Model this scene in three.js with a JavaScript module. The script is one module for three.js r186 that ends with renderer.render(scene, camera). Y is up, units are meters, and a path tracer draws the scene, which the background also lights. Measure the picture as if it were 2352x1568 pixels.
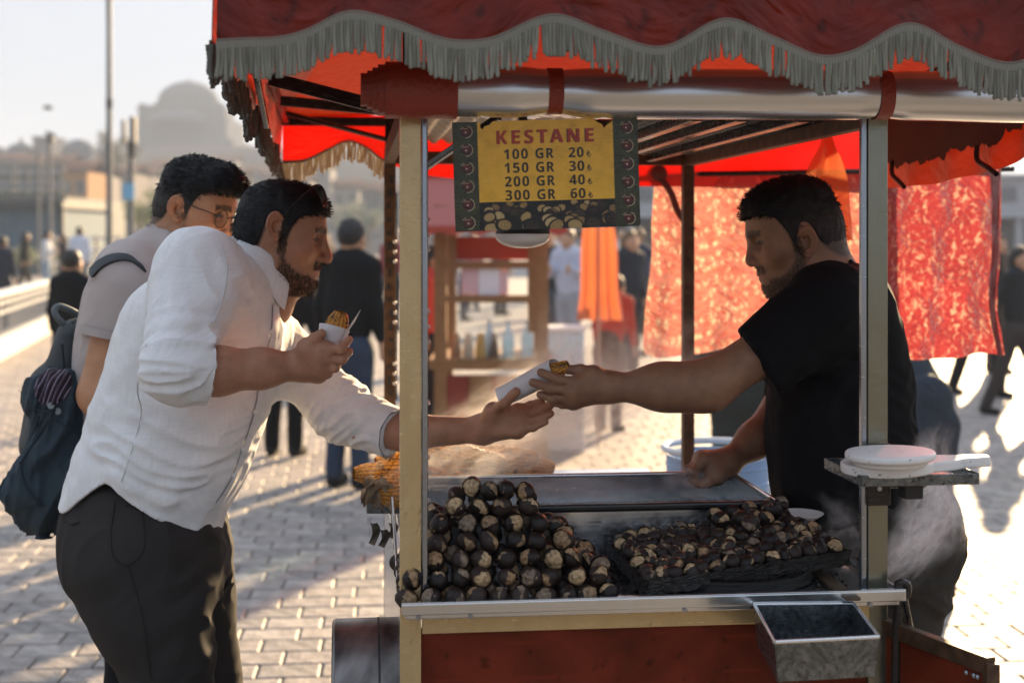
import * as THREE from 'three';
import { mergeGeometries, mergeVertices, toCreasedNormals } from 'three/addons/utils/BufferGeometryUtils.js';
import { RoundedBoxGeometry } from 'three/addons/geometries/RoundedBoxGeometry.js';
import { ImprovedNoise } from 'three/addons/math/ImprovedNoise.js';

// ------------------------------------------------------------------ camera, sky, sun, exposure
const scene = new THREE.Scene();
const EYE = 1.58, F = 3267, CX = 1176, HY = 545;           // lens in units of a 2352 x 1568 frame
const camera = new THREE.PerspectiveCamera(2 * Math.atan(784 / F) * 180 / Math.PI, 2352 / 1568, 0.05, 2000);
camera.position.set(0, EYE, 0);
camera.setViewOffset(2352, 1568, 0, 784 - HY, 2352, 1568);  // level camera, lens shifted down
camera.focus = 2.72; camera.userData.fStop = 3.2;
const SUN_AZ = 21 * Math.PI / 180, SUN_EL = 15.5 * Math.PI / 180;
const sunDir = new THREE.Vector3(Math.sin(SUN_AZ) * Math.cos(SUN_EL), Math.sin(SUN_EL), -Math.cos(SUN_AZ) * Math.cos(SUN_EL));
const lerp_ = (a, b, t) => a + (b - a) * t;
const renderer = new THREE.WebGLRenderer({ antialias: true });
renderer.toneMapping = THREE.LinearToneMapping;
renderer.toneMappingExposure = 5.0;
renderer.shadowMap.enabled = true;
{
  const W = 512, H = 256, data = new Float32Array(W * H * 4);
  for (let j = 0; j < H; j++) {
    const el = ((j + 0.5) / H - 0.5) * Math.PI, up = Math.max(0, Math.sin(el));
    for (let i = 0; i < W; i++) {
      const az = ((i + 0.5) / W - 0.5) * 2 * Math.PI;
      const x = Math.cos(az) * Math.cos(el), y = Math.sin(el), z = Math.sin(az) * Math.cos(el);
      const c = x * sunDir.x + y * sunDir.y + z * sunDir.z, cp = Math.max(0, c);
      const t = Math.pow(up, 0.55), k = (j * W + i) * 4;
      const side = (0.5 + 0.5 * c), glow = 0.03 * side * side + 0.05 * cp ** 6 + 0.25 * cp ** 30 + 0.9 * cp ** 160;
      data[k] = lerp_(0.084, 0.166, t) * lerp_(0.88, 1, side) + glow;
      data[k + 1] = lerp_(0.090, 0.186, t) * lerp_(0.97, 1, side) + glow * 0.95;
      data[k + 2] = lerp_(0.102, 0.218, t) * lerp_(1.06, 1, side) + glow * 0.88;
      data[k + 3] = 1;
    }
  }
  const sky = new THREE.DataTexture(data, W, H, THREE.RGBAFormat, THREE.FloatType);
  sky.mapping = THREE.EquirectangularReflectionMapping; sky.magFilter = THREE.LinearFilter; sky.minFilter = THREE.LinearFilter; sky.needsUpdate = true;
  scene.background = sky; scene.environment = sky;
}
const sun = new THREE.DirectionalLight(new THREE.Color(1, 0.71, 0.40), 4.5);
sun.position.copy(sunDir).multiplyScalar(60).add(new THREE.Vector3(0, 1, -4)); sun.target.position.set(0, 1, -4);
sun.castShadow = true; sun.shadow.radius = 1.6; sun.shadow.mapSize.set(4096, 4096);
Object.assign(sun.shadow.camera, { left: -25, right: 25, top: 25, bottom: -25, near: 1, far: 200 });
sun.name = 'sun'; scene.add(sun, sun.target);
scene.fog = new THREE.FogExp2(new THREE.Color(0.68, 0.80, 1.0), 0.0011);

// ------------------------------------------------------------------ helpers
const V = (x, y, z) => new THREE.Vector3(x, y, z);
const P = (px, py, z) => V((px - CX) / F * z, EYE + (HY - py) / F * z, -z);  // a direction measured in the frame, at a distance
const { clamp, lerp, smoothstep } = THREE.MathUtils;
let seed_ = 7;
const rnd = () => { seed_ = (seed_ + 0x6d2b79f5) | 0; let t = Math.imul(seed_ ^ (seed_ >>> 15), 1 | seed_); t = (t + Math.imul(t ^ (t >>> 7), 61 | t)) ^ t; return ((t ^ (t >>> 14)) >>> 0) / 4294967296; };
const rr = (a, b) => a + (b - a) * rnd();
const reseed = (s) => { seed_ = s; };
const perlin = new ImprovedNoise();
const N3 = (x, y, z) => perlin.noise(x + 31.7, y + 17.3, z + 53.1);
const fbm = (x, y, z, o = 4) => { let s = 0, a = 0.5; for (let i = 0; i < o; i++) { s += a * N3(x, y, z); x *= 2.03; y *= 2.03; z *= 2.03; a *= 0.5; } return s; };
const used = new Map();
function numbered(name) { const n = used.get(name) ?? 0; used.set(name, n + 1); return n ? name + '_' + String(n).padStart(3, '0') : name; }
const shade = (o) => { o.traverse((m) => { if (m.isMesh) { m.castShadow = true; m.receiveShadow = true; } }); return o; };
function tag(o, label, category, group, kind) { o.userData.label = label; if (category) o.userData.category = category; if (group) o.userData.group = group; if (kind) o.userData.kind = kind; return o; }
function thing(name, label, category, pos = [0, 0, 0], turn = 0, group) {
  const o = new THREE.Group(); o.name = numbered(name); o.position.set(...pos); o.rotation.y = turn; scene.add(o);
  return tag(o, label, category, group);
}
function part(parent, name, geo, mat, label) {
  const g = Array.isArray(geo) ? merge(geo) : geo, m = new THREE.Mesh(g, mat); m.name = name; parent.add(m);
  m.castShadow = m.receiveShadow = true; if (label) m.userData.label = label; return m;
}
function solo(name, label, category, geo, mat, group, kind) { const m = part(scene, numbered(name), geo, mat); return tag(m, label, category, group, kind); }
function merge(list) {
  const keep = ['position', 'normal', 'uv'], anyColor = list.some((g) => g.attributes.color);
  return mergeGeometries(list.map((g0) => {
    const g = g0.index ? g0.toNonIndexed() : g0.clone();
    for (const k of Object.keys(g.attributes)) if (!keep.includes(k) && !(k === 'color' && anyColor)) g.deleteAttribute(k);
    if (!g.attributes.uv) g.setAttribute('uv', new THREE.BufferAttribute(new Float32Array(g.attributes.position.count * 2), 2));
    if (anyColor && !g.attributes.color) g.setAttribute('color', new THREE.BufferAttribute(new Float32Array(g.attributes.position.count * 3).fill(1), 3));
    return g;
  }));
}
const at = (g, x, y, z, rx = 0, ry = 0, rz = 0) => g.applyMatrix4(new THREE.Matrix4().compose(V(x, y, z), new THREE.Quaternion().setFromEuler(new THREE.Euler(rx, ry, rz)), V(1, 1, 1)));
// a box with slightly rounded edges, uv in metres
function box(w, h, d, r = 0.003, seg = 2) {
  const g = new RoundedBoxGeometry(w, h, d, seg, Math.min(r, w / 2.1, h / 2.1, d / 2.1)); return metricUV(g);
}
function metricUV(g) {
  const p = g.attributes.position, n = g.attributes.normal, uv = new Float32Array(p.count * 2);
  for (let i = 0; i < p.count; i++) {
    const ax = Math.abs(n.getX(i)), ay = Math.abs(n.getY(i)), az = Math.abs(n.getZ(i));
    const [u, v] = ax > ay && ax > az ? [p.getZ(i), p.getY(i)] : ay > az ? [p.getX(i), p.getZ(i)] : [p.getX(i), p.getY(i)];
    uv[i * 2] = u; uv[i * 2 + 1] = v;
  }
  g.setAttribute('uv', new THREE.BufferAttribute(uv, 2)); return g;
}
const cyl = (r1, r2, h, n = 24, open = false) => new THREE.CylinderGeometry(r1, r2, h, n, 1, open);
function between(g, a, b) {  // put a y-aligned geometry of unit height between two points
  const d = b.clone().sub(a), q = new THREE.Quaternion().setFromUnitVectors(V(0, 1, 0), d.clone().normalize());
  return g.applyMatrix4(new THREE.Matrix4().compose(a.clone().add(b).multiplyScalar(0.5), q, V(1, d.length(), 1)));
}
const rod = (a, b, r, n = 10) => between(cyl(r, r, 1, n), a, b);
function bar(a, b, w, h, upv = V(0, 1, 0)) {  // rectangular bar from a to b, h along upv
  const d = b.clone().sub(a), L = d.length(), z = d.normalize(), x = upv.clone().cross(z).normalize(), y = z.clone().cross(x);
  return box(w, h, L, 0.002, 1).applyMatrix4(new THREE.Matrix4().makeBasis(x, y, z).setPosition(a.clone().add(b).multiplyScalar(0.5)));
}
const tube = (pts, r, n = 40, k = 8) => new THREE.TubeGeometry(new THREE.CatmullRomCurve3(pts), n, r, k);
// a sheet: f(u, v) -> Vector3; thick > 0 gives it a second face
function sheet(f, nu, nv, thick = 0, uvScale = [1, 1]) {
  const make = (off) => {
    const pos = [], uv = [], idx = [];
    for (let j = 0; j <= nv; j++) for (let i = 0; i <= nu; i++) { const p = f(i / nu, j / nv); pos.push(p.x, p.y, p.z); uv.push(i / nu * uvScale[0], j / nv * uvScale[1]); }
    for (let j = 0; j < nv; j++) for (let i = 0; i < nu; i++) { const a = j * (nu + 1) + i, b = a + 1, c = a + nu + 1, d = c + 1; idx.push(a, b, d, a, d, c); }
    const g = new THREE.BufferGeometry(); g.setAttribute('position', new THREE.Float32BufferAttribute(pos, 3)); g.setAttribute('uv', new THREE.Float32BufferAttribute(uv, 2)); g.setIndex(idx); g.computeVertexNormals();
    if (off) { const p = g.attributes.position, n = g.attributes.normal; for (let i = 0; i < p.count; i++) p.setXYZ(i, p.getX(i) + n.getX(i) * off, p.getY(i) + n.getY(i) * off, p.getZ(i) + n.getZ(i) * off); }
    return g;
  };
  if (!thick) return make(0);
  const A = make(thick / 2), B = make(-thick / 2), rim = [], ia = A.index.array, nA = A.attributes.position.count;
  const pos = [...A.attributes.position.array, ...B.attributes.position.array], nor = [...A.attributes.normal.array, ...B.attributes.normal.array.map((x) => -x)], uv = [...A.attributes.uv.array, ...B.attributes.uv.array];
  const idx = [...ia]; for (let i = 0; i < ia.length; i += 3) idx.push(ia[i] + nA, ia[i + 2] + nA, ia[i + 1] + nA);
  const edge = []; for (let i = 0; i < nu; i++) edge.push([i, i + 1]); for (let j = 0; j < nv; j++) edge.push([j * (nu + 1) + nu, (j + 1) * (nu + 1) + nu]);
  for (let i = nu; i > 0; i--) edge.push([nv * (nu + 1) + i, nv * (nu + 1) + i - 1]); for (let j = nv; j > 0; j--) edge.push([j * (nu + 1), (j - 1) * (nu + 1)]);
  for (const [a, b] of edge) idx.push(a, a + nA, b, b, a + nA, b + nA);
  const g = new THREE.BufferGeometry(); g.setAttribute('position', new THREE.Float32BufferAttribute(pos, 3)); g.setAttribute('normal', new THREE.Float32BufferAttribute(nor, 3)); g.setAttribute('uv', new THREE.Float32BufferAttribute(uv, 2)); g.setIndex(idx);
  return g;
}
// piecewise smooth curve through [x, y] points
function curve1(pts) {
  return (x) => {
    let i = 0; while (i < pts.length - 2 && x > pts[i + 1][0]) i++;
    const p0 = pts[Math.max(0, i - 1)], p1 = pts[i], p2 = pts[i + 1], p3 = pts[Math.min(pts.length - 1, i + 2)];
    const t = clamp((x - p1[0]) / (p2[0] - p1[0]), 0, 1), h = p2[0] - p1[0];
    const m1 = (p2[1] - p0[1]) / (p2[0] - p0[0] || 1) * h, m2 = (p3[1] - p1[1]) / (p3[0] - p1[0] || 1) * h;
    const t2 = t * t, t3 = t2 * t; return (2 * t3 - 3 * t2 + 1) * p1[1] + (t3 - 2 * t2 + t) * m1 + (-2 * t3 + 3 * t2) * p2[1] + (t3 - t2) * m2;
  };
}
// textures
function dataTex(w, h, f, srgb = false) {
  const d = new Uint8Array(w * h * 4);
  for (let y = 0; y < h; y++) for (let x = 0; x < w; x++) { const c = f(x / w, y / h), k = (y * w + x) * 4; if (typeof c === 'number') d[k] = d[k + 1] = d[k + 2] = clamp(c, 0, 1) * 255; else { d[k] = clamp(c[0], 0, 1) * 255; d[k + 1] = clamp(c[1], 0, 1) * 255; d[k + 2] = clamp(c[2], 0, 1) * 255; } d[k + 3] = 255; }
  const t = new THREE.DataTexture(d, w, h); t.wrapS = t.wrapT = THREE.RepeatWrapping; t.magFilter = THREE.LinearFilter; if (srgb) t.colorSpace = THREE.SRGBColorSpace; t.needsUpdate = true; return t;
}
// noise that tiles over the unit square
const tile = (u, v, s, k = 0, o = 4) => { const a = u * 2 * Math.PI, b = v * 2 * Math.PI; return fbm(Math.cos(a) * s + k, Math.sin(a) * s + Math.cos(b) * s, Math.sin(b) * s - k, o); };
const rep = (t, x, y) => { const c = t.clone(); c.repeat.set(x, y); c.needsUpdate = true; return c; };
const std = (c, rough, more = {}) => new THREE.MeshStandardMaterial({ color: new THREE.Color().setRGB(...c), roughness: rough, ...more });
const phys = (c, rough, more = {}) => new THREE.MeshPhysicalMaterial({ color: new THREE.Color().setRGB(...c), roughness: rough, ...more });
const mottle = dataTex(256, 256, (u, v) => 0.5 + 0.9 * tile(u, v, 1.4, 3, 5));
const grain = dataTex(256, 256, (u, v) => 0.5 + 0.8 * tile(u, v, 9, 9, 2));
const weave = dataTex(128, 128, (u, v) => 0.5 + 0.3 * Math.sin(u * Math.PI * 64) * (Math.sin(v * Math.PI * 32) > 0 ? 1 : -1) + 0.2 * Math.sin(v * Math.PI * 64) + 0.2 * tile(u, v, 4, 1, 2));
const brushed = dataTex(256, 256, (u, v) => 0.5 + 0.5 * N3(u * 3, v * 120, 2) + 0.25 * tile(u, v, 2, 5, 3));
// ------------------------------------------------------------------ signed distance modelling
const smin = (a, b, k) => { const h = Math.max(k - Math.abs(a - b), 0) / k; return Math.min(a, b) - h * h * k * 0.25; };
const smax = (a, b, k) => -smin(-a, -b, k);
const cap = (a, b, r1, r2) => {
  const bx = b.x - a.x, by = b.y - a.y, bz = b.z - a.z, l2 = bx * bx + by * by + bz * bz || 1e-9;
  return (x, y, z) => { const px = x - a.x, py = y - a.y, pz = z - a.z; let t = (px * bx + py * by + pz * bz) / l2; t = t < 0 ? 0 : t > 1 ? 1 : t; const dx = px - bx * t, dy = py - by * t, dz = pz - bz * t; return Math.sqrt(dx * dx + dy * dy + dz * dz) - r1 - (r2 - r1) * t; };
};
const ball = (a, r) => (x, y, z) => Math.hypot(x - a.x, y - a.y, z - a.z) - r;
const ell = (c, rx, ry, rz, rotZ = 0, rotY = 0) => {  // turned by rotZ in the xy plane, then rotY about y
  const cz = Math.cos(rotZ), sz = Math.sin(rotZ), cy = Math.cos(rotY), sy = Math.sin(rotY);
  return (x, y, z) => {
    let px = x - c.x, py = y - c.y, pz = z - c.z; let qx = cy * px - sy * pz, qz = sy * px + cy * pz; px = cz * qx + sz * py; py = -sz * qx + cz * py; pz = qz;
    const a = px / rx, b = py / ry, d = pz / rz, k0 = Math.sqrt(a * a + b * b + d * d), k1 = Math.sqrt((a / rx) ** 2 + (b / ry) ** 2 + (d / rz) ** 2) || 1e-9; return k0 < 1e-6 ? -Math.min(rx, ry, rz) : k0 * (k0 - 1) / k1;
  };
};
// capsule whose section is flattened along an axis
const flat = (a, b, r1, r2, axis, s) => {
  const ba = b.clone().sub(a), l2 = ba.lengthSq(), n = axis.clone().normalize();
  return (x, y, z) => { const px = x - a.x, py = y - a.y, pz = z - a.z; const t = clamp((px * ba.x + py * ba.y + pz * ba.z) / l2, 0, 1); let dx = px - ba.x * t, dy = py - ba.y * t, dz = pz - ba.z * t; const q = dx * n.x + dy * n.y + dz * n.z, e = q / s - q; dx += n.x * e; dy += n.y * e; dz += n.z * e; return (Math.sqrt(dx * dx + dy * dy + dz * dz) - r1 - (r2 - r1) * t) * Math.min(1, s); };
};
// a trunk given by its outline: rows [y, xBack, xFront, zMiddle, halfWidth], any order of y
function loft(rows, pw = 2.3) {
  const r = rows.slice().sort((a, b) => a[0] - b[0]), c = curve1(r.map((k) => [k[0], (k[1] + k[2]) / 2])), h = curve1(r.map((k) => [k[0], Math.abs(k[2] - k[1]) / 2])), zm = curve1(r.map((k) => [k[0], k[3]])), w = curve1(r.map((k) => [k[0], k[4]]));
  const y0 = r[0][0], y1 = r[r.length - 1][0];
  return (x, y, z) => { const q = clamp(y, y0, y1), a = h(q), b = w(q), s = Math.pow(Math.pow(Math.abs((x - c(q)) / a), pw) + Math.pow(Math.abs((z - zm(q)) / b), pw), 1 / pw); const d = (s - 1) * Math.min(a, b) * 0.9, e = Math.max(y0 - y, y - y1); return e > 0 ? Math.max(d, e) : smax(d, e, 0.03); };
}
function blend(list) {  // [[f, k], ...]
  return (x, y, z) => { let d = 1e3; for (const [f, k, op] of list) { const e = f(x, y, z); d = op ? smax(d, -e, k) : smin(d, e, k); } return d; };
}
// naive surface nets; sdf(x, y, z), box lo..hi, cell size; colour(x, y, z, n) -> [r, g, b]
function skin(sdf, lo, hi, h, colour, uvs = 1) {
  const nx = Math.ceil((hi.x - lo.x) / h) + 1, ny = Math.ceil((hi.y - lo.y) / h) + 1, nz = Math.ceil((hi.z - lo.z) / h) + 1, B = 4;
  const g = new Float32Array(nx * ny * nz).fill(1), X = (i) => lo.x + i * h, Y = (i) => lo.y + i * h, Z = (i) => lo.z + i * h, reach = h * B * 0.9 + 0.012;
  const live = [];
  for (let bz = 0; bz < nz; bz += B) for (let by = 0; by < ny; by += B) for (let bx = 0; bx < nx; bx += B) {
    const d = sdf(X(bx + (B - 1) / 2), Y(by + (B - 1) / 2), Z(bz + (B - 1) / 2)), far = Math.abs(d) > reach * 1.25;
    for (let k = bz; k < Math.min(nz, bz + B); k++) for (let j = by; j < Math.min(ny, by + B); j++) for (let i = bx; i < Math.min(nx, bx + B); i++) g[(k * ny + j) * nx + i] = far ? d : sdf(X(i), Y(j), Z(k));
  }
  const id = new Int32Array(nx * ny * nz).fill(-1), pos = [], nor = [], uv = [], col = [], idx = [], sx = 1, sy = nx, sz = nx * ny, v = new Float64Array(8);
  const off = [0, sx, sy, sx + sy, sz, sx + sz, sy + sz, sx + sy + sz], E = [[0, 1], [2, 3], [4, 5], [6, 7], [0, 2], [1, 3], [4, 6], [5, 7], [0, 4], [1, 5], [2, 6], [3, 7]], e = h * 0.5;
  for (let k = 0; k < nz - 1; k++) for (let j = 0; j < ny - 1; j++) for (let i = 0; i < nx - 1; i++) {
    const o = (k * ny + j) * nx + i; let m = 0; for (let c = 0; c < 8; c++) { v[c] = g[o + off[c]]; if (v[c] < 0) m++; }
    if (m === 0 || m === 8) continue;
    let x = 0, y = 0, z = 0, n = 0;
    for (const [a, b] of E) if ((v[a] < 0) !== (v[b] < 0)) { const t = v[a] / (v[a] - v[b]); x += (a & 1) + ((b & 1) - (a & 1)) * t; y += ((a >> 1) & 1) + (((b >> 1) & 1) - ((a >> 1) & 1)) * t; z += (a >> 2) + ((b >> 2) - (a >> 2)) * t; n++; }
    x = X(i + x / n); y = Y(j + y / n); z = Z(k + z / n);
    let gx = sdf(x + e, y, z) - sdf(x - e, y, z), gy = sdf(x, y + e, z) - sdf(x, y - e, z), gz = sdf(x, y, z + e) - sdf(x, y, z - e); const L = Math.hypot(gx, gy, gz) || 1; gx /= L; gy /= L; gz /= L;
    id[o] = pos.length / 3; pos.push(x, y, z); nor.push(gx, gy, gz); uv.push((x + 0.6 * z) * uvs, (y + 0.35 * z) * uvs); if (colour) { const c = colour(x, y, z, [gx, gy, gz]); col.push(c[0], c[1], c[2]); }
  }
  const quad = (a, b, c, d, f) => { if (a < 0 || b < 0 || c < 0 || d < 0) return; f ? idx.push(a, b, c, a, c, d) : idx.push(a, c, b, a, d, c); };
  for (let k = 1; k < nz - 1; k++) for (let j = 1; j < ny - 1; j++) for (let i = 1; i < nx - 1; i++) {
    const o = (k * ny + j) * nx + i, s = g[o] < 0;
    if (s !== g[o + sx] < 0) quad(id[o - sy - sz], id[o - sz], id[o], id[o - sy], s);
    if (s !== g[o + sy] < 0) quad(id[o - sx - sz], id[o - sx], id[o], id[o - sz], s);
    if (s !== g[o + sz] < 0) quad(id[o - sx - sy], id[o - sy], id[o], id[o - sx], s);
  }
  const q = new THREE.BufferGeometry(); q.setAttribute('position', new THREE.Float32BufferAttribute(pos, 3)); q.setAttribute('normal', new THREE.Float32BufferAttribute(nor, 3)); q.setAttribute('uv', new THREE.Float32BufferAttribute(uv, 2)); if (colour) q.setAttribute('color', new THREE.Float32BufferAttribute(col, 3)); q.setIndex(idx); return q;
}
const bounds = (pts, m) => { const b = new THREE.Box3().setFromPoints(pts).expandByScalar(m); return [b.min, b.max]; };
// ------------------------------------------------------------------ the cart's own frame
const TH = 6.34 * Math.PI / 180, cT = Math.cos(TH), sT = Math.sin(TH), O = V((942 - CX) / F * 2.45, 0, -2.45), W = 0.834, D = 1.41, CY = 0.948;
const C = (x, y, z) => V(O.x + cT * x + sT * z, y, O.z - sT * x + cT * z);        // cart -> world
const toC = (p) => { const x = p.x - O.x, z = p.z - O.z; return V(cT * x - sT * z, p.y, sT * x + cT * z); };
const hit = (px, py, axis, val) => { const a = toC(V(0, EYE, 0)), b = toC(P(px, py, 1)), d = b.sub(a), t = (val - a[axis]) / d[axis]; return a.addScaledVector(d, t); };
const Lz = (px, py, v) => hit(px, py, 'z', v), Lx = (px, py, v) => hit(px, py, 'x', v), Ly = (px, py, v) => hit(px, py, 'y', v);

const scratch = dataTex(256, 256, (u, v) => clamp(0.55 + 0.35 * tile(u, v, 2.2, 4, 4) + 0.25 * N3(u * 2, v * 90, 7), 0, 1));
const M = {
  steel: std([0.66, 0.69, 0.71], 0.36, { metalness: 0.95, roughnessMap: rep(scratch, 3, 3) }),
  steelDark: std([0.20, 0.225, 0.235], 0.5, { metalness: 0.85, map: rep(dataTex(256, 256, (u, v) => { const m = tile(u, v, 2.4, 2, 5), b = smoothstep(tile(u, v, 5, 8, 3), 0.18, 0.34); const s = 0.86 + 0.45 * m - 0.4 * b; return [s, s, s * 1.01]; }, true), 4, 4), roughnessMap: rep(scratch, 5, 5) }),
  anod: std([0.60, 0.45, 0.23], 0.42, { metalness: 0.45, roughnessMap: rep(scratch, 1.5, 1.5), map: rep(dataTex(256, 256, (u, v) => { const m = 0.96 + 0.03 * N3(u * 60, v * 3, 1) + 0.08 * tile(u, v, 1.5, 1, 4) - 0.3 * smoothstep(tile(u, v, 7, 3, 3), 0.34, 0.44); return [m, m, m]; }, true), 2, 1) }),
  anodReflGrey: std([0.24, 0.235, 0.18], 0.36, { metalness: 0.75, roughnessMap: rep(scratch, 1.5, 1.5) }),  // anod again, toned grey: what the right post reflects, put into its colour
  alu: std([0.33, 0.36, 0.40], 0.38, { metalness: 0.9, roughnessMap: rep(scratch, 4, 4) }),
  redPanel: phys([0.16, 0.024, 0.008], 0.6, { specularIntensity: 0.3, map: rep(dataTex(128, 128, (u, v) => { const m = 0.9 + 0.35 * tile(u, v, 1.6, 6, 4) - 0.3 * smoothstep(tile(u, v, 5, 2, 4), 0.25, 0.4) + 0.25 * smoothstep(N3(u * 5, v * 70, 3), 0.42, 0.5); return [m, m, m]; }, true), 1.4, 1.4) }),
  black: std([0.012, 0.012, 0.013], 0.55), blackGloss: std([0.012, 0.013, 0.014], 0.25),
  char: std([0.012, 0.011, 0.010], 0.55, { bumpMap: rep(mottle, 6, 6), bumpScale: 0.004 }),
  darkMetal: std([0.035, 0.033, 0.032], 0.45, { metalness: 0.6, roughnessMap: rep(scratch, 3, 3) }),
  rust: std([0.10, 0.060, 0.035], 0.6, { metalness: 0.4, map: rep(dataTex(128, 128, (u, v) => { const m = 0.9 + 0.6 * tile(u, v, 2, 1, 4); return [m, m * 0.95, m * 0.9]; }, true), 3, 3) }),
  vinyl: phys([0.30, 0.028, 0.010], 0.40, { specularIntensity: 0.35, map: rep(dataTex(256, 256, (u, v) => { const m = 0.86 + 0.30 * tile(u, v, 1.3, 5, 5) - 0.25 * smoothstep(tile(u, v, 3, 9, 4), 0.15, 0.4); return [m, m * 0.97, m * 0.94]; }, true), 1.5, 1), transmission: 0.42, thickness: 0, side: THREE.DoubleSide, bumpMap: rep(mottle, 1, 1), bumpScale: 0.02, roughnessMap: rep(scratch, 1, 1) }),
  vinylThin: phys([0.72, 0.055, 0.012], 0.62, { transmission: 0.62, thickness: 0, side: THREE.DoubleSide, bumpMap: rep(mottle, 2, 2), bumpScale: 0.004 }),
  vinylOrange: phys([0.62, 0.13, 0.03], 0.6, { transmission: 0.5, thickness: 0, side: THREE.DoubleSide, bumpMap: rep(mottle, 3, 3), bumpScale: 0.004 }),
  vinylRed: std([0.24, 0.030, 0.012], 0.42, { bumpMap: rep(mottle, 4, 4), bumpScale: 0.002 }),
  silver: std([0.62, 0.64, 0.66], 0.24, { metalness: 0.85 }),
  cord: std([0.2, 0.19, 0.155], 0.9), braid: std([0.25, 0.24, 0.195], 0.9),
  cordDark: std([0.10, 0.095, 0.08], 0.9), cordPale: phys([0.46, 0.40, 0.30], 0.9, { transmission: 0.3, thickness: 0 }),
  white: std([0.74, 0.74, 0.73], 0.45, { map: rep(dataTex(256, 256, (u, v) => { const m = 0.97 + 0.05 * tile(u, v, 2, 9, 4) - 0.6 * smoothstep(tile(u, v, 9, 2, 2), 0.36, 0.4); return [m, m, m]; }, true), 3, 3) }),
};
const cart = thing('food_cart', 'chestnut seller cart with red awning, steel counter and golden posts', 'food cart', [O.x, 0, O.z], TH);

// posts
{
  const front = (x, name, h0, h1) => {
    const p = part(cart, 'post', at(box(0.036, h1 - h0, 0.030, 0.002), x, (h0 + h1) / 2, 0), x > 0.1 ? M.anodReflGrey : M.anod);
    return p;
  };
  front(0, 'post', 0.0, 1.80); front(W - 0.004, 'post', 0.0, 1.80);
  part(cart, 'corner_strip', at(box(0.010, 0.86, 0.036, 0.003), 0.0245, 1.37, -0.004), M.alu);
  part(cart, 'corner_strip', at(box(0.011, 0.86, 0.014, 0.003), W - 0.0285, 1.37, 0.006), M.alu);
  for (const [x, s] of [[0, 1], [W - 0.01, -1]]) {
    const post = part(cart, 'post', at(box(0.031, 1.80, 0.031, 0.002), x, 0.90, -D), M.rust);
    if (s > 0) {  // the punched rear post
      const holes = []; for (let i = 0; i < 22; i++) { const y = 0.98 + i * 0.036; holes.push(at(box(0.008 + 0.004 * rnd(), 0.010 + 0.014 * rnd(), 0.004, 0.001, 1), x + rr(-0.004, 0.004), y, -D + 0.0162)); }
      part(post, 'slot', holes, M.black);
    }
  }
}
// counter, rim, panels
{
  const zb = -0.60, xr = W + 0.016;
  part(cart, 'countertop', [at(box(W + 0.03, 0.012, 0.43, 0.002), W / 2 + 0.005, CY - 0.006, -0.16), at(box(W - 0.13, 0.012, 1.0, 0.002), (W - 0.13) / 2, CY - 0.0065, -0.882)], M.steel);
  part(cart, 'rim', [at(box(W + 0.046, 0.019, 0.006, 0.002), W / 2 + 0.006, CY + 0.0065, 0.060), at(box(0.006, 0.018, 0.44, 0.002), W + 0.026, CY + 0.006, -0.166), at(box(W + 0.046, 0.003, 0.012, 0.001), W / 2 + 0.006, CY + 0.0165, 0.056)], M.steel);
  for (const x of [0.012, 0.10, 0.47, 0.80]) part(cart, 'screw', at(cyl(0.0042, 0.0042, 0.003, 10), x, CY - 0.0085, 0.058, Math.PI / 2), M.alu);
  part(cart, 'rail', at(box(W - 0.04, 0.036, 0.024, 0.002), W / 2, CY - 0.030, 0.004), M.anod);
  part(cart, 'front_panel', at(box(W - 0.038, 0.70, 0.012, 0.002), W / 2, CY - 0.392, -0.003), M.redPanel);
  part(cart, 'rail', at(box(W - 0.04, 0.03, 0.024, 0.002), W / 2, CY - 0.748, 0.002), M.anod);
  part(cart, 'side_panel', at(box(0.006, 0.86, D - 0.04, 0.002), -0.012, CY - 0.44, -D / 2), M.steel);
  part(cart, 'side_panel', at(box(0.006, 0.86, 0.36, 0.002), W - 0.002, CY - 0.44, -0.2), M.redPanel);
  part(cart, 'floor_panel', at(box(W - 0.05, 0.02, D - 0.05, 0.002), W / 2, 0.20, -D / 2), M.darkMetal);
  for (const [x, z] of [[0.06, -0.2], [W - 0.08, -0.2], [0.06, -1.2], [W - 0.08, -1.2]]) {
    const w = part(cart, 'wheel', at(new THREE.TorusGeometry(0.085, 0.022, 12, 32), x, 0.107, z, 0, Math.PI / 2), M.black);
    part(w, 'rim', at(cyl(0.07, 0.07, 0.02, 24), x, 0.107, z, 0, 0, Math.PI / 2), M.steel);
  }
  // glass on the near left side
  const a = Lx(870, 1188, -0.016), b = Lx(912, 1385, -0.016);
  part(cart, 'guard_strip', rod(V(-0.016, 1.03, -0.56), V(-0.018, CY, -0.02), 0.003, 8), M.alu);
}
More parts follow.
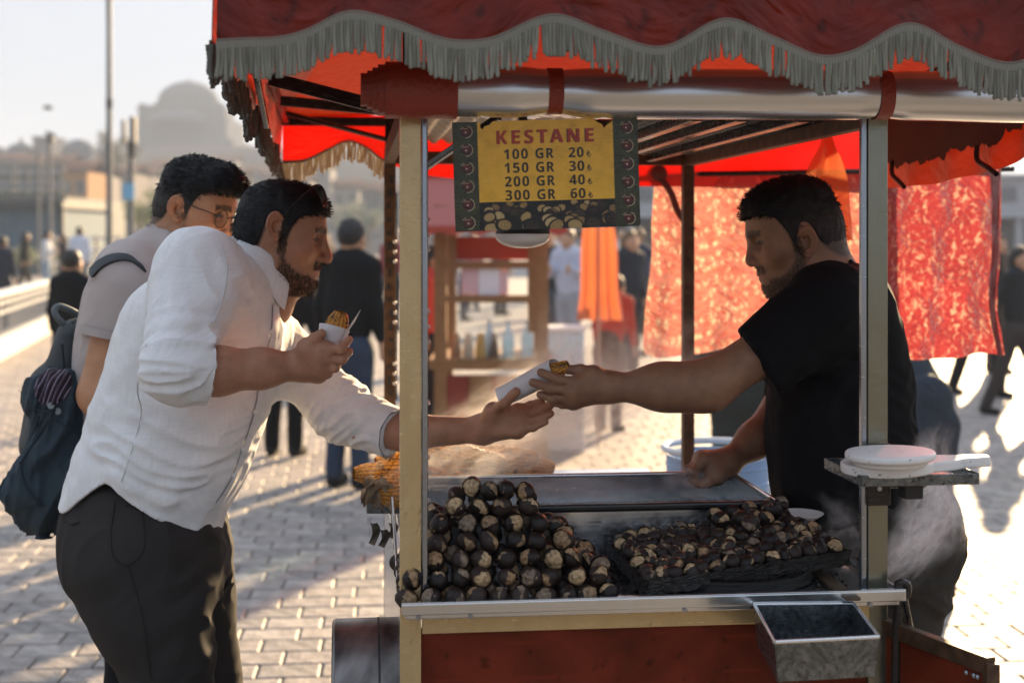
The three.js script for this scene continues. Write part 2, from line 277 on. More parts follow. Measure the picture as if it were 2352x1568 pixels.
// steamer box
{
  const z0 = Ly(1500, 1290, CY).z, rimY = Lz(1500, 1162, z0).y, z1 = Ly(1400, 1090, rimY).z, x0 = 0.03, x1 = Lz(1785, 1162, z0).x, xm = (x0 + x1) / 2, w = x1 - x0, h = rimY - CY, zm = (z0 + z1) / 2, d = z0 - z1;
  const sb = thing('steam_tray', 'deep steel steaming box with a black front rim, across the counter behind the chestnut heap', 'steam tray', [O.x, 0, O.z], TH);
  part(sb, 'front_wall', at(box(w, h - 0.002, 0.006), xm, CY + h / 2, z0), M.steel);
  part(sb, 'back_wall', at(box(w, h, 0.006), xm, CY + h / 2, z1), M.steel);
  part(sb, 'side_wall', at(box(0.006, h, d - 0.007), x0, CY + h / 2, zm), M.steel);
  part(sb, 'side_wall', at(box(0.006, h, d - 0.007), x1, CY + h / 2, zm), M.steel);
  part(sb, 'floor', at(box(w - 0.01, 0.006, d - 0.01), xm, CY + 0.045, zm), M.steelDark);
  part(sb, 'rim', [at(box(w + 0.014, 0.016, 0.014, 0.006), xm, rimY, z0 + 0.005)], M.blackGloss);
  part(sb, 'rim', [rod(V(x1, rimY + 0.002, z0), V(x1, rimY + 0.002, z1), 0.006), rod(V(x0, rimY, z0), V(x0, rimY, z1), 0.006), rod(V(x0, rimY, z1), V(x1, rimY, z1), 0.005)], M.steel);
  M.box = { z0, z1, x0, x1, rimY };
}
// steel cylinder below the counter on the near left
{
  const z = -0.19, a = Lz(762, 1436, z + 0.03), r = 0.135, y = a.y - r;
  const tk = thing('water_tank', 'round steel tank lying under the counter beside the golden post', 'tank', [O.x, 0, O.z], TH);
  const pts = []; for (let i = 0; i <= 8; i++) { const t = i / 8 * Math.PI / 2; pts.push(new THREE.Vector2(r - 0.006 + 0.006 * Math.sin(t), -0.006 * Math.cos(t))); }
  const body = new THREE.LatheGeometry([new THREE.Vector2(0.001, 0), new THREE.Vector2(r - 0.006, 0), new THREE.Vector2(r - 0.002, 0.002), new THREE.Vector2(r, 0.006), new THREE.Vector2(r, 0.15)], 64);
  const copper = std([0.42, 0.38, 0.36], 0.40, { metalness: 1, map: rep(mottle, 1, 1) });
  part(tk, 'shell', at(body.toNonIndexed(), a.x, y, z, 0, 0, -Math.PI / 2), copper);
  part(tk, 'seam', at(cyl(r + 0.0012, r + 0.0012, 0.004, 64, true), a.x + 0.085, y, z, 0, 0, Math.PI / 2), M.black);
  for (const [dx, a2] of [[0.076, 0.42], [0.095, 0.42], [0.076, 0.52], [0.095, 0.52]]) part(tk, 'rivet', at(new THREE.SphereGeometry(0.004, 10, 8), a.x + dx, y - r * Math.sin(a2) * 0.9, z + r * Math.cos(Math.asin(Math.sin(a2) * 0.9))), M.black);
}
// ---- awning
const XL = Lz(497, 150, 0.27).x, ZF = 0.27;
let ZR; { let lo = -0.8, hi = -3; for (let i = 0; i < 40; i++) { const m = (lo + hi) / 2; if (Lz(648, 380, m).x > XL) lo = m; else hi = m; } ZR = (lo + hi) / 2; }
const XR = W + 0.50, EAVE = 2.03, eave = (z) => lerp(2.03, 1.915, clamp((ZF - z) / (ZF - ZR), 0, 1));
const braidPx = [[497, 95], [560, 92], [640, 88], [700, 72], [800, 28], [900, 48], [1000, 88], [1060, 98], [1130, 90], [1265, 38], [1380, 75], [1480, 108], [1540, 105], [1665, 45], [1780, 90], [1880, 130], [1960, 118], [2080, 58], [2190, 110], [2290, 146], [2352, 140], [2420, 100], [2520, 70]];
const braidY = curve1(braidPx.map(([x, y]) => { const p = Lz(x, y, ZF); return [p.x, p.y]; }));
const wob = (x) => 0.006 * Math.sin(x * 9) + 0.004 * Math.sin(x * 23 + 1);
{
  // twisted cords: a few shapes shared by all
  const cordGeo = (len, sway, seedV) => {
    const pts = [], n = 6; for (let i = 0; i <= n; i++) { const t = i / n; pts.push(V(sway * Math.sin(t * 2.2 + seedV) * t, -len * t, 0.0012 * Math.sin(t * 5 + seedV))); }
    const c = new THREE.CatmullRomCurve3(pts), g = new THREE.TubeGeometry(c, 26, 0.0033, 7), p = g.attributes.position, nn = g.attributes.normal;
    for (let i = 0; i < p.count; i++) { const row = Math.floor(i / 8), k = i % 8, t = row / 26, a = k / 7 * 2 * Math.PI - t * len / 0.0065 * Math.PI, b = 0.0007 * Math.sin(2 * a) * (t > 0.04 ? 1 : 0) - (t > 0.97 ? 0.001 : 0); p.setXYZ(i, p.getX(i) + nn.getX(i) * b, p.getY(i), p.getZ(i) + nn.getZ(i) * b); }
    g.computeVertexNormals(); return g;
  };
  const cords = []; for (let i = 0; i < 9; i++) cords.push(cordGeo(0.043 + 0.0035 * (i % 3), [0, 0.001, -0.001, 0.003, -0.002, 0.0005, -0.005, 0.006, 0][i], i * 0.7));
  const tintCord = [0.8, 1, 1.15].map((s) => std([0.205 * s, 0.20 * s, 0.158 * s], 0.95));
  const xs = XL, xe = Lz(2500, 100, ZF).x;
  const fv = part(cart, 'front_valance', sheet((u, v) => { const x = lerp(xs, XR, u), b = braidY(Math.min(x, xe)) - 0.004; const y = lerp(EAVE + 0.10, b, v); return V(x, y, ZF + 0.003 + wob(x) * v * 0.9 + 0.012 * N3(x * 3, y * 4, 2) - 0.04 * (1 - v)); }, 160, 14, 0.002, [2, 0.4]), M.vinyl);
  const bt = part(fv, 'braid', [sheet((u, v) => { const x = lerp(xs, xe, u); return V(x, braidY(x) - 0.0015 - v * 0.011, ZF + 0.008 + wob(x)); }, 240, 2, 0.004)], M.braid);
  const loops = []; const n = 300; for (let i = 0; i < n; i++) { const x = lerp(xs, xe, (i + 0.5) / n); loops.push(at(new THREE.TorusGeometry(0.0022, 0.0008, 4, 8), x, braidY(x), ZF + 0.010 + wob(x))); loops.push(at(cyl(0.0011, 0.0011, 0.011, 5, true), x, braidY(x) - 0.0065, ZF + 0.0105 + wob(x))); }
  part(fv, 'braid_loops', loops, M.braid).userData.kind = 'stuff';
  let x = xs + 0.003, i = 0, sway = 0;
  while (x < Lz(2375, 100, ZF).x) {
    sway = 0.8 * sway + 0.5 * (rnd() - 0.5);
    const k = Math.abs(sway) > 0.42 ? (rnd() < 0.5 ? 6 : 7) : Math.floor(rnd() * 6);
    const m = new THREE.Mesh(cords[k], tintCord[Math.floor(rnd() * 3)]); m.name = 'fringe_cord'; m.castShadow = m.receiveShadow = true; fv.add(m);
    m.position.set(x, braidY(x) - 0.012, ZF + 0.009 + wob(x) + rr(-0.0012, 0.0012)); m.rotation.z = sway * 0.10 + rr(-0.02, 0.02); m.scale.y = rr(0.95, 1.06);
    x += 0.0054 + (rnd() < 0.03 ? 0.004 : 0) + rr(-0.0003, 0.0003); i++;
  }
  // side and rear valances
  const scal = (t, n, a) => a * (0.5 - 0.5 * Math.cos(t * n * 2 * Math.PI));
  const lowL = Lx(497, 95, XL).y;
  const sideY = (z) => braidY(XL) - 0.0 + scal((ZF - z) / (ZF - ZR), 5, 0.035) + lerp(0, Lz(650, 372, ZR).y - braidY(XL), (ZF - z) / (ZF - ZR));
  const sv = part(cart, 'left_valance', sheet((u, v) => { const z = lerp(ZF, ZR, u); const y = lerp(eave(z) + 0.02, sideY(z), v); return V(XL - 0.006 * v + 0.010 * N3(z * 5, y * 5, 4), y, z); }, 90, 8, 0.002, [2, 0.4]), M.vinylOrange);
  const clump = []; for (let z = ZF; z > ZR; z -= 0.0075) { const L = 0.055 * rr(0.75, 1.15), g = cords[Math.floor(rnd() * 8)].clone(); g.scale(1.25, L / 0.046, 1.25); clump.push(at(g, XL - 0.008 + rr(-0.006, 0.006), sideY(z) - 0.004, z + rr(-0.003, 0.003), rr(-0.16, 0.16), rr(0, 6), rr(-0.16, 0.16))); }
  part(sv, 'side_fringe', clump, M.cordDark).userData.kind = 'stuff';
  part(sv, 'braid', sheet((u, v) => { const z = lerp(ZF, ZR, u); return V(XL - 0.010, sideY(z) - v * 0.010 + 0.002, z); }, 90, 1, 0.003), M.cordDark);
  const rearPx = [[645, 372], [700, 368], [750, 345], [800, 323], [840, 338], [880, 368], [940, 392], [1000, 405], [1200, 425], [1500, 428], [1700, 430], [2100, 432]];
  const rearY = curve1(rearPx.map(([a, b]) => { const p = Lz(a, b, ZR); return [p.x, p.y]; }));
  const xe2 = Lz(2060, 430, ZR).x, xf = Lz(905, 380, ZR).x;
  const rv = part(cart, 'rear_valance', sheet((u, v) => { const x = lerp(XL, xe2, u), y = lerp(eave(ZR) + 0.02, rearY(x), v); return V(x, y, ZR - 0.008 * Math.sin(x * 14) * v + 0.012 * N3(x * 4, y * 5, 9)); }, 120, 10, 0.002, [2, 0.4]), M.vinylThin);
  const rf = []; for (let q = XL; q < xf; q += 0.0078) { const g = cords[Math.floor(rnd() * 6)].clone(); g.scale(1.2, rr(1.05, 1.3), 1.2); rf.push(at(g, q, rearY(q) - 0.003, ZR + 0.004 + rr(-0.003, 0.003), 0, rr(0, 6), rr(-0.08, 0.08))); }
  part(rv, 'rear_fringe', rf, M.cordPale).userData.kind = 'stuff';
  part(rv, 'hem', sheet((u, v) => { const q = lerp(XL, xf, u); return V(q, rearY(q) + 0.004 - v * 0.008, ZR + 0.004); }, 40, 1, 0.003), M.cordDark);
  // roof: four slopes to a ridge
  const ridge = 2.40, RX0 = 0.05, RX1 = W - 0.05, RZ = (ZF + ZR) / 2, E = EAVE + 0.018;
  const slope = (a, b, c, d) => sheet((u, v) => { const p = a.clone().lerp(b, u).lerp(d.clone().lerp(c, u), v); p.y -= 0.03 * Math.sin(v * Math.PI) - 0.012 * N3(p.x * 3, p.z * 3, 1); return p; }, 30, 20, 0.002, [2, 1.5]);
  const fl = V(XL, E, ZF), fr = V(XR, E, ZF), bl = V(XL, eave(ZR) + 0.018, ZR), br = V(XR, eave(ZR) + 0.018, ZR), r0 = V(RX0, ridge, RZ), r1 = V(RX1, ridge, RZ);
  part(cart, 'canopy', [slope(fl, fr, r1, r0), slope(br, bl, r0, r1), slope(bl, fl, r0, r0), slope(fr, br, r1, r1)], M.vinylOrange);
  // awning frame
  const fm = [bar(V(XL + 0.012, EAVE, ZF - 0.02), V(XL + 0.012, eave(ZR), ZR + 0.02), 0.018, 0.018), bar(V(XL, eave(ZR), ZR + 0.016), V(XR, eave(ZR), ZR + 0.016), 0.018, 0.026), bar(V(XL + 0.03, EAVE - 0.03, ZF - 0.085), V(XR, EAVE - 0.03, ZF - 0.085), 0.018, 0.018), bar(V(XR - 0.01, EAVE, ZF - 0.02), V(XR - 0.01, eave(ZR), ZR + 0.02), 0.018, 0.018),
    bar(V(XL + 0.02, EAVE - 0.10, -0.72), V(0.0, EAVE - 0.17, -0.72), 0.018, 0.03), bar(V(XL + 0.02, eave(-D) - 0.005, -D + 0.2), V(0.02, eave(-D) - 0.03, -D + 0.2), 0.016, 0.026), bar(V(XL + 0.02, EAVE - 0.015, ZF - 0.14), V(0.02, EAVE - 0.03, ZF - 0.14), 0.014, 0.014), rod(V(XL + 0.02, eave(-D) - 0.01, -D - 0.1), V(0.0, eave(-D) - 0.09, -D), 0.007), bar(V(XL + 0.012, EAVE - 0.2, -0.75), V(XL + 0.012, EAVE, 0.1), 0.012, 0.02)];
  for (const g of fm) part(cart, 'frame_bar', g, M.darkMetal);
  for (const [x, z] of [[0, 0], [W - 0.004, 0], [0, -D], [W - 0.01, -D]]) part(cart, 'strut', bar(V(x, 1.79, z), V(x, eave(z) + 0.02, z), 0.026, 0.026, V(0, 0, 1)), M.darkMetal);
}
// ---- ceiling under the awning
{
  const yb = 1.80;
  for (const x of [-0.002, W - 0.008]) part(cart, 'roof_beam', at(box(0.026, 0.045, D - 0.03, 0.002), x, yb, -D / 2), M.rust);
  part(cart, 'roof_beam', at(box(W - 0.03, 0.034, 0.022, 0.002), W / 2, yb - 0.004, -D + 0.002), M.rust);
  part(cart, 'roof_beam', at(box(W - 0.03, 0.034, 0.022, 0.002), W / 2, yb + 0.012, -0.004), M.rust);
  // corrugated sheet
  part(cart, 'corrugated_sheet', sheet((u, v) => { const x = lerp(0.02, 0.42, u), z = lerp(-0.05, -D + 0.05, v); return V(x, yb + 0.035 + 0.006 * Math.sin(x * 150) + 0.0045 * Math.abs(Math.sin(z * 26)), z); }, 120, 150, 0.001), std([0.30, 0.24, 0.18], 0.42, { metalness: 0.7 }));
  const foil = std([0.55, 0.5, 0.48], 0.22, { metalness: 1 });
  part(cart, 'foil_lining', sheet((u, v) => { const x = lerp(0.02, 0.40, u), z = lerp(-0.03, -0.42, v); return V(x, yb + 0.024 + 0.006 * N3(x * 22, z * 22, 1) + 0.003 * N3(x * 60, z * 60, 3), z); }, 90, 90, 0), foil);
  part(cart, 'brace', bar(V(0.02, 1.70, -0.30), V(0.16, 1.795, -0.06), 0.012, 0.012), M.darkMetal);
  // depth bars with strips of expanded metal between
  const xs = [1560, 1660, 1800, 1952].map((px) => Ly(px, 277, yb).x);
  for (const [i, x] of xs.entries()) {
    part(cart, 'roof_bar', at(box(0.022, 0.026, D - 0.06, 0.002), x, yb, -D / 2), M.darkMetal);
    const x0 = x - (i ? (x - xs[i - 1]) * 0.62 : 0.06), g = [], n = 46, wv = 5;
    for (let k = 0; k < wv; k++) { const xa = lerp(x0, x - 0.014, (k + 0.5) / wv), pts = []; for (let j = 0; j <= n * 2; j++) pts.push(V(xa + ((j + k) % 2 ? 1 : -1) * (x - x0) / wv * 0.42, yb + 0.006 + ((j % 2) ? 0.003 : 0), lerp(-0.05, -D + 0.06, j / (2 * n)))); g.push(new THREE.TubeGeometry(new THREE.CatmullRomCurve3(pts, false, 'catmullrom', 0.1), n * 4, 0.0032, 4)); }
    part(cart, 'mesh_strip', g, M.darkMetal);
  }
}
// ---- rolled-up blind under the front valance
{
  const zc = 0.085, b0 = Lz(1050, 272, zc).y, r = 0.046, yc = b0 + r, px = (p) => Lz(p, 230, zc).x;
  const rollGeo = (x0, x1, f, nx = 80) => { const g = []; const pos = sheet((u, v) => { const x = lerp(x0, x1, u), a = v * 2 * Math.PI, [rad, dy] = f(x), ov = 1 + 0.16 * Math.cos(a * 2) * 0.4; return V(x, yc + dy + Math.sin(a) * rad * ov, zc - Math.cos(a) * rad * 0.92); }, nx, 40, 0, [(x1 - x0) * 3, 1]); return pos; };
  const s1 = px(1272), s2 = px(2023), pin = (x) => Math.min(1, 0.86 + 0.14 * smoothstep(Math.abs(x - s1), 0, 0.07)) * Math.min(1, 0.93 + 0.07 * smoothstep(Math.abs(x - s2), 0, 0.05));
  const rl = thing('rolled_blind', 'silver blind rolled up under the fringe, with a red end and two red straps', 'rolled blind', [O.x, 0, O.z], TH);
  const disc = (x, rad) => at(new THREE.CircleGeometry(rad, 32), x, yc, zc, 0, -Math.PI / 2, 0);
  part(rl, 'silver_roll', rollGeo(px(1046), XR, (x) => { const p = pin(x); return [r * p * (1 + 0.03 * N3(x * 6, 1, 1)), (1 - p) * 0.012 + 0.003 * N3(x * 3, 2, 2)]; }, 160), M.silver);
  const red = []; for (const [a, b, k] of [[884, 1048, 1.09], [868, 890, 0.98], [855, 870, 0.86], [843, 857, 0.74], [828, 845, 0.64]]) { red.push(rollGeo(px(a), px(b), () => [r * k, 0.0], 6)); red.push(disc(px(a), r * k * 0.94)); }
  part(rl, 'red_end', red, M.vinylRed);
  for (const s of [s1, s2]) part(rl, 'strap', rollGeo(s - 0.0125, s + 0.0125, (x) => { const p = pin(x); return [r * p * 1.035, (1 - p) * 0.012]; }, 4), M.vinylRed);
}
// ---- flap and hanging cloths at the far right
{
  const pts = [[2034, 432], [2090, 428], [2160, 420], [2230, 402], [2300, 388], [2352, 356], [2420, 330]];
  const fl = curve1(pts), XF = XR - 0.04;
  part(cart, 'right_flap', sheet((u, v) => { const px = lerp(2030, 2420, u), a = Lx(px, fl(px), XF), y = lerp(eave(a.z) + 0.01, a.y, v); return V(XF + 0.012 * Math.sin(u * 26) * v + 0.02 * N3(a.z * 5, y * 5, 3), y, a.z); }, 60, 14, 0.002, [1, 0.4]), M.vinylOrange);
  part(cart, 'flap_lining', sheet((u, v) => { const px = lerp(2030, 2420, u), a = Lx(px, fl(px), XF), y = lerp(eave(a.z) + 0.01, a.y + 0.055 + 0.018 * N3(px * 0.05, 1, 1) + 0.012 * N3(px * 0.19, 4, 1), v); return V(XF - 0.03 + 0.006 * N3(a.z * 9, y * 9, 3), y, a.z); }, 80, 10, 0.002, [1, 0.4]), std([0.06, 0.018, 0.010], 0.8, { side: THREE.DoubleSide }));
  for (const [a, b, c, d] of [[2050, 400, 2078, 430], [2245, 366, 2290, 400]]) part(cart, 'tie', tube([Lx(a, b - 30, XF - 0.05), Lx(a, b, XF - 0.055), Lx((a + c) / 2, (b + d) / 2, XF - 0.05), Lx(c, d, XF - 0.045)], 0.006, 16, 6), M.black);
}
// ------------------------------------------------------------------ fittings at the right of the cart
{
  const zf = 0.115, yt = Lz(1980, 1092, zf).y, x0 = Lz(1980, 1092, zf).x, x1 = Lz(2250, 1088, zf).x, zb = Ly(1885, 1052, yt).z, w = x1 - x0, d = zf - zb, xm = (x0 + x1) / 2, zm = (zf + zb) / 2;
  const sh = thing('scale_shelf', 'small steel tray shelf clamped to the golden post beside the seller', 'shelf', [O.x, 0, O.z], TH);
  part(sh, 'tray', at(box(w, 0.004, d), xm, yt - 0.014, zm), M.steel);
  part(sh, 'lip', [at(box(w, 0.019, 0.003), xm, yt - 0.0095, zf), at(box(w, 0.016, 0.003), xm, yt - 0.008, zb), at(box(0.003, 0.019, d - 0.004), x0, yt - 0.0095, zm), at(box(0.003, 0.019, d - 0.004), x1, yt - 0.0095, zm)], M.steelDark);
  part(sh, 'bracket', at(box(0.044, 0.052, 0.04), W - 0.004, yt - 0.045, 0.0), M.darkMetal);
  part(sh, 'bracket', at(box(0.044, 0.030, 0.04), W - 0.004, yt + 0.024, 0.0), M.darkMetal);
  part(sh, 'screw', at(cyl(0.0045, 0.0045, 0.003, 12), W - 0.004, yt - 0.04, 0.021, Math.PI / 2), M.alu);
  part(sh, 'screw', at(cyl(0.0045, 0.0045, 0.003, 12), W - 0.004, yt + 0.026, 0.021, Math.PI / 2), M.alu);
  part(sh, 'arm', at(box(0.10, 0.026, 0.026), x0 + 0.11, yt - 0.030, -0.005), M.steelDark);
  part(sh, 'arm_end', at(box(0.034, 0.034, 0.034), x0 + 0.115, yt - 0.036, 0.045), M.black);
  // paddle board and round plate
  const p0 = Ly(2042, 1070, yt + 0.006), hT = Lz(2272, 1058, p0.z + 0.03), s = new THREE.Shape(), R = 0.078, Lh = hT.x - p0.x;
  s.absarc(0, 0, R, 0.5, Math.PI * 2 - 0.62, false); s.quadraticCurveTo(R * 1.35, -R * 0.5, Lh * 0.72, -0.022); s.lineTo(Lh, -0.017); s.quadraticCurveTo(Lh + 0.004, 0, Lh, 0.010); s.lineTo(Lh * 0.7, 0.018); s.quadraticCurveTo(R * 1.2, 0.03, R * Math.cos(0.5), R * Math.sin(0.5));
  const bd = new THREE.ExtrudeGeometry(s, { depth: 0.010, bevelEnabled: true, bevelThickness: 0.004, bevelSize: 0.004, bevelSegments: 4, curveSegments: 40 }); metricUV(bd);
  solo('paddle_board', 'white plastic paddle board with its handle pointing out over the shelf edge', 'paddle board', bd.applyMatrix4(new THREE.Matrix4().makeRotationFromEuler(new THREE.Euler(-Math.PI / 2, 0, 0))).applyMatrix4(new THREE.Matrix4().makeRotationFromEuler(new THREE.Euler(0, TH - 0.10, 0.055))).translate(...C(p0.x, yt + 0.002, p0.z).toArray()), M.white);
  const p1 = Ly(2046, 1043, yt + 0.035), prof = [[0.001, 0], [0.058, 0], [0.062, 0.004], [0.062, 0.010], [0.072, 0.011], [0.0755, 0.014], [0.0755, 0.021], [0.073, 0.024], [0.001, 0.024]].map(([a, b]) => new THREE.Vector2(a, b));
  solo('round_plate', 'round white plate lying on top of the paddle board on the shelf', 'plate', metricUV(new THREE.LatheGeometry(prof, 64)).applyMatrix4(new THREE.Matrix4().makeRotationZ(0.03)).translate(...C(p1.x, yt + 0.0165, p1.z).toArray()), M.white);
}
{ // bin hung on the counter rim
  const yT = Lz(1850, 1388, 0.066).y, bL = Lz(1733, 1388, 0.066), bR = Lz(1962, 1386, 0.066), fL = Ly(1780, 1474, yT), fR = Ly(2019, 1462, yT), hgt = 0.064, tk = 0.003;
  const b = thing('waste_bin', 'open galvanised tray bin hanging from the counter rim under the roasting pan', 'bin', [O.x, 0, O.z], TH), k = 0.93, cx = (bL.x + bR.x + fL.x + fR.x) / 4, lo = (p) => V(cx + (p.x - cx) * k, yT - hgt, p.z + (p.z < 0.1 ? 0.004 : -0.006));
  const plate = (a, c, d, e) => sheet((u, v) => a.clone().lerp(c, u).lerp(d.clone().lerp(e, u), v), 6, 6, tk, [0.3, 0.1]);
  part(b, 'front_wall', plate(lo(fL), lo(fR), fL, fR), M.steelDark); part(b, 'back_wall', plate(lo(bL), lo(bR), bL, bR), M.steelDark);
  part(b, 'side_wall', plate(lo(bL), lo(fL), bL, fL), M.steelDark); part(b, 'side_wall', plate(lo(fR), lo(bR), fR, bR), M.steelDark); part(b, 'bottom', plate(lo(fL), lo(fR), lo(bL), lo(bR)), M.steelDark);
  part(b, 'rim', [rod(fL, fR, 0.0035), rod(fL, bL, 0.003), rod(fR, bR, 0.003), rod(bL, bR, 0.003)], M.steel);
}
{ // hinged red board and iron handle
  const a = V(0.655, 0.893, -2.56), b = V(0.776, 0.893, -2.30), q = thing('side_board', 'red board with a brown metal edge, folded out from the cart beside the seller', 'side board');
  const dn = (p, h) => V(p.x, p.y - h, p.z);
  part(q, 'board', bar(dn(a, 0.28), dn(b, 0.28), 0.008, 0.54), M.redPanel);
  part(q, 'top_rail', bar(dn(a, 0.006), dn(b, 0.006), 0.020, 0.028), M.rust);
  part(q, 'end_rail', bar(dn(b, 0.0), dn(b, 0.56), 0.022, 0.022, V(1, 0, 0)), M.rust);
  for (let i = 0; i < 7; i++) { const t = 0.78 + 0.03 * (i % 4), p = a.clone().lerp(b, t); part(q, 'rivet', new THREE.SphereGeometry(0.005, 10, 8).translate(p.x + 0.001, p.y - 0.03 - 0.025 * (i % 3), p.z + 0.012), M.alu); }
  const h = thing('iron_handle', 'upright iron handle bar with a hooked top beside the red side board', 'handle');
  part(h, 'upright', tube([P(2066, 1335, 2.5), P(2062, 1400, 2.5), P(2058, 1580, 2.5), P(2056, 1640, 2.5)], 0.0085, 20, 10), M.darkMetal);
  part(h, 'hook', tube([P(2060, 1345, 2.5), P(2072, 1337, 2.5), P(2084, 1342, 2.5), P(2085, 1362, 2.5), P(2078, 1372, 2.5)], 0.007, 20, 8), M.darkMetal);
  part(h, 'stay', tube([P(2078, 1366, 2.5), P(2086, 1410, 2.5), P(2094, 1446, 2.52)], 0.005, 12, 8), M.darkMetal);
}
// ------------------------------------------------------------------ roasted chestnuts
const nutShell = [], nutKernel = [], matShell = [0.7, 1, 1.6].map((s) => phys([0.017 * s, 0.0105 * s, 0.0080 * s], 0.40 + 0.06 * s, { specularIntensity: 0.55 })), matKernel = [[0.36, 0.25, 0.135], [0.29, 0.18, 0.09], [0.23, 0.15, 0.08], [0.18, 0.13, 0.09], [0.43, 0.31, 0.175]].map((c) => std(c, 0.62, { vertexColors: true }));
{
  const shape = (x, y, z) => { const t = 1 + 0.10 * Math.max(0, y) ** 3; return V(x * 1.0, y * 0.90 * t, z * 0.93); };
  for (let k = 0; k < 7; k++) {
    const g = new THREE.IcosahedronGeometry(1, 12), p = g.attributes.position, col = [], keep = [], out = [], nor = [], lim = [0.55, 0.35, 0.68, 0.45, 0.78, 0.25, 0.60][k], dir = V(0.15, 0.25, 1).normalize(), dir2 = V(-0.6, 0.5, 0.5).normalize();
    const w1 = V([0.9, 0.75, 0.5, 1, 0.6, 0.3, 0.8][k], [0.2, -0.6, 0.8, 0.3, -0.8, 0.9, 0.5][k], 0.35).normalize(), w2 = V([-0.8, -0.3, -0.75, -0.6, 0.1, -0.9, -0.5][k], [0.5, 0.9, 0.3, -0.7, 0.95, 0.2, -0.8][k], 0.4).normalize(), of = [0.06, 0.16, 0.0, 0.12, 0.2, 0.02, 0.1][k];
    const edge = (v) => Math.min(v.dot(w1) + 0.16, v.dot(w2) + 0.16, v.dot(dir) + 0.02) - of - 0.20 * N3(v.x * 2.6 + k * 5, v.y * 2.6, v.z * 2.6) - 0.06 * N3(v.x * 9, v.y * 9, v.z * 9 + k);
    for (let i = 0; i < p.count; i += 3) {
      const q = [0, 1, 2].map((j) => V(p.getX(i + j), p.getY(i + j), p.getZ(i + j))), e = q.map(edge);
      if (Math.min(...e) > 0.0) continue;
      for (let j = 0; j < 3; j++) { const v = q[j], lift = 1.0 + 0.085 * smoothstep(e[j], -0.16, 0.02) + 0.02 * N3(v.x * 4, v.y * 4 + k, v.z * 4), s = shape(v.x, v.y, v.z).multiplyScalar(lift); out.push(s.x, s.y, s.z); }
    }
    let s = new THREE.BufferGeometry(); s.setAttribute('position', new THREE.Float32BufferAttribute(out, 3)); s = mergeVertices(s, 1e-4); s.computeVertexNormals(); nutShell.push(s);
    let b = mergeVertices((() => { const q = new THREE.IcosahedronGeometry(0.955, 12); q.deleteAttribute('normal'); q.deleteAttribute('uv'); return q; })(), 1e-4); const bp = b.attributes.position;
    for (let i = 0; i < bp.count; i++) { const v = V(bp.getX(i), bp.getY(i), bp.getZ(i)), a = Math.atan2(v.x, v.z), f = 0.035 * Math.sin(a * 9 + 3 * N3(v.x * 2, v.y * 3, v.z * 2 + k)) * (1 - v.y * v.y) + 0.05 * N3(v.x * 3 + k, v.y * 2, v.z * 3) - 0.10 * smoothstep(N3(v.x * 1.7 + 9, v.y * 1.7, v.z * 1.7 + k), 0.22, 0.32), sft = shape(v.x, v.y, v.z).multiplyScalar(1 + f); bp.setXYZ(i, sft.x, sft.y, sft.z); const m = clamp(0.95 + 0.75 * N3(v.x * 2.3 + 3 * k, v.y * 2.3, v.z * 2.3) + 0.5 * N3(v.x * 8, v.y * 8, v.z * 8), 0.22, 1.25); col.push(m, m * 0.97, m * 0.93); }
    b.setAttribute('color', new THREE.Float32BufferAttribute(col, 3)); b.computeVertexNormals(); nutKernel.push(b);
  }
}
function nut(pos, r, label, group, face = 0.75) {
  const o = new THREE.Group(); o.name = numbered('roasted_chestnut'); scene.add(o); tag(o, label, 'chestnut', group);
  const k = Math.floor(rnd() * 7); part(o, 'shell', nutShell[k], matShell[Math.floor(rnd() * 3)]); part(o, 'kernel', nutKernel[k], matKernel[Math.floor(rnd() * 5)]);
  o.position.copy(pos); o.scale.set(r * rr(0.92, 1.10), r * rr(0.86, 1.02), r * rr(0.90, 1.08));
  const a = rnd() < face ? V(rr(-0.75, 0.75), rr(-0.25, 1.0), rr(0.35, 1)) : V(rr(-1, 1), rr(-1, 1), rr(-1, 1));
  o.quaternion.setFromUnitVectors(V(0.15, 0.25, 1).normalize(), a.normalize()).multiply(new THREE.Quaternion().setFromAxisAngle(V(0.15, 0.25, 1).normalize(), rr(0, 6.28)));
  return o;
}
reseed(101);
{
  const lb = 'charred chestnut with split shell in the stacked heap at the counter corner', gp = 'chestnuts stacked in the heap', p = 0.0365, layers = 6;
  for (let k = 0; k < layers; k++) {
    const zf = 0.034 - k * 0.0235, zb = -0.285 + k * 0.024, xl = k < 2 ? -0.004 : 0.044 + Math.max(0, k - 3) * 0.014, xr = 0.345 - k * 0.0285, nx = Math.max(2, Math.round((xr - xl) / p)), nz = Math.max(2, Math.round((zf - zb) / (p * 0.98)));
    for (let i = 0; i < nx; i++) for (let j = 0; j < nz; j++) {
      const x = lerp(xl, xr, nx > 1 ? (i + (j % 2) * 0.35 * (k % 2 ? 1 : -1) * 0.5 + (k % 2) * 0.22) / (nx - 1) : 0.5), z = lerp(zf, zb, j / (nz - 1)), top = k === layers - 1;
      if (!(j < 2 || i < 1 || i >= nx - 2 || top || (k === layers - 2 && j < 4))) continue;
      if (j === nz - 1 && !top && k < 3) continue;
      if (k < 2 && i === 0 && Math.abs(z) < 0.045 && j > 0) continue;
      nut(C(x + rr(-0.005, 0.005), CY + 0.0175 + k * 0.0262 + rr(-0.003, 0.003) + (j === 0 ? 0 : rr(0, 0.004)), z + rr(-0.005, 0.005)), rr(0.0178, 0.0202), lb, gp, 0.75);
    }
  }
  for (let i = 0; i < 4; i++) nut(C(0.115 + i * 0.031 + rr(-0.004, 0.004), CY + 0.176 + rr(-0.005, 0.004), -0.115 + rr(-0.02, 0.02)), 0.0185, lb, gp, 0.8);
}
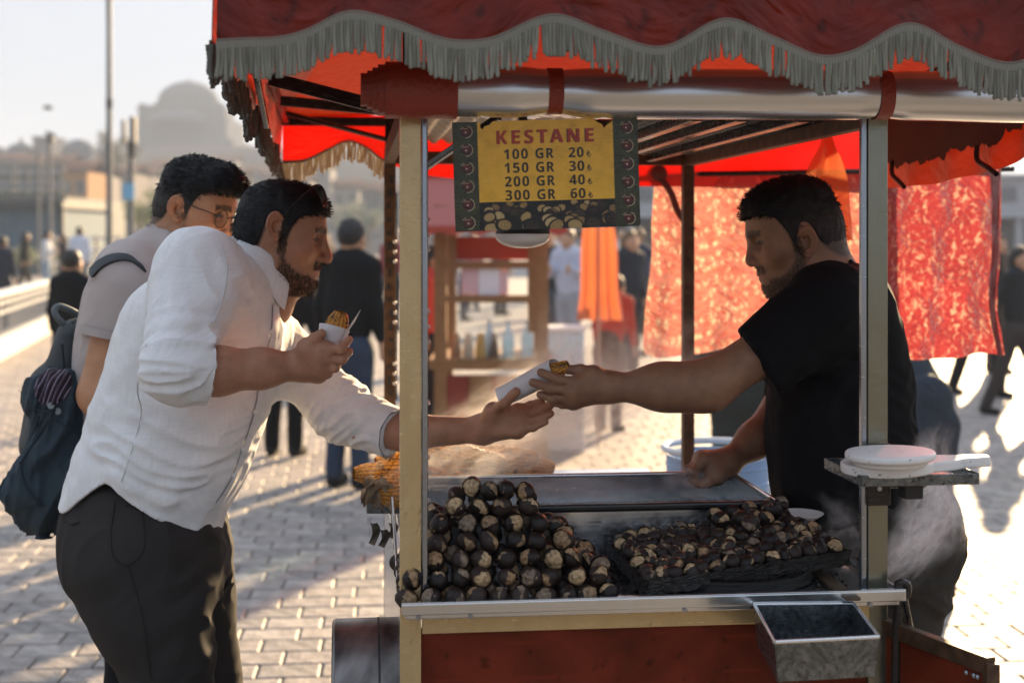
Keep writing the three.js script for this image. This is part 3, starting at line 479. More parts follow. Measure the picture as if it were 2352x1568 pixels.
// roasting pan on its black brazier
{
  const FL = V(0, 0, 0).copy(P(1482, 1338, 2.47)), FR = P(1950, 1268, 2.60), BL = P(1398, 1240, 2.74), BR = FR.clone().add(BL).sub(FL).add(V(-0.02, -0.004, 0));
  const e1 = FR.clone().sub(FL), e2 = BL.clone().sub(FL), n = e1.clone().cross(e2).normalize(); if (n.y < 0) n.negate();
  const pan = thing('roasting_pan', 'blackened square roasting pan tilted on the brazier, its edge wrapped in burnt foil', 'pan');
  const quad = (u, v, h) => FL.clone().lerp(FR, u).lerp(BL.clone().lerp(BR, u), v).addScaledVector(n, h);
  part(pan, 'base', sheet((u, v) => quad(u, v, -0.022), 8, 8, 0.004), M.char);
  const wall = (f) => sheet((u, v) => { const [a, b] = f(u), h = lerp(-0.024, 0.003, v), p = quad(a, b, h); const q = 0.004 * N3(p.x * 40, p.y * 40, p.z * 40) + 0.003 * N3(p.x * 110, p.y * 110, p.z * 110); return p.add(V(q, q * 0.7, q)); }, 90, 6, 0.009);
  part(pan, 'edge', [wall((u) => [u, 0]), wall((u) => [u, 1]), wall((u) => [0, u]), wall((u) => [1, u])], std([0.022, 0.019, 0.017], 0.36, { metalness: 0.3, bumpMap: rep(mottle, 3, 1), bumpScale: 0.006 }));
  reseed(57);
  const lb = 'charred chestnut with pale split top lying in the roasting pan', gp = 'chestnuts in the roasting pan', nu = 15, nv = 8;
  for (let j = 0; j < nv; j++) for (let i = 0; i < nu; i++) {
    const u = clamp((i + 0.5 + (j % 2) * 0.4 - 0.2 + rr(-0.2, 0.2)) / nu, 0.03, 0.97), v = clamp((j + 0.5 + rr(-0.2, 0.2)) / nv, 0.05, 0.97), bump = 0.018 * Math.exp(-((u - 0.72) ** 2 / 0.05 + (v - 0.6) ** 2 / 0.14)) + 0.008 * rnd();
    nut(quad(u, v, 0.0 + bump), 0.0170, lb, gp, 0.45).rotation.x -= 0.5;
  }
  for (let i = 0; i < 14; i++) nut(quad(rr(0.5, 0.92), rr(0.45, 0.9), 0.036 + rr(0, 0.008)), 0.0168, lb, gp, 0.45);
  const c = quad(0.5, 0.42, -0.03), bz = thing('brazier', 'round black charcoal brazier under the tilted roasting pan', 'brazier', [c.x, CY, c.z]);
  const rb = 0.155; part(bz, 'body', new THREE.LatheGeometry([[0.001, 0.002], [rb - 0.006, 0.002], [rb, 0.006], [rb - 0.002, 0.018], [rb - 0.001, 0.020], [rb - 0.004, 0.03], [rb - 0.004, c.y - CY - 0.012], [0.001, c.y - CY - 0.012]].map(([a, b]) => new THREE.Vector2(a, b)), 64), M.char);
  nut(P(1520, 1362, 2.50).setY(CY + 0.018), 0.0185, 'single chestnut fallen on the counter against the brazier foot', undefined, 1);
}
// scraps of shell, a slat, a sheet of paper
{
  reseed(12); const list = [], sc = (x, z, s) => { const a = rr(0, 6.28), g = sheet((u, v) => V((u - 0.5) * s * (1 - 0.5 * v), 0.25 * s * (u - 0.5) ** 2 * 4 + 0.15 * s * Math.sin(v * 5 + a), (v - 0.5) * s * 0.8), 4, 4, 0.0006); list.push(g.applyMatrix4(new THREE.Matrix4().makeRotationFromEuler(new THREE.Euler(rr(-0.5, 0.5), a, rr(-0.4, 0.4)))).translate(...C(x, CY + 0.004 + s * 0.12, z).toArray())); };
  for (let i = 0; i < 150; i++) { const x = rr(0.33, 0.46) + 0.06 * rnd() * rnd(), z = 0.03 - 0.30 * rnd() ** 0.9; sc(x, z, rr(0.003, 0.013)); }
  for (let i = 0; i < 14; i++) sc(rr(0.37, 0.44), rr(-0.22, 0.0), rr(0.015, 0.026));
  for (let i = 0; i < 26; i++) sc(rr(0.72, 0.80), rr(-0.22, 0.02), rr(0.004, 0.012));
  solo('shell_scraps', 'burnt scraps of chestnut shell scattered over the steel counter', 'shell scraps', list, std([0.020, 0.014, 0.011], 0.6, { side: THREE.DoubleSide }), undefined, 'stuff');
  const a = Ly(1875, 1310, CY + 0.008), b = Ly(1962, 1375, CY + 0.008);
  solo('wooden_slat', 'flat brown wooden slat lying on the counter behind the golden post', 'wooden slat', bar(C(a.x, CY + 0.007, a.z), C(b.x, CY + 0.007, b.z), 0.026, 0.006), std([0.16, 0.10, 0.055], 0.7, { map: rep(brushed, 1, 8) }));
  const q = Ly(1418, 1384, CY + 0.003), pp = sheet((u, v) => C(q.x + (u - 0.5) * 0.052, CY + 0.003 + 0.001 * u, q.z + 0.012 - v * 0.02), 4, 4, 0.0006);
  solo('paper_scrap', 'strip of white paper lying on the counter edge beside the chestnut heap', 'paper', pp, std([0.8, 0.79, 0.76], 0.8));
  const d = Ly(1830, 1186, CY + 0.06), pl = P(1835, 1184, 2.86);
  solo('white_dish', 'white dish standing behind the roasting pan', 'dish', new THREE.LatheGeometry([[0.001, 0], [0.03, 0], [0.048, 0.012], [0.05, 0.014], [0.047, 0.013], [0.028, 0.003], [0.001, 0.003]].map(([x, y]) => new THREE.Vector2(x, y)), 40).translate(pl.x, pl.y - 0.008, pl.z), M.white);
  solo('dish_stand', 'dark stand under the white dish behind the roasting pan', 'stand', new THREE.LatheGeometry([[0.001, 0], [0.035, 0], [0.03, 0.004], [0.02, pl.y - 0.012 - CY], [0.001, pl.y - 0.012 - CY]].map(([x, y]) => new THREE.Vector2(x, y)), 24).translate(pl.x, CY + 0.001, pl.z), M.darkMetal);
}
// ------------------------------------------------------------------ roasted corn
const cobGeo = [0, 1, 2].map((k) => {
  const nu = 120, nv = 100, L = 0.19, rows = 14, col = [];
  const g = sheet((u, v) => { const a = u * 2 * Math.PI, t = v, r0 = 0.0245 * Math.pow(Math.sin(Math.PI * clamp(0.05 + 0.80 * (1 - t), 0, 1) ** 0.8), 0.55), kn = Math.pow(Math.abs(Math.sin(a * rows / 2)), 0.6) * Math.pow(Math.abs(Math.sin(t * L / 0.0085 * Math.PI * 0.5 + (Math.floor(u * rows) % 2) * 1.5)), 0.5), r = r0 * (0.90 + 0.14 * kn + 0.05 * N3(a, t * 6, k)); return V(r * Math.cos(a), (t - 0.5) * L, r * Math.sin(a)); }, nu, nv, 0);
  for (let j = 0; j <= nv; j++) for (let i = 0; i <= nu; i++) { const u = i / nu, v = j / nv, a = u * 2 * Math.PI, ch = smoothstep(fbm(Math.cos(a) * 1.3 + k * 7, v * 5, Math.sin(a) * 1.3, 3) + 0.5 * N3(u * 40, v * 60, k), 0.02, 0.34), kn = Math.abs(Math.sin(a * rows / 2)) > 0.35 ? 1 : 0.35; col.push(lerp(0.58, 0.03, ch) * kn, lerp(0.25, 0.016, ch) * kn, lerp(0.025, 0.008, ch) * kn); }
  g.setAttribute('color', new THREE.Float32BufferAttribute(col, 3)); return g;
});
const cornMat = std([1, 1, 1], 0.42, { vertexColors: true });
function cob(a, b, k, label, group, r = 1) { const o = new THREE.Mesh(cobGeo[k % 3], cornMat); o.name = numbered('corn_cob'); scene.add(o); o.castShadow = o.receiveShadow = true; o.position.copy(a).add(b).multiplyScalar(0.5); o.quaternion.setFromUnitVectors(V(0, 1, 0), b.clone().sub(a).normalize()); o.scale.set(r, b.distanceTo(a) / 0.19, r); o.rotateY(rr(0, 6)); return tag(o, label, 'corn cob', group); }
{
  reseed(5);
  const ty = 0.995, ta = thing('corn_tray', 'steel side tray that carries the roasted corn cobs', 'tray');
  const a = P(862, 1170, 3.2), x0 = -0.32, x1 = 0.17, z0 = -3.14, z1 = -3.52;
  part(ta, 'tray_floor', at(box(x1 - x0, 0.006, z0 - z1), (x0 + x1) / 2, ty - 0.02, (z0 + z1) / 2), M.steelDark);
  part(ta, 'lip', [at(box(x1 - x0, 0.03, 0.004), (x0 + x1) / 2, ty - 0.01, z0), at(box(0.004, 0.03, z0 - z1 - 0.004), x0, ty - 0.01, (z0 + z1) / 2)], M.steelDark);
  part(ta, 'support', [at(box(0.02, ty - 0.02 - CY, 0.02), -0.25, (ty - 0.024 + CY) / 2, -3.3), at(box(0.02, ty - 0.024 - CY, 0.02), 0.1, (ty - 0.024 + CY) / 2, -3.3)], M.darkMetal);
  const gl = 'roasted corn cob sticking out over the husks beside the golden post';
  cob(P(985, 1085, 3.22), P(812, 1088, 3.16), 0, 'roasted corn cob, uppermost over the husks beside the golden post', undefined, 1.1);
  cob(P(995, 1118, 3.20), P(840, 1112, 3.12), 1, 'half charred corn cob, middle one over the husks', undefined, 1.05);
  cob(P(1005, 1142, 3.19), P(862, 1136, 3.10), 2, 'orange corn cob, lowest one lying on the husks', undefined, 1.1);
  cob(P(1010, 1060, 3.25), P(862, 1062, 3.20), 1, 'corn cob behind the sleeve cuff at the top of the corn stack', undefined, 1.0);
  const gb = 'roasted corn cob in the heap steaming behind the chestnuts', gp = 'corn cobs in the steaming heap';
  for (let i = 0; i < 15; i++) { const r = i % 5, lay = Math.floor(i / 5), x = 985 + r * 38 + lay * 14, y = 1095 - lay * 30 + r * 5, z = 3.24 + r * 0.035 + rr(-0.02, 0.02); cob(P(x - 62, y - 8 + rr(-9, 9), z), P(x + 108, y + 12 + rr(-12, 12), z + rr(-0.07, 0.07)), i, gb, gp, rr(0.92, 1.08)); }
  // husks
  const hm = phys([0.62, 0.47, 0.30], 0.75, { transmission: 0.35, thickness: 0, side: THREE.DoubleSide, bumpMap: rep(brushed, 1, 8), bumpScale: 0.002 });
  const hk = thing('corn_husks', 'pale dried corn husks hanging out under the roasted cobs', 'corn husks');
  for (let i = 0; i < 12; i++) { const s = P(930 - i * 5, 1150 + rr(-15, 12), 3.14 + rr(-0.03, 0.05)), e = P(815 + rr(0, 60), 1125 + rr(0, 65), 3.06 + rr(-0.02, 0.06)), w = rr(0.016, 0.03), ph = rr(0, 6); part(hk, 'husk_leaf', sheet((u, v) => { const p = s.clone().lerp(e, u); p.y += 0.03 * Math.sin(u * 2.6) - 0.04 * u * u * rnd() * 0 + 0.01 * Math.sin(v * 7 + u * 4 + ph); p.y += (v - 0.5) * w * 1.6 * Math.sin(Math.PI * Math.min(1, u * 0.8 + 0.25)); p.z += (v - 0.5) * w * 0.8 + 0.008 * Math.sin(u * 9 + ph); return p; }, 18, 8, 0.0006), hm); }
  for (const [x, y, d] of [[858, 1200, 50], [880, 1215, 40], [900, 1200, 34]]) part(hk, 'dry_strip', sheet((u, v) => P(x + (u - 0.5) * 16 + 6 * Math.sin(v * 4), y + v * d, 3.02).add(V(0, 0, 0.01 * Math.sin(u * 3 + v * 5))), 4, 10, 0.0008), std([0.09, 0.075, 0.055], 0.8));
}
// ------------------------------------------------------------------ price board and lamp
{
  const w = 0.3135, h = 0.184, S = 4, cv = document.createElement('canvas'); cv.width = 1712; cv.height = 1004; const c = cv.getContext('2d'); const k = 1712 / 428;
  c.fillStyle = '#ecb838'; c.fillRect(0, 0, 1712, 1004); reseed(9);
  for (let i = 0; i < 900; i++) { c.fillStyle = rnd() < 0.5 ? 'rgba(120,85,10,0.05)' : 'rgba(240,200,90,0.05)'; c.beginPath(); c.arc(rr(0, 1712), rr(0, 1004), rr(4, 60), 0, 7); c.fill(); }
  for (let i = 0; i < 60; i++) { c.strokeStyle = 'rgba(70,45,10,0.25)'; c.lineWidth = rr(0.5, 2); c.beginPath(); let x = rr(240, 1480), y = rr(0, 740); c.moveTo(x, y); for (let j = 0; j < 4; j++) c.lineTo(x += rr(-14, 14), y += rr(-14, 14)); c.stroke(); }
  for (const x0 of [0, 1482]) {  // the printed borders: open burrs
    for (let r = 0; r < 6; r++) {
      const y0 = r * 167.5; const gr = ['#2c3320', '#333620', '#2a2d1c'][r % 3]; c.fillStyle = gr; c.fillRect(x0, y0, 230, 168);
      for (let i = 0; i < 420; i++) { const a = rr(0, 6.28), q = rr(40, 120), cx = x0 + 115 + Math.cos(a) * q, cy = y0 + 84 + Math.sin(a) * q * 0.75; if (cx < x0 + 2 || cx > x0 + 228 || cy < y0 + 2 || cy > y0 + 166) continue; c.strokeStyle = ['rgba(120,118,70,0.55)', 'rgba(20,22,12,0.7)', 'rgba(84,90,52,0.6)', 'rgba(150,140,95,0.35)'][i % 4]; c.lineWidth = 1.6; c.beginPath(); c.moveTo(cx, cy); c.lineTo(cx + Math.cos(a + rr(-0.7, 0.7)) * 20, cy + Math.sin(a + rr(-0.7, 0.7)) * 20); c.stroke(); }
      c.save(); c.translate(x0 + 128, y0 + 90); c.fillStyle = '#3a1410'; c.beginPath(); c.ellipse(0, 0, 54, 50, 0, 0, 7); c.fill(); c.fillStyle = '#5a2018'; c.beginPath(); c.ellipse(-4, -6, 34, 30, 0.4, 0, 7); c.fill();
      c.strokeStyle = 'rgba(205,190,160,0.9)'; c.lineWidth = 7; c.beginPath(); c.arc(0, 0, 55, -1.25, 1.75); c.stroke(); c.lineWidth = 5; c.beginPath(); c.moveTo(-42, -52); c.quadraticCurveTo(-20, -18, 18, -34); c.moveTo(-60, -32); c.lineTo(-28, -26); c.stroke(); c.fillStyle = 'rgba(235,215,200,0.9)'; c.beginPath(); c.arc(-6, 4, 8, 0, 7); c.fill(); c.restore();
    }
  }
  // the printed strip of chestnuts
  c.save(); c.beginPath(); c.rect(230, 742, 1252, 262); c.clip(); c.fillStyle = '#12100d'; c.fillRect(230, 742, 1252, 262);
  for (let i = 0; i < 62; i++) {
    const x = rr(230, 1482), y = 770 + 230 * ((i % 31) / 31) + rr(-14, 14), r = 34 + 46 * ((y - 742) / 262), a = rr(-0.7, 0.7); c.save(); c.translate(x, y); c.rotate(a);
    c.fillStyle = '#1a1410'; c.beginPath(); c.ellipse(0, 4, r * 1.18, r * 0.92, 0, 0, 7); c.fill();
    c.fillStyle = ['#b49a66', '#a08452', '#c4ad7c', '#8c7048', '#3a3026', '#2a221c'][i % 6]; c.beginPath(); c.ellipse(r * 0.06, -2, r * 0.86, r * 0.68, 0, 0, 7); c.fill();
    c.strokeStyle = 'rgba(70,48,24,0.55)'; c.lineWidth = 3; for (let j = -3; j <= 3; j++) { c.beginPath(); c.ellipse(0, -2, r * Math.abs(0.24 * j) + 2, r * 0.66, 0, j < 0 ? 1.7 : -1.5, j < 0 ? 4.6 : 1.5); c.stroke(); }
    c.restore();
  }
  c.restore();
  c.textBaseline = 'alphabetic';
  const put = (t, x, y, size, fill, sx = 1, gap = 0) => { c.save(); c.translate(x, y); c.scale(sx, 1); c.font = 'bold ' + size + 'px sans-serif'; c.fillStyle = fill; c.strokeStyle = fill; c.lineWidth = size * 0.012; let q = 0; for (const ch of t) { c.fillText(ch, q, 0); c.strokeText(ch, q, 0); q += c.measureText(ch).width + gap; } c.restore(); return q * sx; };
  c.save(); c.shadowColor = '#3a0f06'; c.shadowBlur = 0; put('KESTANE', 388, 212, 172, '#4a1508', 1.06, 22); put('KESTANE', 391, 209, 168, '#a8321c', 1.075, 24); c.restore();
  const lira = (x, y, s) => { c.save(); c.translate(x, y); c.strokeStyle = '#1d1c16'; c.lineWidth = s * 0.13; c.lineCap = 'butt'; c.beginPath(); c.moveTo(s * 0.22, -s); c.lineTo(s * 0.22, -s * 0.06); c.quadraticCurveTo(s * 0.62, -s * 0.05, s * 0.62, -s * 0.45); c.moveTo(0, -s * 0.50); c.lineTo(s * 0.5, -s * 0.78); c.moveTo(0, -s * 0.30); c.lineTo(s * 0.5, -s * 0.58); c.stroke(); c.restore(); };
  [['100', '20'], ['150', '30'], ['200', '40'], ['300', '60']].forEach(([g, t], i) => { const y = 352 + i * 126, x = 462 + i * 2, s = 128; put(g, x, y, s, '#1d1c16', 1.0, 10); put('GR', x + 290, y, s, '#1d1c16', 0.98, 6); put(t, x + 600, y, s, '#1d1c16', 1.0, 6); lira(x + 770, y, 60); });
  const tx = new THREE.CanvasTexture(cv); tx.colorSpace = THREE.SRGBColorSpace;
  const face = std([0.92, 0.90, 0.86], 0.6, { map: tx, roughnessMap: rep(scratch, 1, 1) });
  const sg = new THREE.Group(); sg.name = numbered('price_board'); scene.add(sg); tag(sg, 'hanging yellow price board for chestnuts reading KESTANE over four weights and prices', 'price board');
  // outline with its torn upper edge
  const sh = new THREE.Shape(); sh.moveTo(-w / 2, -h / 2); sh.lineTo(w / 2 - 0.006, -h / 2); sh.quadraticCurveTo(w / 2, -h / 2, w / 2, -h / 2 + 0.006); sh.lineTo(w / 2, h / 2);
  for (const [x, y] of [[0.118, 0.0], [0.113, -0.006], [0.104, -0.012], [0.100, -0.017], [0.096, -0.010], [0.088, -0.006], [0.080, 0.0], [-0.088, 0.0], [-0.094, -0.006], [-0.102, -0.008], [-0.106, -0.014], [-0.110, -0.009], [-0.109, -0.003], [-0.116, 0.0]]) sh.lineTo(x, h / 2 + y); sh.lineTo(-w / 2, h / 2); sh.closePath();
  const fg = new THREE.ShapeGeometry(sh), uv = fg.attributes.uv, pp = fg.attributes.position; for (let i = 0; i < pp.count; i++) uv.setXY(i, pp.getX(i) / w + 0.5, pp.getY(i) / h + 0.5);
  part(sg, 'printed_face', fg.translate(0, 0, 0.0046), face);
  part(sg, 'board', new THREE.ExtrudeGeometry(sh, { depth: 0.008, bevelEnabled: false }).translate(0, 0, -0.004), std([0.10, 0.09, 0.07], 0.7));
  for (const x of [-0.115, 0.125]) part(sg, 'wire', rod(V(x, h / 2 - 0.012, 0), V(x, h / 2 + 0.03, 0), 0.0012, 6), M.alu);
  const zc = 2.405; sg.position.copy(P(1255, 400.5, zc)); sg.rotation.set(0.01, 0.035, 0.0315);
  const lp = P(1201, 540, 2.47), lg = thing('ceiling_lamp', 'unlit dome lamp with a white cover hanging just under the price board', 'lamp', lp.toArray());
  const R = 0.0475, pr = []; for (let i = 0; i <= 14; i++) { const a = i / 14 * Math.PI / 2; pr.push(new THREE.Vector2(Math.max(0.0005, R * Math.sin(a)), -0.021 * Math.cos(a) - 0.002)); } pr.push(new THREE.Vector2(R, 0.002));
  part(lg, 'cover', new THREE.LatheGeometry(pr, 48), phys([0.72, 0.68, 0.66], 0.25, { transmission: 0.25, thickness: 0 }));
  part(lg, 'base', at(cyl(R * 0.96, R * 1.0, 0.010, 48), 0, 0.0075, 0), M.black);
  part(lg, 'stem', at(cyl(0.008, 0.008, 0.24, 12), 0, 0.132, -0.004), M.darkMetal);
}
// string of small lamps taped to the corner strip of the posts
{
  const lc = thing('light_chain', 'chain of small clear bulbs taped along the golden post above the chestnuts', 'light chain', [O.x, 0, O.z], TH), bm = phys([0.75, 0.62, 0.55], 0.2, { transmission: 0.6, thickness: 0 });
  for (const y of [505, 540, 573, 715, 750, 785, 925, 1050, 1085, 1120, 1150]) { const p = Lz(973, y, -0.018); part(lc, 'bulb', new THREE.SphereGeometry(0.005, 14, 10).translate(0.031, p.y, -0.018), bm); }
  part(lc, 'cable', rod(V(0.0305, 1.10, -0.020), V(0.0305, 1.74, -0.020), 0.0016, 6), M.black);
  const lc2 = thing('light_chain', 'chain of small bright bulbs taped along the punched rear post', 'light chain', [O.x, 0, O.z], TH);
  for (const y of [555, 578, 600, 695, 718, 740, 835, 858, 880]) { const p = Lz(906, y, -D + 0.01); part(lc2, 'bulb', new THREE.SphereGeometry(0.0062, 14, 10).translate(p.x, p.y, -D + 0.012), M.white); }
  part(lc2, 'cable', rod(V(0.018, 1.14, -D), V(0.018, 1.70, -D), 0.002, 6), M.black);
}
// ------------------------------------------------------------------ red curtain, bag, tub
{
  const burst = (() => { // woven leaf pattern
    const S = 1024, cv = document.createElement('canvas'); cv.width = cv.height = S; const c = cv.getContext('2d'); c.fillStyle = '#d2877c'; c.fillRect(0, 0, S, S); reseed(77);
    for (let i = 0; i < 500; i++) { c.fillStyle = ['rgba(205,92,80,0.25)', 'rgba(240,150,110,0.22)', 'rgba(220,70,60,0.2)'][i % 3]; c.beginPath(); c.ellipse(rr(0, S), rr(0, S), rr(10, 70), rr(6, 26), rr(-0.5, 0.5), 0, 7); c.fill(); }
    for (let i = 0; i < 120; i++) { const x = rr(0, S), y = rr(0, S), n = 5 + Math.floor(rnd() * 5), b = rr(-0.6, 0.6) + (rnd() < 0.5 ? Math.PI : 0); for (const ox of [-S, 0, S]) for (const oy of [-S, 0, S]) { if (Math.abs(x + ox - S / 2) > S * 0.62 || Math.abs(y + oy - S / 2) > S * 0.62) continue; for (let j = 0; j < n; j++) { const a = b + (j / (n - 1) - 0.5) * 2.4, L = 34 + 30 * ((i * 7 + j * 3) % 5) / 5; c.strokeStyle = 'rgba(255,236,196,' + (0.45 + 0.4 * ((i + j) % 3) / 3) + ')'; c.lineWidth = 6; c.lineCap = 'round'; c.beginPath(); c.moveTo(x + ox, y + oy); c.quadraticCurveTo(x + ox + Math.cos(a) * L * 0.6, y + oy + Math.sin(a) * L * 0.6 - 6, x + ox + Math.cos(a) * L, y + oy + Math.sin(a) * L); c.stroke(); } } }
    const t = new THREE.CanvasTexture(cv); t.colorSpace = THREE.SRGBColorSpace; t.wrapS = t.wrapT = THREE.RepeatWrapping; return t;
  })();
  const woven = dataTex(256, 256, (u, v) => { const f = fbm(u * 26 + 2.5 * tile(u, v, 2, 4, 3), v * 9 + 2 * tile(u, v, 2, 1, 3), 4, 4), g = tile(u, v, 3, 8, 3), m = smoothstep(f + 0.55 * g, -0.05, 0.38); return [lerp(0.74, 0.94, m), lerp(0.27, 0.74, m), lerp(0.28, 0.64, m)]; }, true);
  const cu = thing('patterned_curtain', 'red and cream leaf patterned cloth hung behind the seller and lit by the sun', 'curtain');
  const zc = 4.26, A = rep(burst, 2.6, 2.0), ma = phys([0.40, 0.41, 0.42], 0.95, { map: A, transmission: 0.78, thickness: 0, side: THREE.DoubleSide, bumpMap: rep(mottle, 3, 3), bumpScale: 0.01 }), mb = phys([0.40, 0.40, 0.41], 0.95, { map: rep(woven, 1.1, 1.6), transmission: 0.72, thickness: 0, side: THREE.DoubleSide, bumpMap: rep(mottle, 3, 5), bumpScale: 0.012 });
  const le = curve1([[395, 1505], [500, 1497], [600, 1495], [700, 1482], [790, 1476], [820, 1482]]), re = curve1([[380, 2305], [560, 2302], [700, 2292], [800, 2305], [830, 2310]]);
  const lowA = curve1([[1476, 800], [1530, 822], [1590, 816], [1700, 800], [1900, 812], [2060, 818]]), lowB = curve1([[2040, 822], [2110, 826], [2190, 822], [2250, 812], [2310, 815]]);
  part(cu, 'curtain_cloth', sheet((u, v) => { const x0 = lerp(1500, 2070, u), y = lerp(398, lowA(x0), v), x = lerp(le(y), 2070, u); const p = P(x, y, zc); p.z += 0.02 * Math.sin(u * 24 + 2 * v) * (0.4 + 0.6 * v) * (1 - 0.6 * smoothstep(u, 0.2, 0.5)) + 0.012 * N3(u * 9, v * 6, 3); return p; }, 120, 60, 0), ma);
  part(cu, 'curtain_cloth', sheet((u, v) => { const x0 = lerp(2034, 2305, u), y = lerp(392, lowB(x0), v), x = lerp(2034, re(y), u); const p = P(x, y, zc - 0.07); p.z += 0.02 * N3(u * 5, v * 7, 7) + 0.012 * Math.sin(u * 17 + v * 3); return p; }, 80, 80, 0), mb);
  part(cu, 'folded_edge', sheet((u, v) => { const y = lerp(388, 816, v), x = re(y) - 4 - u * (26 - 14 * v); const p = P(x, y, zc - 0.105); p.z += 0.015 * N3(u * 5, v * 7, 2); return p; }, 8, 60, 0), mb);
  part(cu, 'knot', [new THREE.IcosahedronGeometry(0.028, 3).translate(...P(1512, 398, zc - 0.02).toArray()), tube([P(1512, 402, zc - 0.03), P(1540, 440, zc - 0.04), P(1560, 490, zc - 0.03), P(1592, 530, zc - 0.02)], 0.010, 20, 8)], std([0.10, 0.02, 0.015], 0.8));
  part(cu, 'rail', rod(P(1440, 402, zc + 0.01), P(2330, 388, zc - 0.05), 0.008), M.darkMetal);
  const bag = curve1([[305, 1892], [340, 1880], [395, 1850], [440, 1846], [560, 1905]]), bag2 = curve1([[305, 1905], [340, 1918], [400, 1942], [470, 1950], [560, 1960]]);
  solo('orange_bag', 'thin orange plastic bag hanging from the roof bar behind the head of the seller', 'bag', sheet((u, v) => { const y = lerp(300, 552, v), p = P(lerp(bag(y), bag2(y), u), y, 3.62); p.z += 0.02 * Math.sin(u * 7 + v * 2) + 0.012 * N3(u * 3, v * 6, 1); return p; }, 24, 40, 0), phys([0.78, 0.24, 0.09], 0.5, { transmission: 0.6, thickness: 0, side: THREE.DoubleSide }));
  const tb = thing('blue_tub', 'tall pale blue plastic tub with a thick rim standing behind the cart beside the curtain', 'tub', P(1650, 1020, 4.45).setY(0).toArray());
  const Hh = P(1650, 1020, 4.45).y, R = 0.168, bl = std([0.20, 0.36, 0.62], 0.4);
  part(tb, 'body', new THREE.LatheGeometry([[0.001, 0], [R * 0.78, 0], [R * 0.80, 0.01], [R * 0.97, Hh - 0.03], [R * 0.95, Hh - 0.03], [R * 0.77, 0.015], [0.001, 0.015]].map(([a, b]) => new THREE.Vector2(a, b)), 56), bl);
  part(tb, 'rim', at(new THREE.TorusGeometry(R, 0.011, 12, 64), 0, Hh - 0.012, 0, Math.PI / 2), std([0.50, 0.62, 0.74], 0.35));
  for (let k = 0; k < 3; k++) part(tb, 'rib', at(new THREE.TorusGeometry(R * (0.955 - k * 0.01), 0.005, 8, 56), 0, Hh - 0.06 - k * 0.05, 0, Math.PI / 2), bl);
}
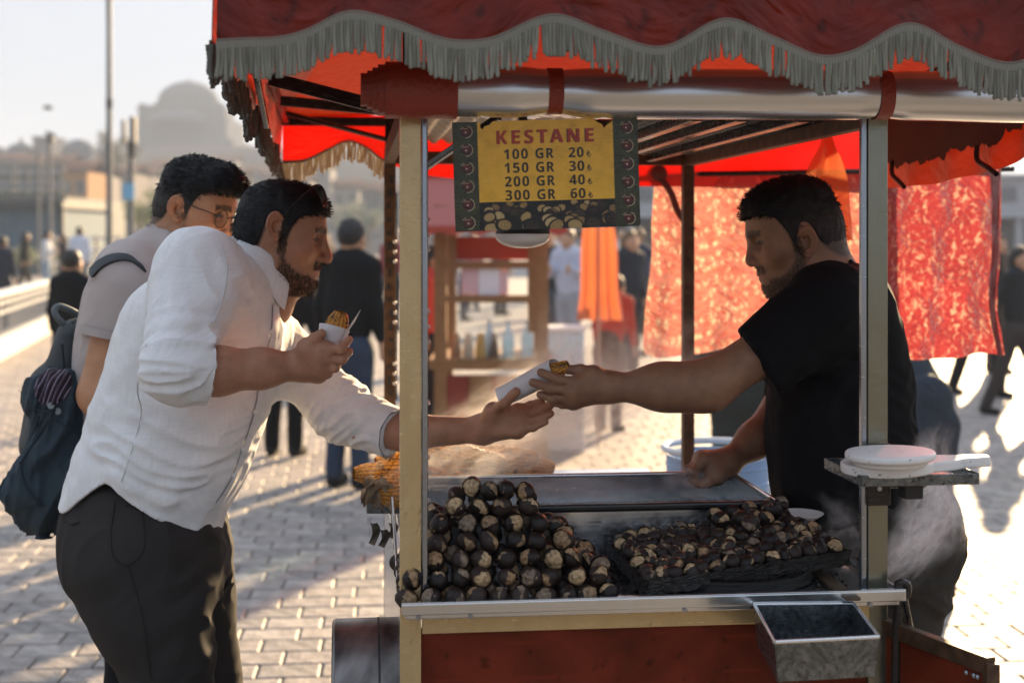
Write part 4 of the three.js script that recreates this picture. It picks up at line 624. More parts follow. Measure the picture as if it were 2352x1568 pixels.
// ------------------------------------------------------------------ ground
{
  const G = { bed: phys([0.20, 0.18, 0.16], 1, { specularIntensity: 0, map: rep(dataTex(256, 256, (u, v) => { const m = 0.9 + 0.5 * tile(u, v, 3, 1, 4); return [m, m, m]; }, true), 60, 60) }) };
  const bed = sheet((u, v) => V((u - 0.5) * 1400, -0.0105, 40 - v * 1240), 40, 40, 0, [1, 1]); if (bed.attributes.normal.getY(0) < 0) bed.scale(1, 1, 1);
  const gr = solo('pavement', 'wide paved square of staggered grey stone blocks', undefined, bed, G.bed, undefined, 'structure');
  const pw = 0.232, pd = 0.163, gap = 0.009, yaw = 4.2 * Math.PI / 180, cs = Math.cos(yaw), sn = Math.sin(yaw);
  const stone = (w, d) => { const h = 0.03, b = 0.006, x = w / 2, z = d / 2, p = [], q = (a, c, e, f) => p.push(...a, ...c, ...e, ...a, ...e, ...f), t = [[-x + b, 0, z - b], [x - b, 0, z - b], [x - b, 0, -z + b], [-x + b, 0, -z + b]], m = [[-x, -b * 0.8, z], [x, -b * 0.8, z], [x, -b * 0.8, -z], [-x, -b * 0.8, -z]], l = m.map(([a, , c]) => [a, -h, c]); q(...t); for (let i = 0; i < 4; i++) { const j = (i + 1) % 4; q(m[i], m[j], t[j], t[i]); q(l[i], l[j], m[j], m[i]); } const g = new THREE.BufferGeometry(); g.setAttribute('position', new THREE.Float32BufferAttribute(p, 3)); g.computeVertexNormals(); return metricUV(g); };
  const sg = stone(pw - gap, pd - gap), tex = dataTex(512, 512, (u, v) => { const m = 0.86 + 0.28 * tile(u, v, 2.2, 4, 5) + 0.22 * N3(u * 170, v * 170, 5) - 0.22 * smoothstep(tile(u, v, 6, 3, 3), 0.26, 0.36); return [m, m * 0.99, m * 0.98]; }, true);
  const mats = [[0.34, 0.315, 0.305], [0.38, 0.35, 0.33], [0.305, 0.29, 0.285], [0.36, 0.33, 0.31], [0.40, 0.375, 0.36]].map((c, i) => { const t = rep(tex, 1.3, 1.3); t.offset.set(i * 0.23, i * 0.37); return phys(c, 0.64, { specularIntensity: 0.45, map: t, bumpMap: rep(mottle, 5, 5), bumpScale: 0.0035 }); });
  const all = []; reseed(3);
  for (let r = 0; r < 215; r++) for (let c = -75; c < 110; c++) {
    const lx = (c + (r % 2) * 0.5 + (r % 3) * 0.07) * pw, lz = -1.0 - r * pd, x = lx * cs + lz * sn, z = -lx * sn + lz * cs, d = -z; if (d < 1.2 || d > 34) continue;
    const px = CX + x / d * F, py = HY + EYE / d * F; if (px < -500 || px > 2850) continue;
    const seen = py < 1600 && px > -40 && px < 2390 && (px < 900 || px > 2060);
    all.push([x, z, d, seen, rnd()]);
  }
  const near = all.filter((a) => a[3]).sort((a, b) => a[2] - b[2]).slice(0, 295), set = new Set(near);
  for (const [x, z, , , q] of near) { const m = new THREE.Mesh(sg, mats[Math.floor(q * 5)]); m.name = 'paving_stone'; m.position.set(x, rr(-0.0025, 0.0015), z); m.rotation.set(rr(-0.006, 0.006), yaw, rr(-0.006, 0.006)); gr.add(m); }
  const rest = all.filter((a) => !set.has(a)), im = new THREE.InstancedMesh(sg, phys([0.38, 0.35, 0.335], 0.64, { specularIntensity: 0.45, map: rep(tex, 1.3, 1.3) }), rest.length), mt = new THREE.Matrix4(), qt = new THREE.Quaternion();
  rest.forEach(([x, z, , , q], i) => { qt.setFromEuler(new THREE.Euler(rr(-0.005, 0.005), yaw, rr(-0.005, 0.005))); mt.compose(V(x, rr(-0.002, 0.0015), z), qt, V(1, 1, 1)); im.setMatrixAt(i, mt); const t = 0.82 + 0.34 * q; im.setColorAt(i, new THREE.Color().setRGB(t, t * rr(0.96, 1), t * rr(0.93, 1))); });
  im.name = 'distant_paving'; im.userData.kind = 'stuff'; gr.add(im);
  // the square beyond the blocks
  const far = sheet((u, v) => V((u - 0.5) * 300, -0.006, -33.6 - v * 90), 20, 20); const fm = part(gr, 'far_paving', far, phys([0.37, 0.34, 0.325], 0.64, { specularIntensity: 0.45, map: rep(tex, 60, 20) })); fm.userData.kind = 'stuff';
}
// ------------------------------------------------------------------ people farther off
const skinFar = [[0.42, 0.24, 0.15], [0.33, 0.18, 0.11], [0.48, 0.29, 0.19]].map((c) => std(c, 0.55)), hairFar = [[0.012, 0.011, 0.011], [0.03, 0.02, 0.014], [0.12, 0.075, 0.04]].map((c) => std(c, 0.6));
const cloth = new Map(); const fabric = (c, r = 0.85) => { const k = c.join(); if (!cloth.has(k)) cloth.set(k, phys(c, r, { specularIntensity: 0.3, bumpMap: rep(mottle, 4, 4), bumpScale: 0.006 })); return cloth.get(k); };
const figCache = new Map();
function figureGeo(kind) {
  if (figCache.has(kind)) return figCache.get(kind);
  const H = 0.022, lean = kind === 'bent' ? 0.75 : kind === 'lean' ? 0.3 : 0.03, walk = kind === 'walk' ? 1 : 0, hip = V(0, 0.92, 0), sp = (t, o = 0, x = 0) => V(x, 0.92 + Math.cos(lean) * t * 0.55 - Math.sin(lean) * o, Math.sin(lean) * t * 0.55 + Math.cos(lean) * o);
  const sh = [-1, 1].map((s) => sp(0.93, 0, s * 0.165)), hd = sp(1.26, lean > 0.5 ? 0.10 : 0.03), nk = sp(1.0);
  const el = [-1, 1].map((s) => kind === 'arms' ? sh[s < 0 ? 0 : 1].clone().add(V(s * 0.06, -0.24, 0.08)) : sh[s < 0 ? 0 : 1].clone().add(V(s * 0.05, -0.27, -0.02 + walk * s * 0.10))), hn = el.map((e, i) => kind === 'arms' ? e.clone().add(V((i ? -1 : 1) * 0.10, 0.10, 0.20)) : e.clone().add(V((i ? 1 : -1) * 0.01, -0.24, 0.06 + walk * (i ? 1 : -1) * 0.06)));
  const kn = [-1, 1].map((s) => V(s * 0.09, 0.49, 0.02 + walk * s * 0.13)), an = [-1, 1].map((s) => V(s * 0.095, 0.08, -0.02 + walk * (s > 0 ? 0.2 : -0.28))), lo = V(-0.45, -0.02, -0.6), hi = V(0.45, 1.9, 0.9);
  const torso = blend([[flat(V(0, 0.95, 0), sp(0.45), 0.155, 0.15, V(0, 0, 1), 0.72), 0.02], [flat(sp(0.45), sp(0.88), 0.155, 0.17, V(0, Math.sin(-lean), Math.cos(lean)), 0.68), 0.08], [cap(sh[0], sh[1], 0.065, 0.065), 0.06], [cap(sh[0], el[0], 0.06, 0.05), 0.04], [cap(sh[1], el[1], 0.06, 0.05), 0.04], [cap(el[0], el[0].clone().lerp(hn[0], 0.75), 0.05, 0.042), 0.02], [cap(el[1], el[1].clone().lerp(hn[1], 0.75), 0.05, 0.042), 0.02]]);
  const fold = (f) => (x, y, z) => f(x, y, z) + 0.006 * N3(x * 9, y * 12, z * 9);
  const legs = blend([[flat(V(0, 1.0, 0), V(0, 0.9, 0), 0.15, 0.15, V(0, 0, 1), 0.74), 0.02], ...[0, 1].flatMap((i) => [[cap(V((i ? 1 : -1) * 0.085, 0.88, 0), kn[i], 0.10, 0.07), 0.05], [cap(kn[i], an[i], 0.07, 0.06), 0.02]])]);
  const feet = blend([0, 1].map((i) => [flat(an[i].clone().add(V(0, -0.035, -0.03)), an[i].clone().add(V((i ? 1 : -1) * 0.02, -0.048, 0.15)), 0.045, 0.036, V(1, 0, 0), 0.95), 0.01]));
  const head = blend([[ell(hd.clone().add(V(0, 0.02, -0.01)), 0.078, 0.11, 0.098), 0.01], [ell(hd.clone().add(V(0, -0.05, 0.03)), 0.058, 0.075, 0.06), 0.05], [ball(hd.clone().add(V(0, -0.025, 0.105)), 0.014), 0.02], [cap(nk, hd.clone().add(V(0, -0.06, -0.02)), 0.056, 0.052), 0.04], [ell(hd.clone().add(V(0.08, -0.01, 0)), 0.012, 0.03, 0.02), 0.01], [ell(hd.clone().add(V(-0.08, -0.01, 0)), 0.012, 0.03, 0.02), 0.01], [cap(sp(0.2), nk, 0.07, 0.05), 0.03], ...[0, 1].flatMap((i) => [[cap(sh[i], el[i], 0.03, 0.03), 0.02], [cap(el[i], hn[i], 0.032, 0.026), 0.02], [ell(hn[i].clone().add(V(0, -0.045, 0.01)), 0.022, 0.06, 0.036), 0.02]]), [cap(V(0, 0.95, 0), sp(0.3), 0.06, 0.06), 0.02]]);
  const hair = (long) => { const e = ell(hd.clone().add(V(0, 0.035, -0.018)), 0.087, 0.112, 0.104), b = long ? cap(hd.clone().add(V(0, 0, -0.06)), hd.clone().add(V(0, -0.26, -0.08)), 0.085, 0.07) : null; return (x, y, z) => { let d = e(x, y, z) + 0.008 * N3(x * 40, y * 40, z * 40); d = smax(d, (z - hd.z - 0.045) * 0.8 - (y - hd.y - 0.045) * 0.9, 0.02); d = smax(d, (hd.y - 0.055) - y, 0.02); return b ? smin(d, b(x, y, z), 0.03) : d; }; };
  const g = { body: skin(head, lo, hi, 0.015), top: skin(fold(torso), lo, hi, H), bottom: skin(fold(legs), lo, hi, H), shoes: skin(feet, V(-0.3, -0.02, -0.5), V(0.3, 0.2, 0.5), 0.02), hair: skin(hair(false), hd.clone().add(V(-0.15, -0.3, -0.2)), hd.clone().add(V(0.15, 0.2, 0.2)), 0.012), hairLong: skin(hair(true), hd.clone().add(V(-0.15, -0.45, -0.25)), hd.clone().add(V(0.15, 0.2, 0.2)), 0.014) };
  figCache.set(kind, g); return g;
}
function passer(px, z, label, { kind = 'stand', turn = 0, h = 1.72, top = [0.03, 0.03, 0.035], bottom = [0.03, 0.035, 0.05], hair = 0, sk = 0, long = false, group, x } = {}) {
  const g = figureGeo(kind), o = thing('person', label, 'person', [x ?? (px - CX) / F * z, 0, -z], turn, group); o.scale.setScalar(h / 1.75);
  part(o, 'body', g.body, skinFar[sk]); part(o, 'shirt', g.top, fabric(top)); part(o, 'trousers', g.bottom, fabric(bottom)); part(o, 'hair', long ? g.hairLong : g.hair, hairFar[hair]); part(o, 'shoes', g.shoes, fabric([0.02, 0.02, 0.02]));
  return o;
}
const PI = Math.PI;
passer(800, 9.0, 'person in black jumper and blue jeans, back turned, beside the bearded customer', { turn: PI - 0.45, h: 1.70, top: [0.010, 0.011, 0.012], bottom: [0.035, 0.05, 0.08], kind: 'stand' });
passer(652, 10.3, 'person in black jacket and black trousers hidden behind the head of the bearded customer', { turn: PI - 0.2, h: 1.62, top: [0.012, 0.012, 0.014], bottom: [0.008, 0.008, 0.009] });
passer(160, 11.6, 'person in a black suit with short hair, back turned, beside the end of the parapet', { turn: PI - 0.35, h: 1.48, top: [0.006, 0.007, 0.009], bottom: [0.008, 0.009, 0.012] });
passer(55, 38, 'person all in black walking between the parapet and the grey kiosk', { kind: 'walk', turn: 2.2, h: 1.72, top: [0.012, 0.013, 0.014], bottom: [0.01, 0.011, 0.012], long: true });
passer(105, 36, 'long haired person in a white top and pale jeans beside the kiosk', { kind: 'arms', turn: 1.6, h: 1.74, top: [0.55, 0.57, 0.60], bottom: [0.22, 0.30, 0.38], long: true, hair: 1 });
passer(147, 35, 'dark clothed person beside the person with a white top, hair down', { turn: -1.2, h: 1.66, top: [0.02, 0.022, 0.024], bottom: [0.02, 0.02, 0.025], long: true, hair: 1 });
passer(182, 33, 'person in a pale blue shirt standing before the sunlit pergola', { turn: PI + 0.3, h: 1.83, top: [0.50, 0.56, 0.66], bottom: [0.10, 0.12, 0.16] });
passer(3, 24, 'person in a dark navy jacket half cut off beside the parapet', { turn: PI, h: 1.60, top: [0.03, 0.035, 0.05], bottom: [0.03, 0.03, 0.035] });
passer(1398, 11.6, 'small person in a red jacket, head bent, walking off behind the steam', { kind: 'lean', turn: PI - 0.5, h: 1.30, top: [0.40, 0.055, 0.035], bottom: [0.10, 0.065, 0.05] });
passer(1256, 18, 'person with fair hair and a black bag coat beside the other stall', { turn: 0.4, h: 1.70, top: [0.02, 0.025, 0.035], bottom: [0.05, 0.06, 0.08], hair: 2, long: true });
passer(1308, 17, 'person in a pale blue shirt beside the hanging orange cloth', { kind: 'arms', turn: -0.5, h: 1.68, top: [0.46, 0.50, 0.62], bottom: [0.30, 0.32, 0.36], hair: 2 });
passer(1285, 26, 'person in a white shirt in the crowd behind the other stall', { turn: 0.2, h: 1.74, top: [0.6, 0.6, 0.62], bottom: [0.07, 0.08, 0.1], hair: 1 });
passer(1330, 30, 'person in a grey coat far in the crowd behind the orange cloth', { turn: 2.0, h: 1.74, top: [0.22, 0.22, 0.24], bottom: [0.04, 0.04, 0.05], hair: 1 });
passer(1442, 15.5, 'fair haired person in a dark coat beside the end of the red curtain', { turn: 0.7, h: 1.66, top: [0.03, 0.035, 0.045], bottom: [0.03, 0.03, 0.035], hair: 2, long: true });
passer(1470, 19, 'person in navy clothes with bright hair passing beside the red curtain', { kind: 'walk', turn: -0.9, h: 1.70, top: [0.03, 0.04, 0.07], bottom: [0.05, 0.05, 0.06], hair: 2 });
passer(988, 11, 'person in a coral red coat seen beside the golden post', { turn: 1.2, h: 1.52, top: [0.55, 0.09, 0.08], bottom: [0.02, 0.02, 0.03], long: true });
passer(1005, 17, 'person in a pale lilac coat seen through the gap beside the golden post', { turn: 0.2, h: 1.62, top: [0.45, 0.45, 0.55], bottom: [0.08, 0.08, 0.10], hair: 2 });
passer(2128, 6.2, 'person in dark blue jeans and grey coat bending behind the seller', { kind: 'bent', turn: PI + 0.35, h: 1.50, top: [0.035, 0.045, 0.055], bottom: [0.035, 0.045, 0.06] });
passer(1722, 6.4, 'person in a long dark grey coat standing behind the blue tub', { turn: PI, h: 1.72, top: [0.035, 0.042, 0.042], bottom: [0.035, 0.042, 0.042] });
passer(2252, 14.2, 'person in black trousers walking, half hidden by the red curtain', { kind: 'walk', turn: 0.4, h: 1.70, top: [0.03, 0.03, 0.035], bottom: [0.02, 0.02, 0.022] });
passer(2336, 12.6, 'person in a dark jacket walking at the far side of the curtain', { kind: 'walk', turn: 0.7, h: 1.50, top: [0.025, 0.028, 0.032], bottom: [0.05, 0.045, 0.045], long: true });
passer(2292, 16.5, 'person in brown behind the corner of the curtain', { turn: 0.2, h: 1.62, top: [0.12, 0.09, 0.08], bottom: [0.10, 0.08, 0.07] });
for (const [px, z, l, t, b, hr, lg, kd, tn] of [[1040, 27, 'person in a grey jumper far off between the golden post and the other stall', [0.2, 0.2, 0.22], [0.05, 0.05, 0.07], 0, false, 'walk', 1.1], [1085, 31, 'person in a pink top far behind the shelves of the other stall', [0.5, 0.22, 0.24], [0.06, 0.07, 0.1], 1, true, 'stand', 0.3], [1150, 29, 'person in a dark green coat far behind the shelves of the other stall', [0.05, 0.08, 0.07], [0.03, 0.03, 0.04], 0, false, 'stand', 2.4], [1240, 34, 'person in a cream coat far off in the crowd', [0.6, 0.55, 0.46], [0.1, 0.1, 0.12], 2, true, 'walk', -0.8], [1268, 40, 'person in black far off in the thick of the crowd', [0.02, 0.02, 0.02], [0.02, 0.02, 0.02], 0, false, 'stand', 1.9], [1320, 38, 'person in sky blue far off in the crowd', [0.3, 0.42, 0.6], [0.08, 0.08, 0.1], 1, true, 'walk', 2.2], [1425, 33, 'person in a white coat far off beside the red curtain', [0.65, 0.65, 0.66], [0.2, 0.2, 0.22], 2, true, 'stand', 0.1], [1455, 28, 'person in brown far off beside the red curtain', [0.16, 0.10, 0.07], [0.04, 0.04, 0.05], 0, false, 'walk', -1.4], [900, 24, 'person in maroon seen between the punched rear post and the black jumper', [0.2, 0.04, 0.05], [0.04, 0.04, 0.05], 0, false, 'stand', 2.7], [745, 30, 'person in a tan jacket far off behind the face of the bearded customer', [0.32, 0.22, 0.14], [0.05, 0.05, 0.06], 1, false, 'walk', 0.9]]) passer(px, z, l, { top: t, bottom: b, hair: hr, long: lg, kind: kd, turn: tn, h: 1.66 + 0.1 * ((px % 7) / 7) });
// ------------------------------------------------------------------ the other stall
{
  const st = thing('market_stall', 'another chestnut stall with orange wooden frame, red roof and red base panels', 'market stall', [0, 0, 0]);
  const wood = std([0.50, 0.24, 0.085], 0.55, { map: rep(brushed, 1, 6) }), z0 = 9.7, z1 = 10.7, xa = P(1012, 0, z0).x, xb = P(1245, 0, z0).x, w = xb - xa, glass = phys([0.92, 0.95, 0.97], 0.05, { transmission: 1, thickness: 0 });
  const yOf = (py) => P(0, py, z0).y;
  for (const [x, z] of [[xa, z0], [xb, z0], [xa, z1], [xb, z1]]) part(st, 'post', at(box(0.085, 1.80, 0.085), x, 0.90, -z), wood);
  part(st, 'post', at(box(0.045, 0.86, 0.05), xa + 0.085, 1.36, -z0), wood); part(st, 'post', at(box(0.045, 0.86, 0.05), xb - 0.075, 1.36, -z0), wood);
  for (const py of [608, 686]) part(st, 'shelf_rail', at(box(w + 0.05, 0.05, 0.05), (xa + xb) / 2, yOf(py), -z0 + 0.01), wood);
  part(st, 'counter', at(box(w + 0.16, 0.07, z1 - z0 + 0.1), (xa + xb) / 2, yOf(836), -(z0 + z1) / 2), wood);
  part(st, 'mullion', at(box(0.14, yOf(860), 0.04), xa + 0.27, yOf(860) / 2, -z0 + 0.012), wood);
  const red = std([0.26, 0.035, 0.014], 0.5); part(st, 'base_panel', at(box(0.20, yOf(862), 0.02), xa + 0.10, yOf(862) / 2, -z0 - 0.02), red); part(st, 'base_panel', at(box(w - 0.36, yOf(862), 0.02), xb - (w - 0.36) / 2 - 0.02, yOf(862) / 2, -z0 - 0.02), red); part(st, 'base_panel', at(box(0.02, yOf(862), z1 - z0 - 0.1), xb + 0.01, yOf(862) / 2, -(z0 + z1) / 2), red);
  part(st, 'glass_pane', at(box(w - 0.22, 0.42, 0.006), (xa + xb) / 2 + 0.0, yOf(760), -z0 + 0.05), glass);
  part(st, 'printed_sheet', at(box(0.32, 0.18, 0.004), xa + 0.30, yOf(646), -z0 - 0.03), std([0.72, 0.50, 0.55], 0.6)); part(st, 'printed_sheet', at(box(0.14, 0.19, 0.004), xa + 0.33, yOf(646), -z0 - 0.02), std([0.8, 0.8, 0.88], 0.6));
  part(st, 'red_cloth', at(box(w - 0.12, 0.16, 0.01), (xa + xb) / 2, yOf(570), -z0 - 0.06), std([0.45, 0.06, 0.03], 0.7));
  const xl = P(930, 0, z0).x, xr = P(1300, 0, z0).x, e = yOf(520), rg = 2.05; part(st, 'roof', [sheet((u, v) => V(lerp(xl, xr, u), lerp(e, rg, v), -z0 + 0.35 - v * 0.9), 8, 6, 0.006), sheet((u, v) => V(lerp(xl, xr, u), lerp(e, rg, v), -z1 - 0.35 + v * 0.9), 8, 6, 0.006)], phys([0.42, 0.05, 0.03], 0.6, { transmission: 0.35, thickness: 0, side: THREE.DoubleSide }));
  part(st, 'roof_valance', sheet((u, v) => V(lerp(xl, xr, u), e - v * (0.05 + 0.012 * Math.cos(u * 40)), -z0 + 0.352), 60, 2, 0.006), std([0.36, 0.05, 0.03], 0.7));
  reseed(44);
  for (let i = 0; i < 6; i++) { const r = 0.05, h = 0.14, x = xb - 0.36 + (i % 3) * 0.13, j = thing('water_bottle', ['clear', 'bluish'][i % 2] + ' plastic water bottle with a pale cap standing on the counter of the other stall', 'bottle', [x, yOf(836) + 0.035, -z0 - 0.12 - 0.12 * Math.floor(i / 3)], 0, 'bottles on the other stall'); part(j, 'bottle', new THREE.LatheGeometry([[0.001, 0], [r * 0.8, 0.002], [r * 0.82, h], [r * 0.3, h + 0.07], [r * 0.3, h + 0.1], [0.001, h + 0.1]].map(([a, b]) => new THREE.Vector2(a, b)), 24), phys([0.72, 0.84, 0.92], 0.1, { transmission: 0.7, thickness: 0 })); part(j, 'cap', at(cyl(0.018, 0.018, 0.02, 16), 0, h + 0.11, 0), std([0.75, 0.78, 0.8], 0.4)); }
  const lj = ['brown', 'pale', 'golden', 'dark brown']; for (let i = 0; i < 4; i++) { const j = thing('snack_bag', lj[i] + ' bag of nuts leaning inside the glass case of the other stall', 'snack bag', [xa + 0.10 + i * 0.085, yOf(836) + 0.035, -z0 - 0.10], rr(-0.3, 0.3)); part(j, 'bag', sheet((u, v) => { const a = u * 2 * PI; return V(Math.cos(a) * 0.04 * (1 - 0.5 * v * v), v * 0.17, Math.sin(a) * 0.025 * (1 - 0.9 * v * v)); }, 20, 10), std([[0.22, 0.12, 0.06], [0.5, 0.42, 0.32], [0.5, 0.3, 0.08], [0.10, 0.06, 0.04]][i], 0.3)); }
  const s2 = thing('orange_drape', 'long orange cloth gathered at the top, hanging from a pole behind the other stall', 'drape'), zz = 10.9;
  part(s2, 'cloth', sheet((u, v) => { const y = lerp(520, 735, v), c = lerp(1376, 1378, v), hw = lerp(36, 52, v) * (1 + 0.05 * Math.sin(v * 7)); const p = P(c + (u - 0.5) * 2 * hw, y, zz); p.z += 0.03 * Math.sin(u * 22) * (0.5 + v); return p; }, 60, 20, 0), phys([0.60, 0.17, 0.06], 0.8, { transmission: 0.5, thickness: 0, side: THREE.DoubleSide }));
  part(s2, 'pole', rod(P(1376, 500, zz).setY(P(0, 512, zz).y), V(P(1376, 0, zz).x, 0, -zz - 0.02), 0.010), std([0.5, 0.3, 0.2], 0.6));
  const cr = thing('white_crate', 'stack of white and blue cool boxes on the ground beside the other stall', 'cool box', [P(1290, 0, 10.4).x, 0, -10.6]); part(cr, 'lower_box', at(box(0.34, 0.5, 0.34, 0.02), 0, 0.25, 0), std([0.62, 0.66, 0.7], 0.4)); part(cr, 'upper_box', at(box(0.32, 0.38, 0.32, 0.02), 0.01, 0.69, 0), std([0.55, 0.68, 0.78], 0.4)); part(cr, 'lid', at(box(0.34, 0.04, 0.34, 0.01), 0.01, 0.90, 0), std([0.78, 0.78, 0.78], 0.4));
}
// ------------------------------------------------------------------ parapet, poles, kiosk, fence
{
  const rl = thing('parapet_railing', 'concrete parapet with steel bars under a broad bright handrail', 'railing'), A = P(-60, 0, 16.9), B = P(112, 0, 24.2), dir = B.clone().sub(A), at2 = (t, y) => V(A.x + dir.x * t, y, A.z + dir.z * t), L = dir.length();
  part(rl, 'parapet', bar(at2(0, 0.14), at2(1, 0.14), 0.22, 0.28), std([0.50, 0.48, 0.44], 0.8, { bumpMap: rep(mottle, 3, 3), bumpScale: 0.01 }));
  part(rl, 'handrail', bar(at2(-0.01, 0.835), at2(1.0, 0.835), 0.16, 0.07), std([0.72, 0.72, 0.70], 0.3, { metalness: 0.4 }));
  for (let i = 0; i <= 24; i++) part(rl, 'baluster', rod(at2(i / 24, 0.28), at2(i / 24, 0.80), 0.018, 8), M.alu);
  for (const y of [0.58, 0.70]) for (let i = 0; i < 12; i++) part(rl, 'plate', bar(at2((i + 0.15) / 12, y), at2((i + 0.85) / 12, y), 0.012, 0.055), std([0.75, 0.75, 0.74], 0.3, { metalness: 0.5 }));
  const pole = (label, x, z, y1, r0, r1, extra) => { const p = thing('lamp_post', label, 'lamp post', [(x - CX) / F * z, 0, -z]); part(p, 'pole', at(cyl(r1, r0, y1, 16), 0, y1 / 2, 0), std([0.09, 0.10, 0.11], 0.5)); extra?.(p, y1); return p; };
  const m = pole('very tall thin mast rising beyond the upper edge near the kiosk', 250, 30, 7.4, 0.075, 0.05, (p) => { part(p, 'upper_mast', at(cyl(0.028, 0.042, 3.4, 12), -0.04, 4.2 + 1.7 + 0.9, 0, 0, 0, 0.03), std([0.2, 0.24, 0.27], 0.5)); part(p, 'collar', at(cyl(0.07, 0.07, 0.2, 12), 0, 4.4, 0), M.darkMetal); });
  pole('street lamp with two upright lanterns and a blue sign, before the mosque', 300, 36, 3.6, 0.09, 0.07, (p, y) => { const q = (py) => P(0, py, 36).y; part(p, 'lantern', at(box(0.16, q(268) - q(330), 0.16, 0.03), 0.05, (q(268) + q(330)) / 2, 0), std([0.16, 0.14, 0.12], 0.5)); part(p, 'lantern', at(box(0.11, q(275) - q(328), 0.11, 0.03), -0.18, (q(275) + q(328)) / 2, 0), std([0.16, 0.14, 0.12], 0.5)); part(p, 'lantern_neck', at(cyl(0.10, 0.06, 0.5, 10), 0, 3.75, 0), M.darkMetal); part(p, 'sign', at(box(0.3, 0.42, 0.03), -0.03, q(440), 0.11), std([0.14, 0.36, 0.56], 0.5)); });
  pole('thin dark post without a lantern standing over the kiosk', 87, 58, P(0, 345, 58).y, 0.07, 0.06);
  pole('dark post topped by a perched gull, standing over the kiosk', 114, 57, P(0, 322, 57).y, 0.085, 0.07, (p, y) => { part(p, 'finial', at(new THREE.SphereGeometry(0.13, 12, 10), 0, y, 0), M.darkMetal); part(p, 'perched_gull', [at(new THREE.SphereGeometry(0.12, 12, 10).scale(1.6, 1, 1), 0.03, y + 0.2, 0), at(new THREE.SphereGeometry(0.07, 10, 8), -0.12, y + 0.32, 0)], std([0.12, 0.13, 0.12], 0.8)); });
  const gull = thing('gull', 'dark gull flying in the pale sky over the posts', 'bird', P(110, 248, 45).toArray());
  part(gull, 'body', new THREE.SphereGeometry(0.075, 14, 10).scale(1.6, 0.8, 0.9), std([0.06, 0.07, 0.06], 0.8));
  part(gull, 'wing', sheet((u, v) => V(-0.02 + (v - 0.5) * 0.14 * (1 - 0.6 * u), 0.10 * Math.sin(u * 2.6) - 0.13 * u * u, 0.05 + u * 0.28), 8, 4, 0.012), std([0.07, 0.08, 0.07], 0.8)); part(gull, 'wing', sheet((u, v) => V(-0.02 + (v - 0.5) * 0.14 * (1 - 0.6 * u), 0.12 * Math.sin(u * 2.6) - 0.08 * u * u, -0.05 - u * 0.28), 8, 4, 0.012), std([0.07, 0.08, 0.07], 0.8));
  part(gull, 'tail', sheet((u, v) => V(0.10 + u * 0.08, 0, (v - 0.5) * 0.08 * (1 + u)), 3, 3, 0.01), std([0.07, 0.08, 0.07], 0.8));
  // kiosk
  const z = 60, q = (py) => P(0, py, z).y, x = (px) => (px - CX) / F * z, kq = thing('kiosk', 'low grey kiosk building with a flat dark roof edge', 'kiosk'), wl = std([0.065, 0.115, 0.155], 0.85);
  part(kq, 'wall', at(box(x(142) - x(-220), q(478), 7), (x(142) + x(-220)) / 2, q(478) / 2, -z - 3.5), wl); part(kq, 'roof', at(box(x(152) - x(-230), q(462) - q(478), 7.8), (x(152) + x(-230)) / 2, (q(462) + q(478)) / 2 + 0.003, -z - 3.4), std([0.03, 0.035, 0.04], 0.7));
  part(kq, 'corner_post', at(box(0.2, q(478), 0.2), x(142), q(478) / 2, -z + 0.05), std([0.03, 0.035, 0.04], 0.7)); part(kq, 'window', at(box(0.9, 0.6, 0.06), x(-6), q(505), -z + 0.01), std([0.05, 0.10, 0.13], 0.2)); part(kq, 'door', at(box(1.0, 1.5, 0.06), x(85), 0.75, -z + 0.01), std([0.06, 0.09, 0.11], 0.5));
  const tr = thing('terrace', 'long terrace with railings and rows of planters above the kiosk', 'terrace'), zt = 78, qt = (py) => P(0, py, zt).y, xt = (px) => (px - CX) / F * zt;
  part(tr, 'deck', at(box(14, qt(452), 12), xt(150) - 7, qt(452) / 2, -zt - 6), std([0.07, 0.085, 0.09], 0.8));
  for (const [a, b, c] of [[450, 440, [0.05, 0.075, 0.06]], [432, 420, [0.17, 0.19, 0.20]], [412, 404, [0.045, 0.06, 0.055]], [396, 388, [0.22, 0.24, 0.26]], [384, 380, [0.10, 0.12, 0.11]]]) part(tr, 'rail', at(box(14, qt(b) - qt(a), 0.1, 0.01, 1), xt(150) - 7, (qt(a) + qt(b)) / 2, -zt + 0.1), std(c, 0.8));
  for (let i = 0; i < 16; i++) part(tr, 'railing_post', at(box(0.10, qt(380) - qt(452), 0.10), xt(150) - 0.2 - i * 0.9, (qt(380) + qt(452)) / 2, -zt + 0.22), std([0.12, 0.13, 0.13], 0.7));
  const pg = thing('pergola', 'sunlit cream pergola wall with posts running back from the kiosk', 'pergola'), pa = (t, y) => { const zz = lerp(62, 92, t), px = lerp(152, 248, t); return P(px, 0, zz).setY(y); }, cream = std([0.62, 0.54, 0.42], 0.8);
  part(pg, 'wall', sheet((u, v) => pa(u, v * 2.2), 12, 6, 0.15), cream); part(pg, 'roof_beam', bar(pa(0, 3.05), pa(1, 3.05), 0.5, 0.22), cream); part(pg, 'roof_beam', bar(pa(0, 2.6), pa(1, 2.6), 0.3, 0.12), cream);
  for (let i = 0; i < 9; i++) part(pg, 'post', rod(pa(i / 8, 0), pa(i / 8, 3.0), 0.10, 8), std([0.28, 0.24, 0.19], 0.7));
  const fn = thing('rail_fence', 'open fence of pale horizontal rails behind the walkers', 'fence'), zf = 47, xf = (px) => (px - CX) / F * zf;
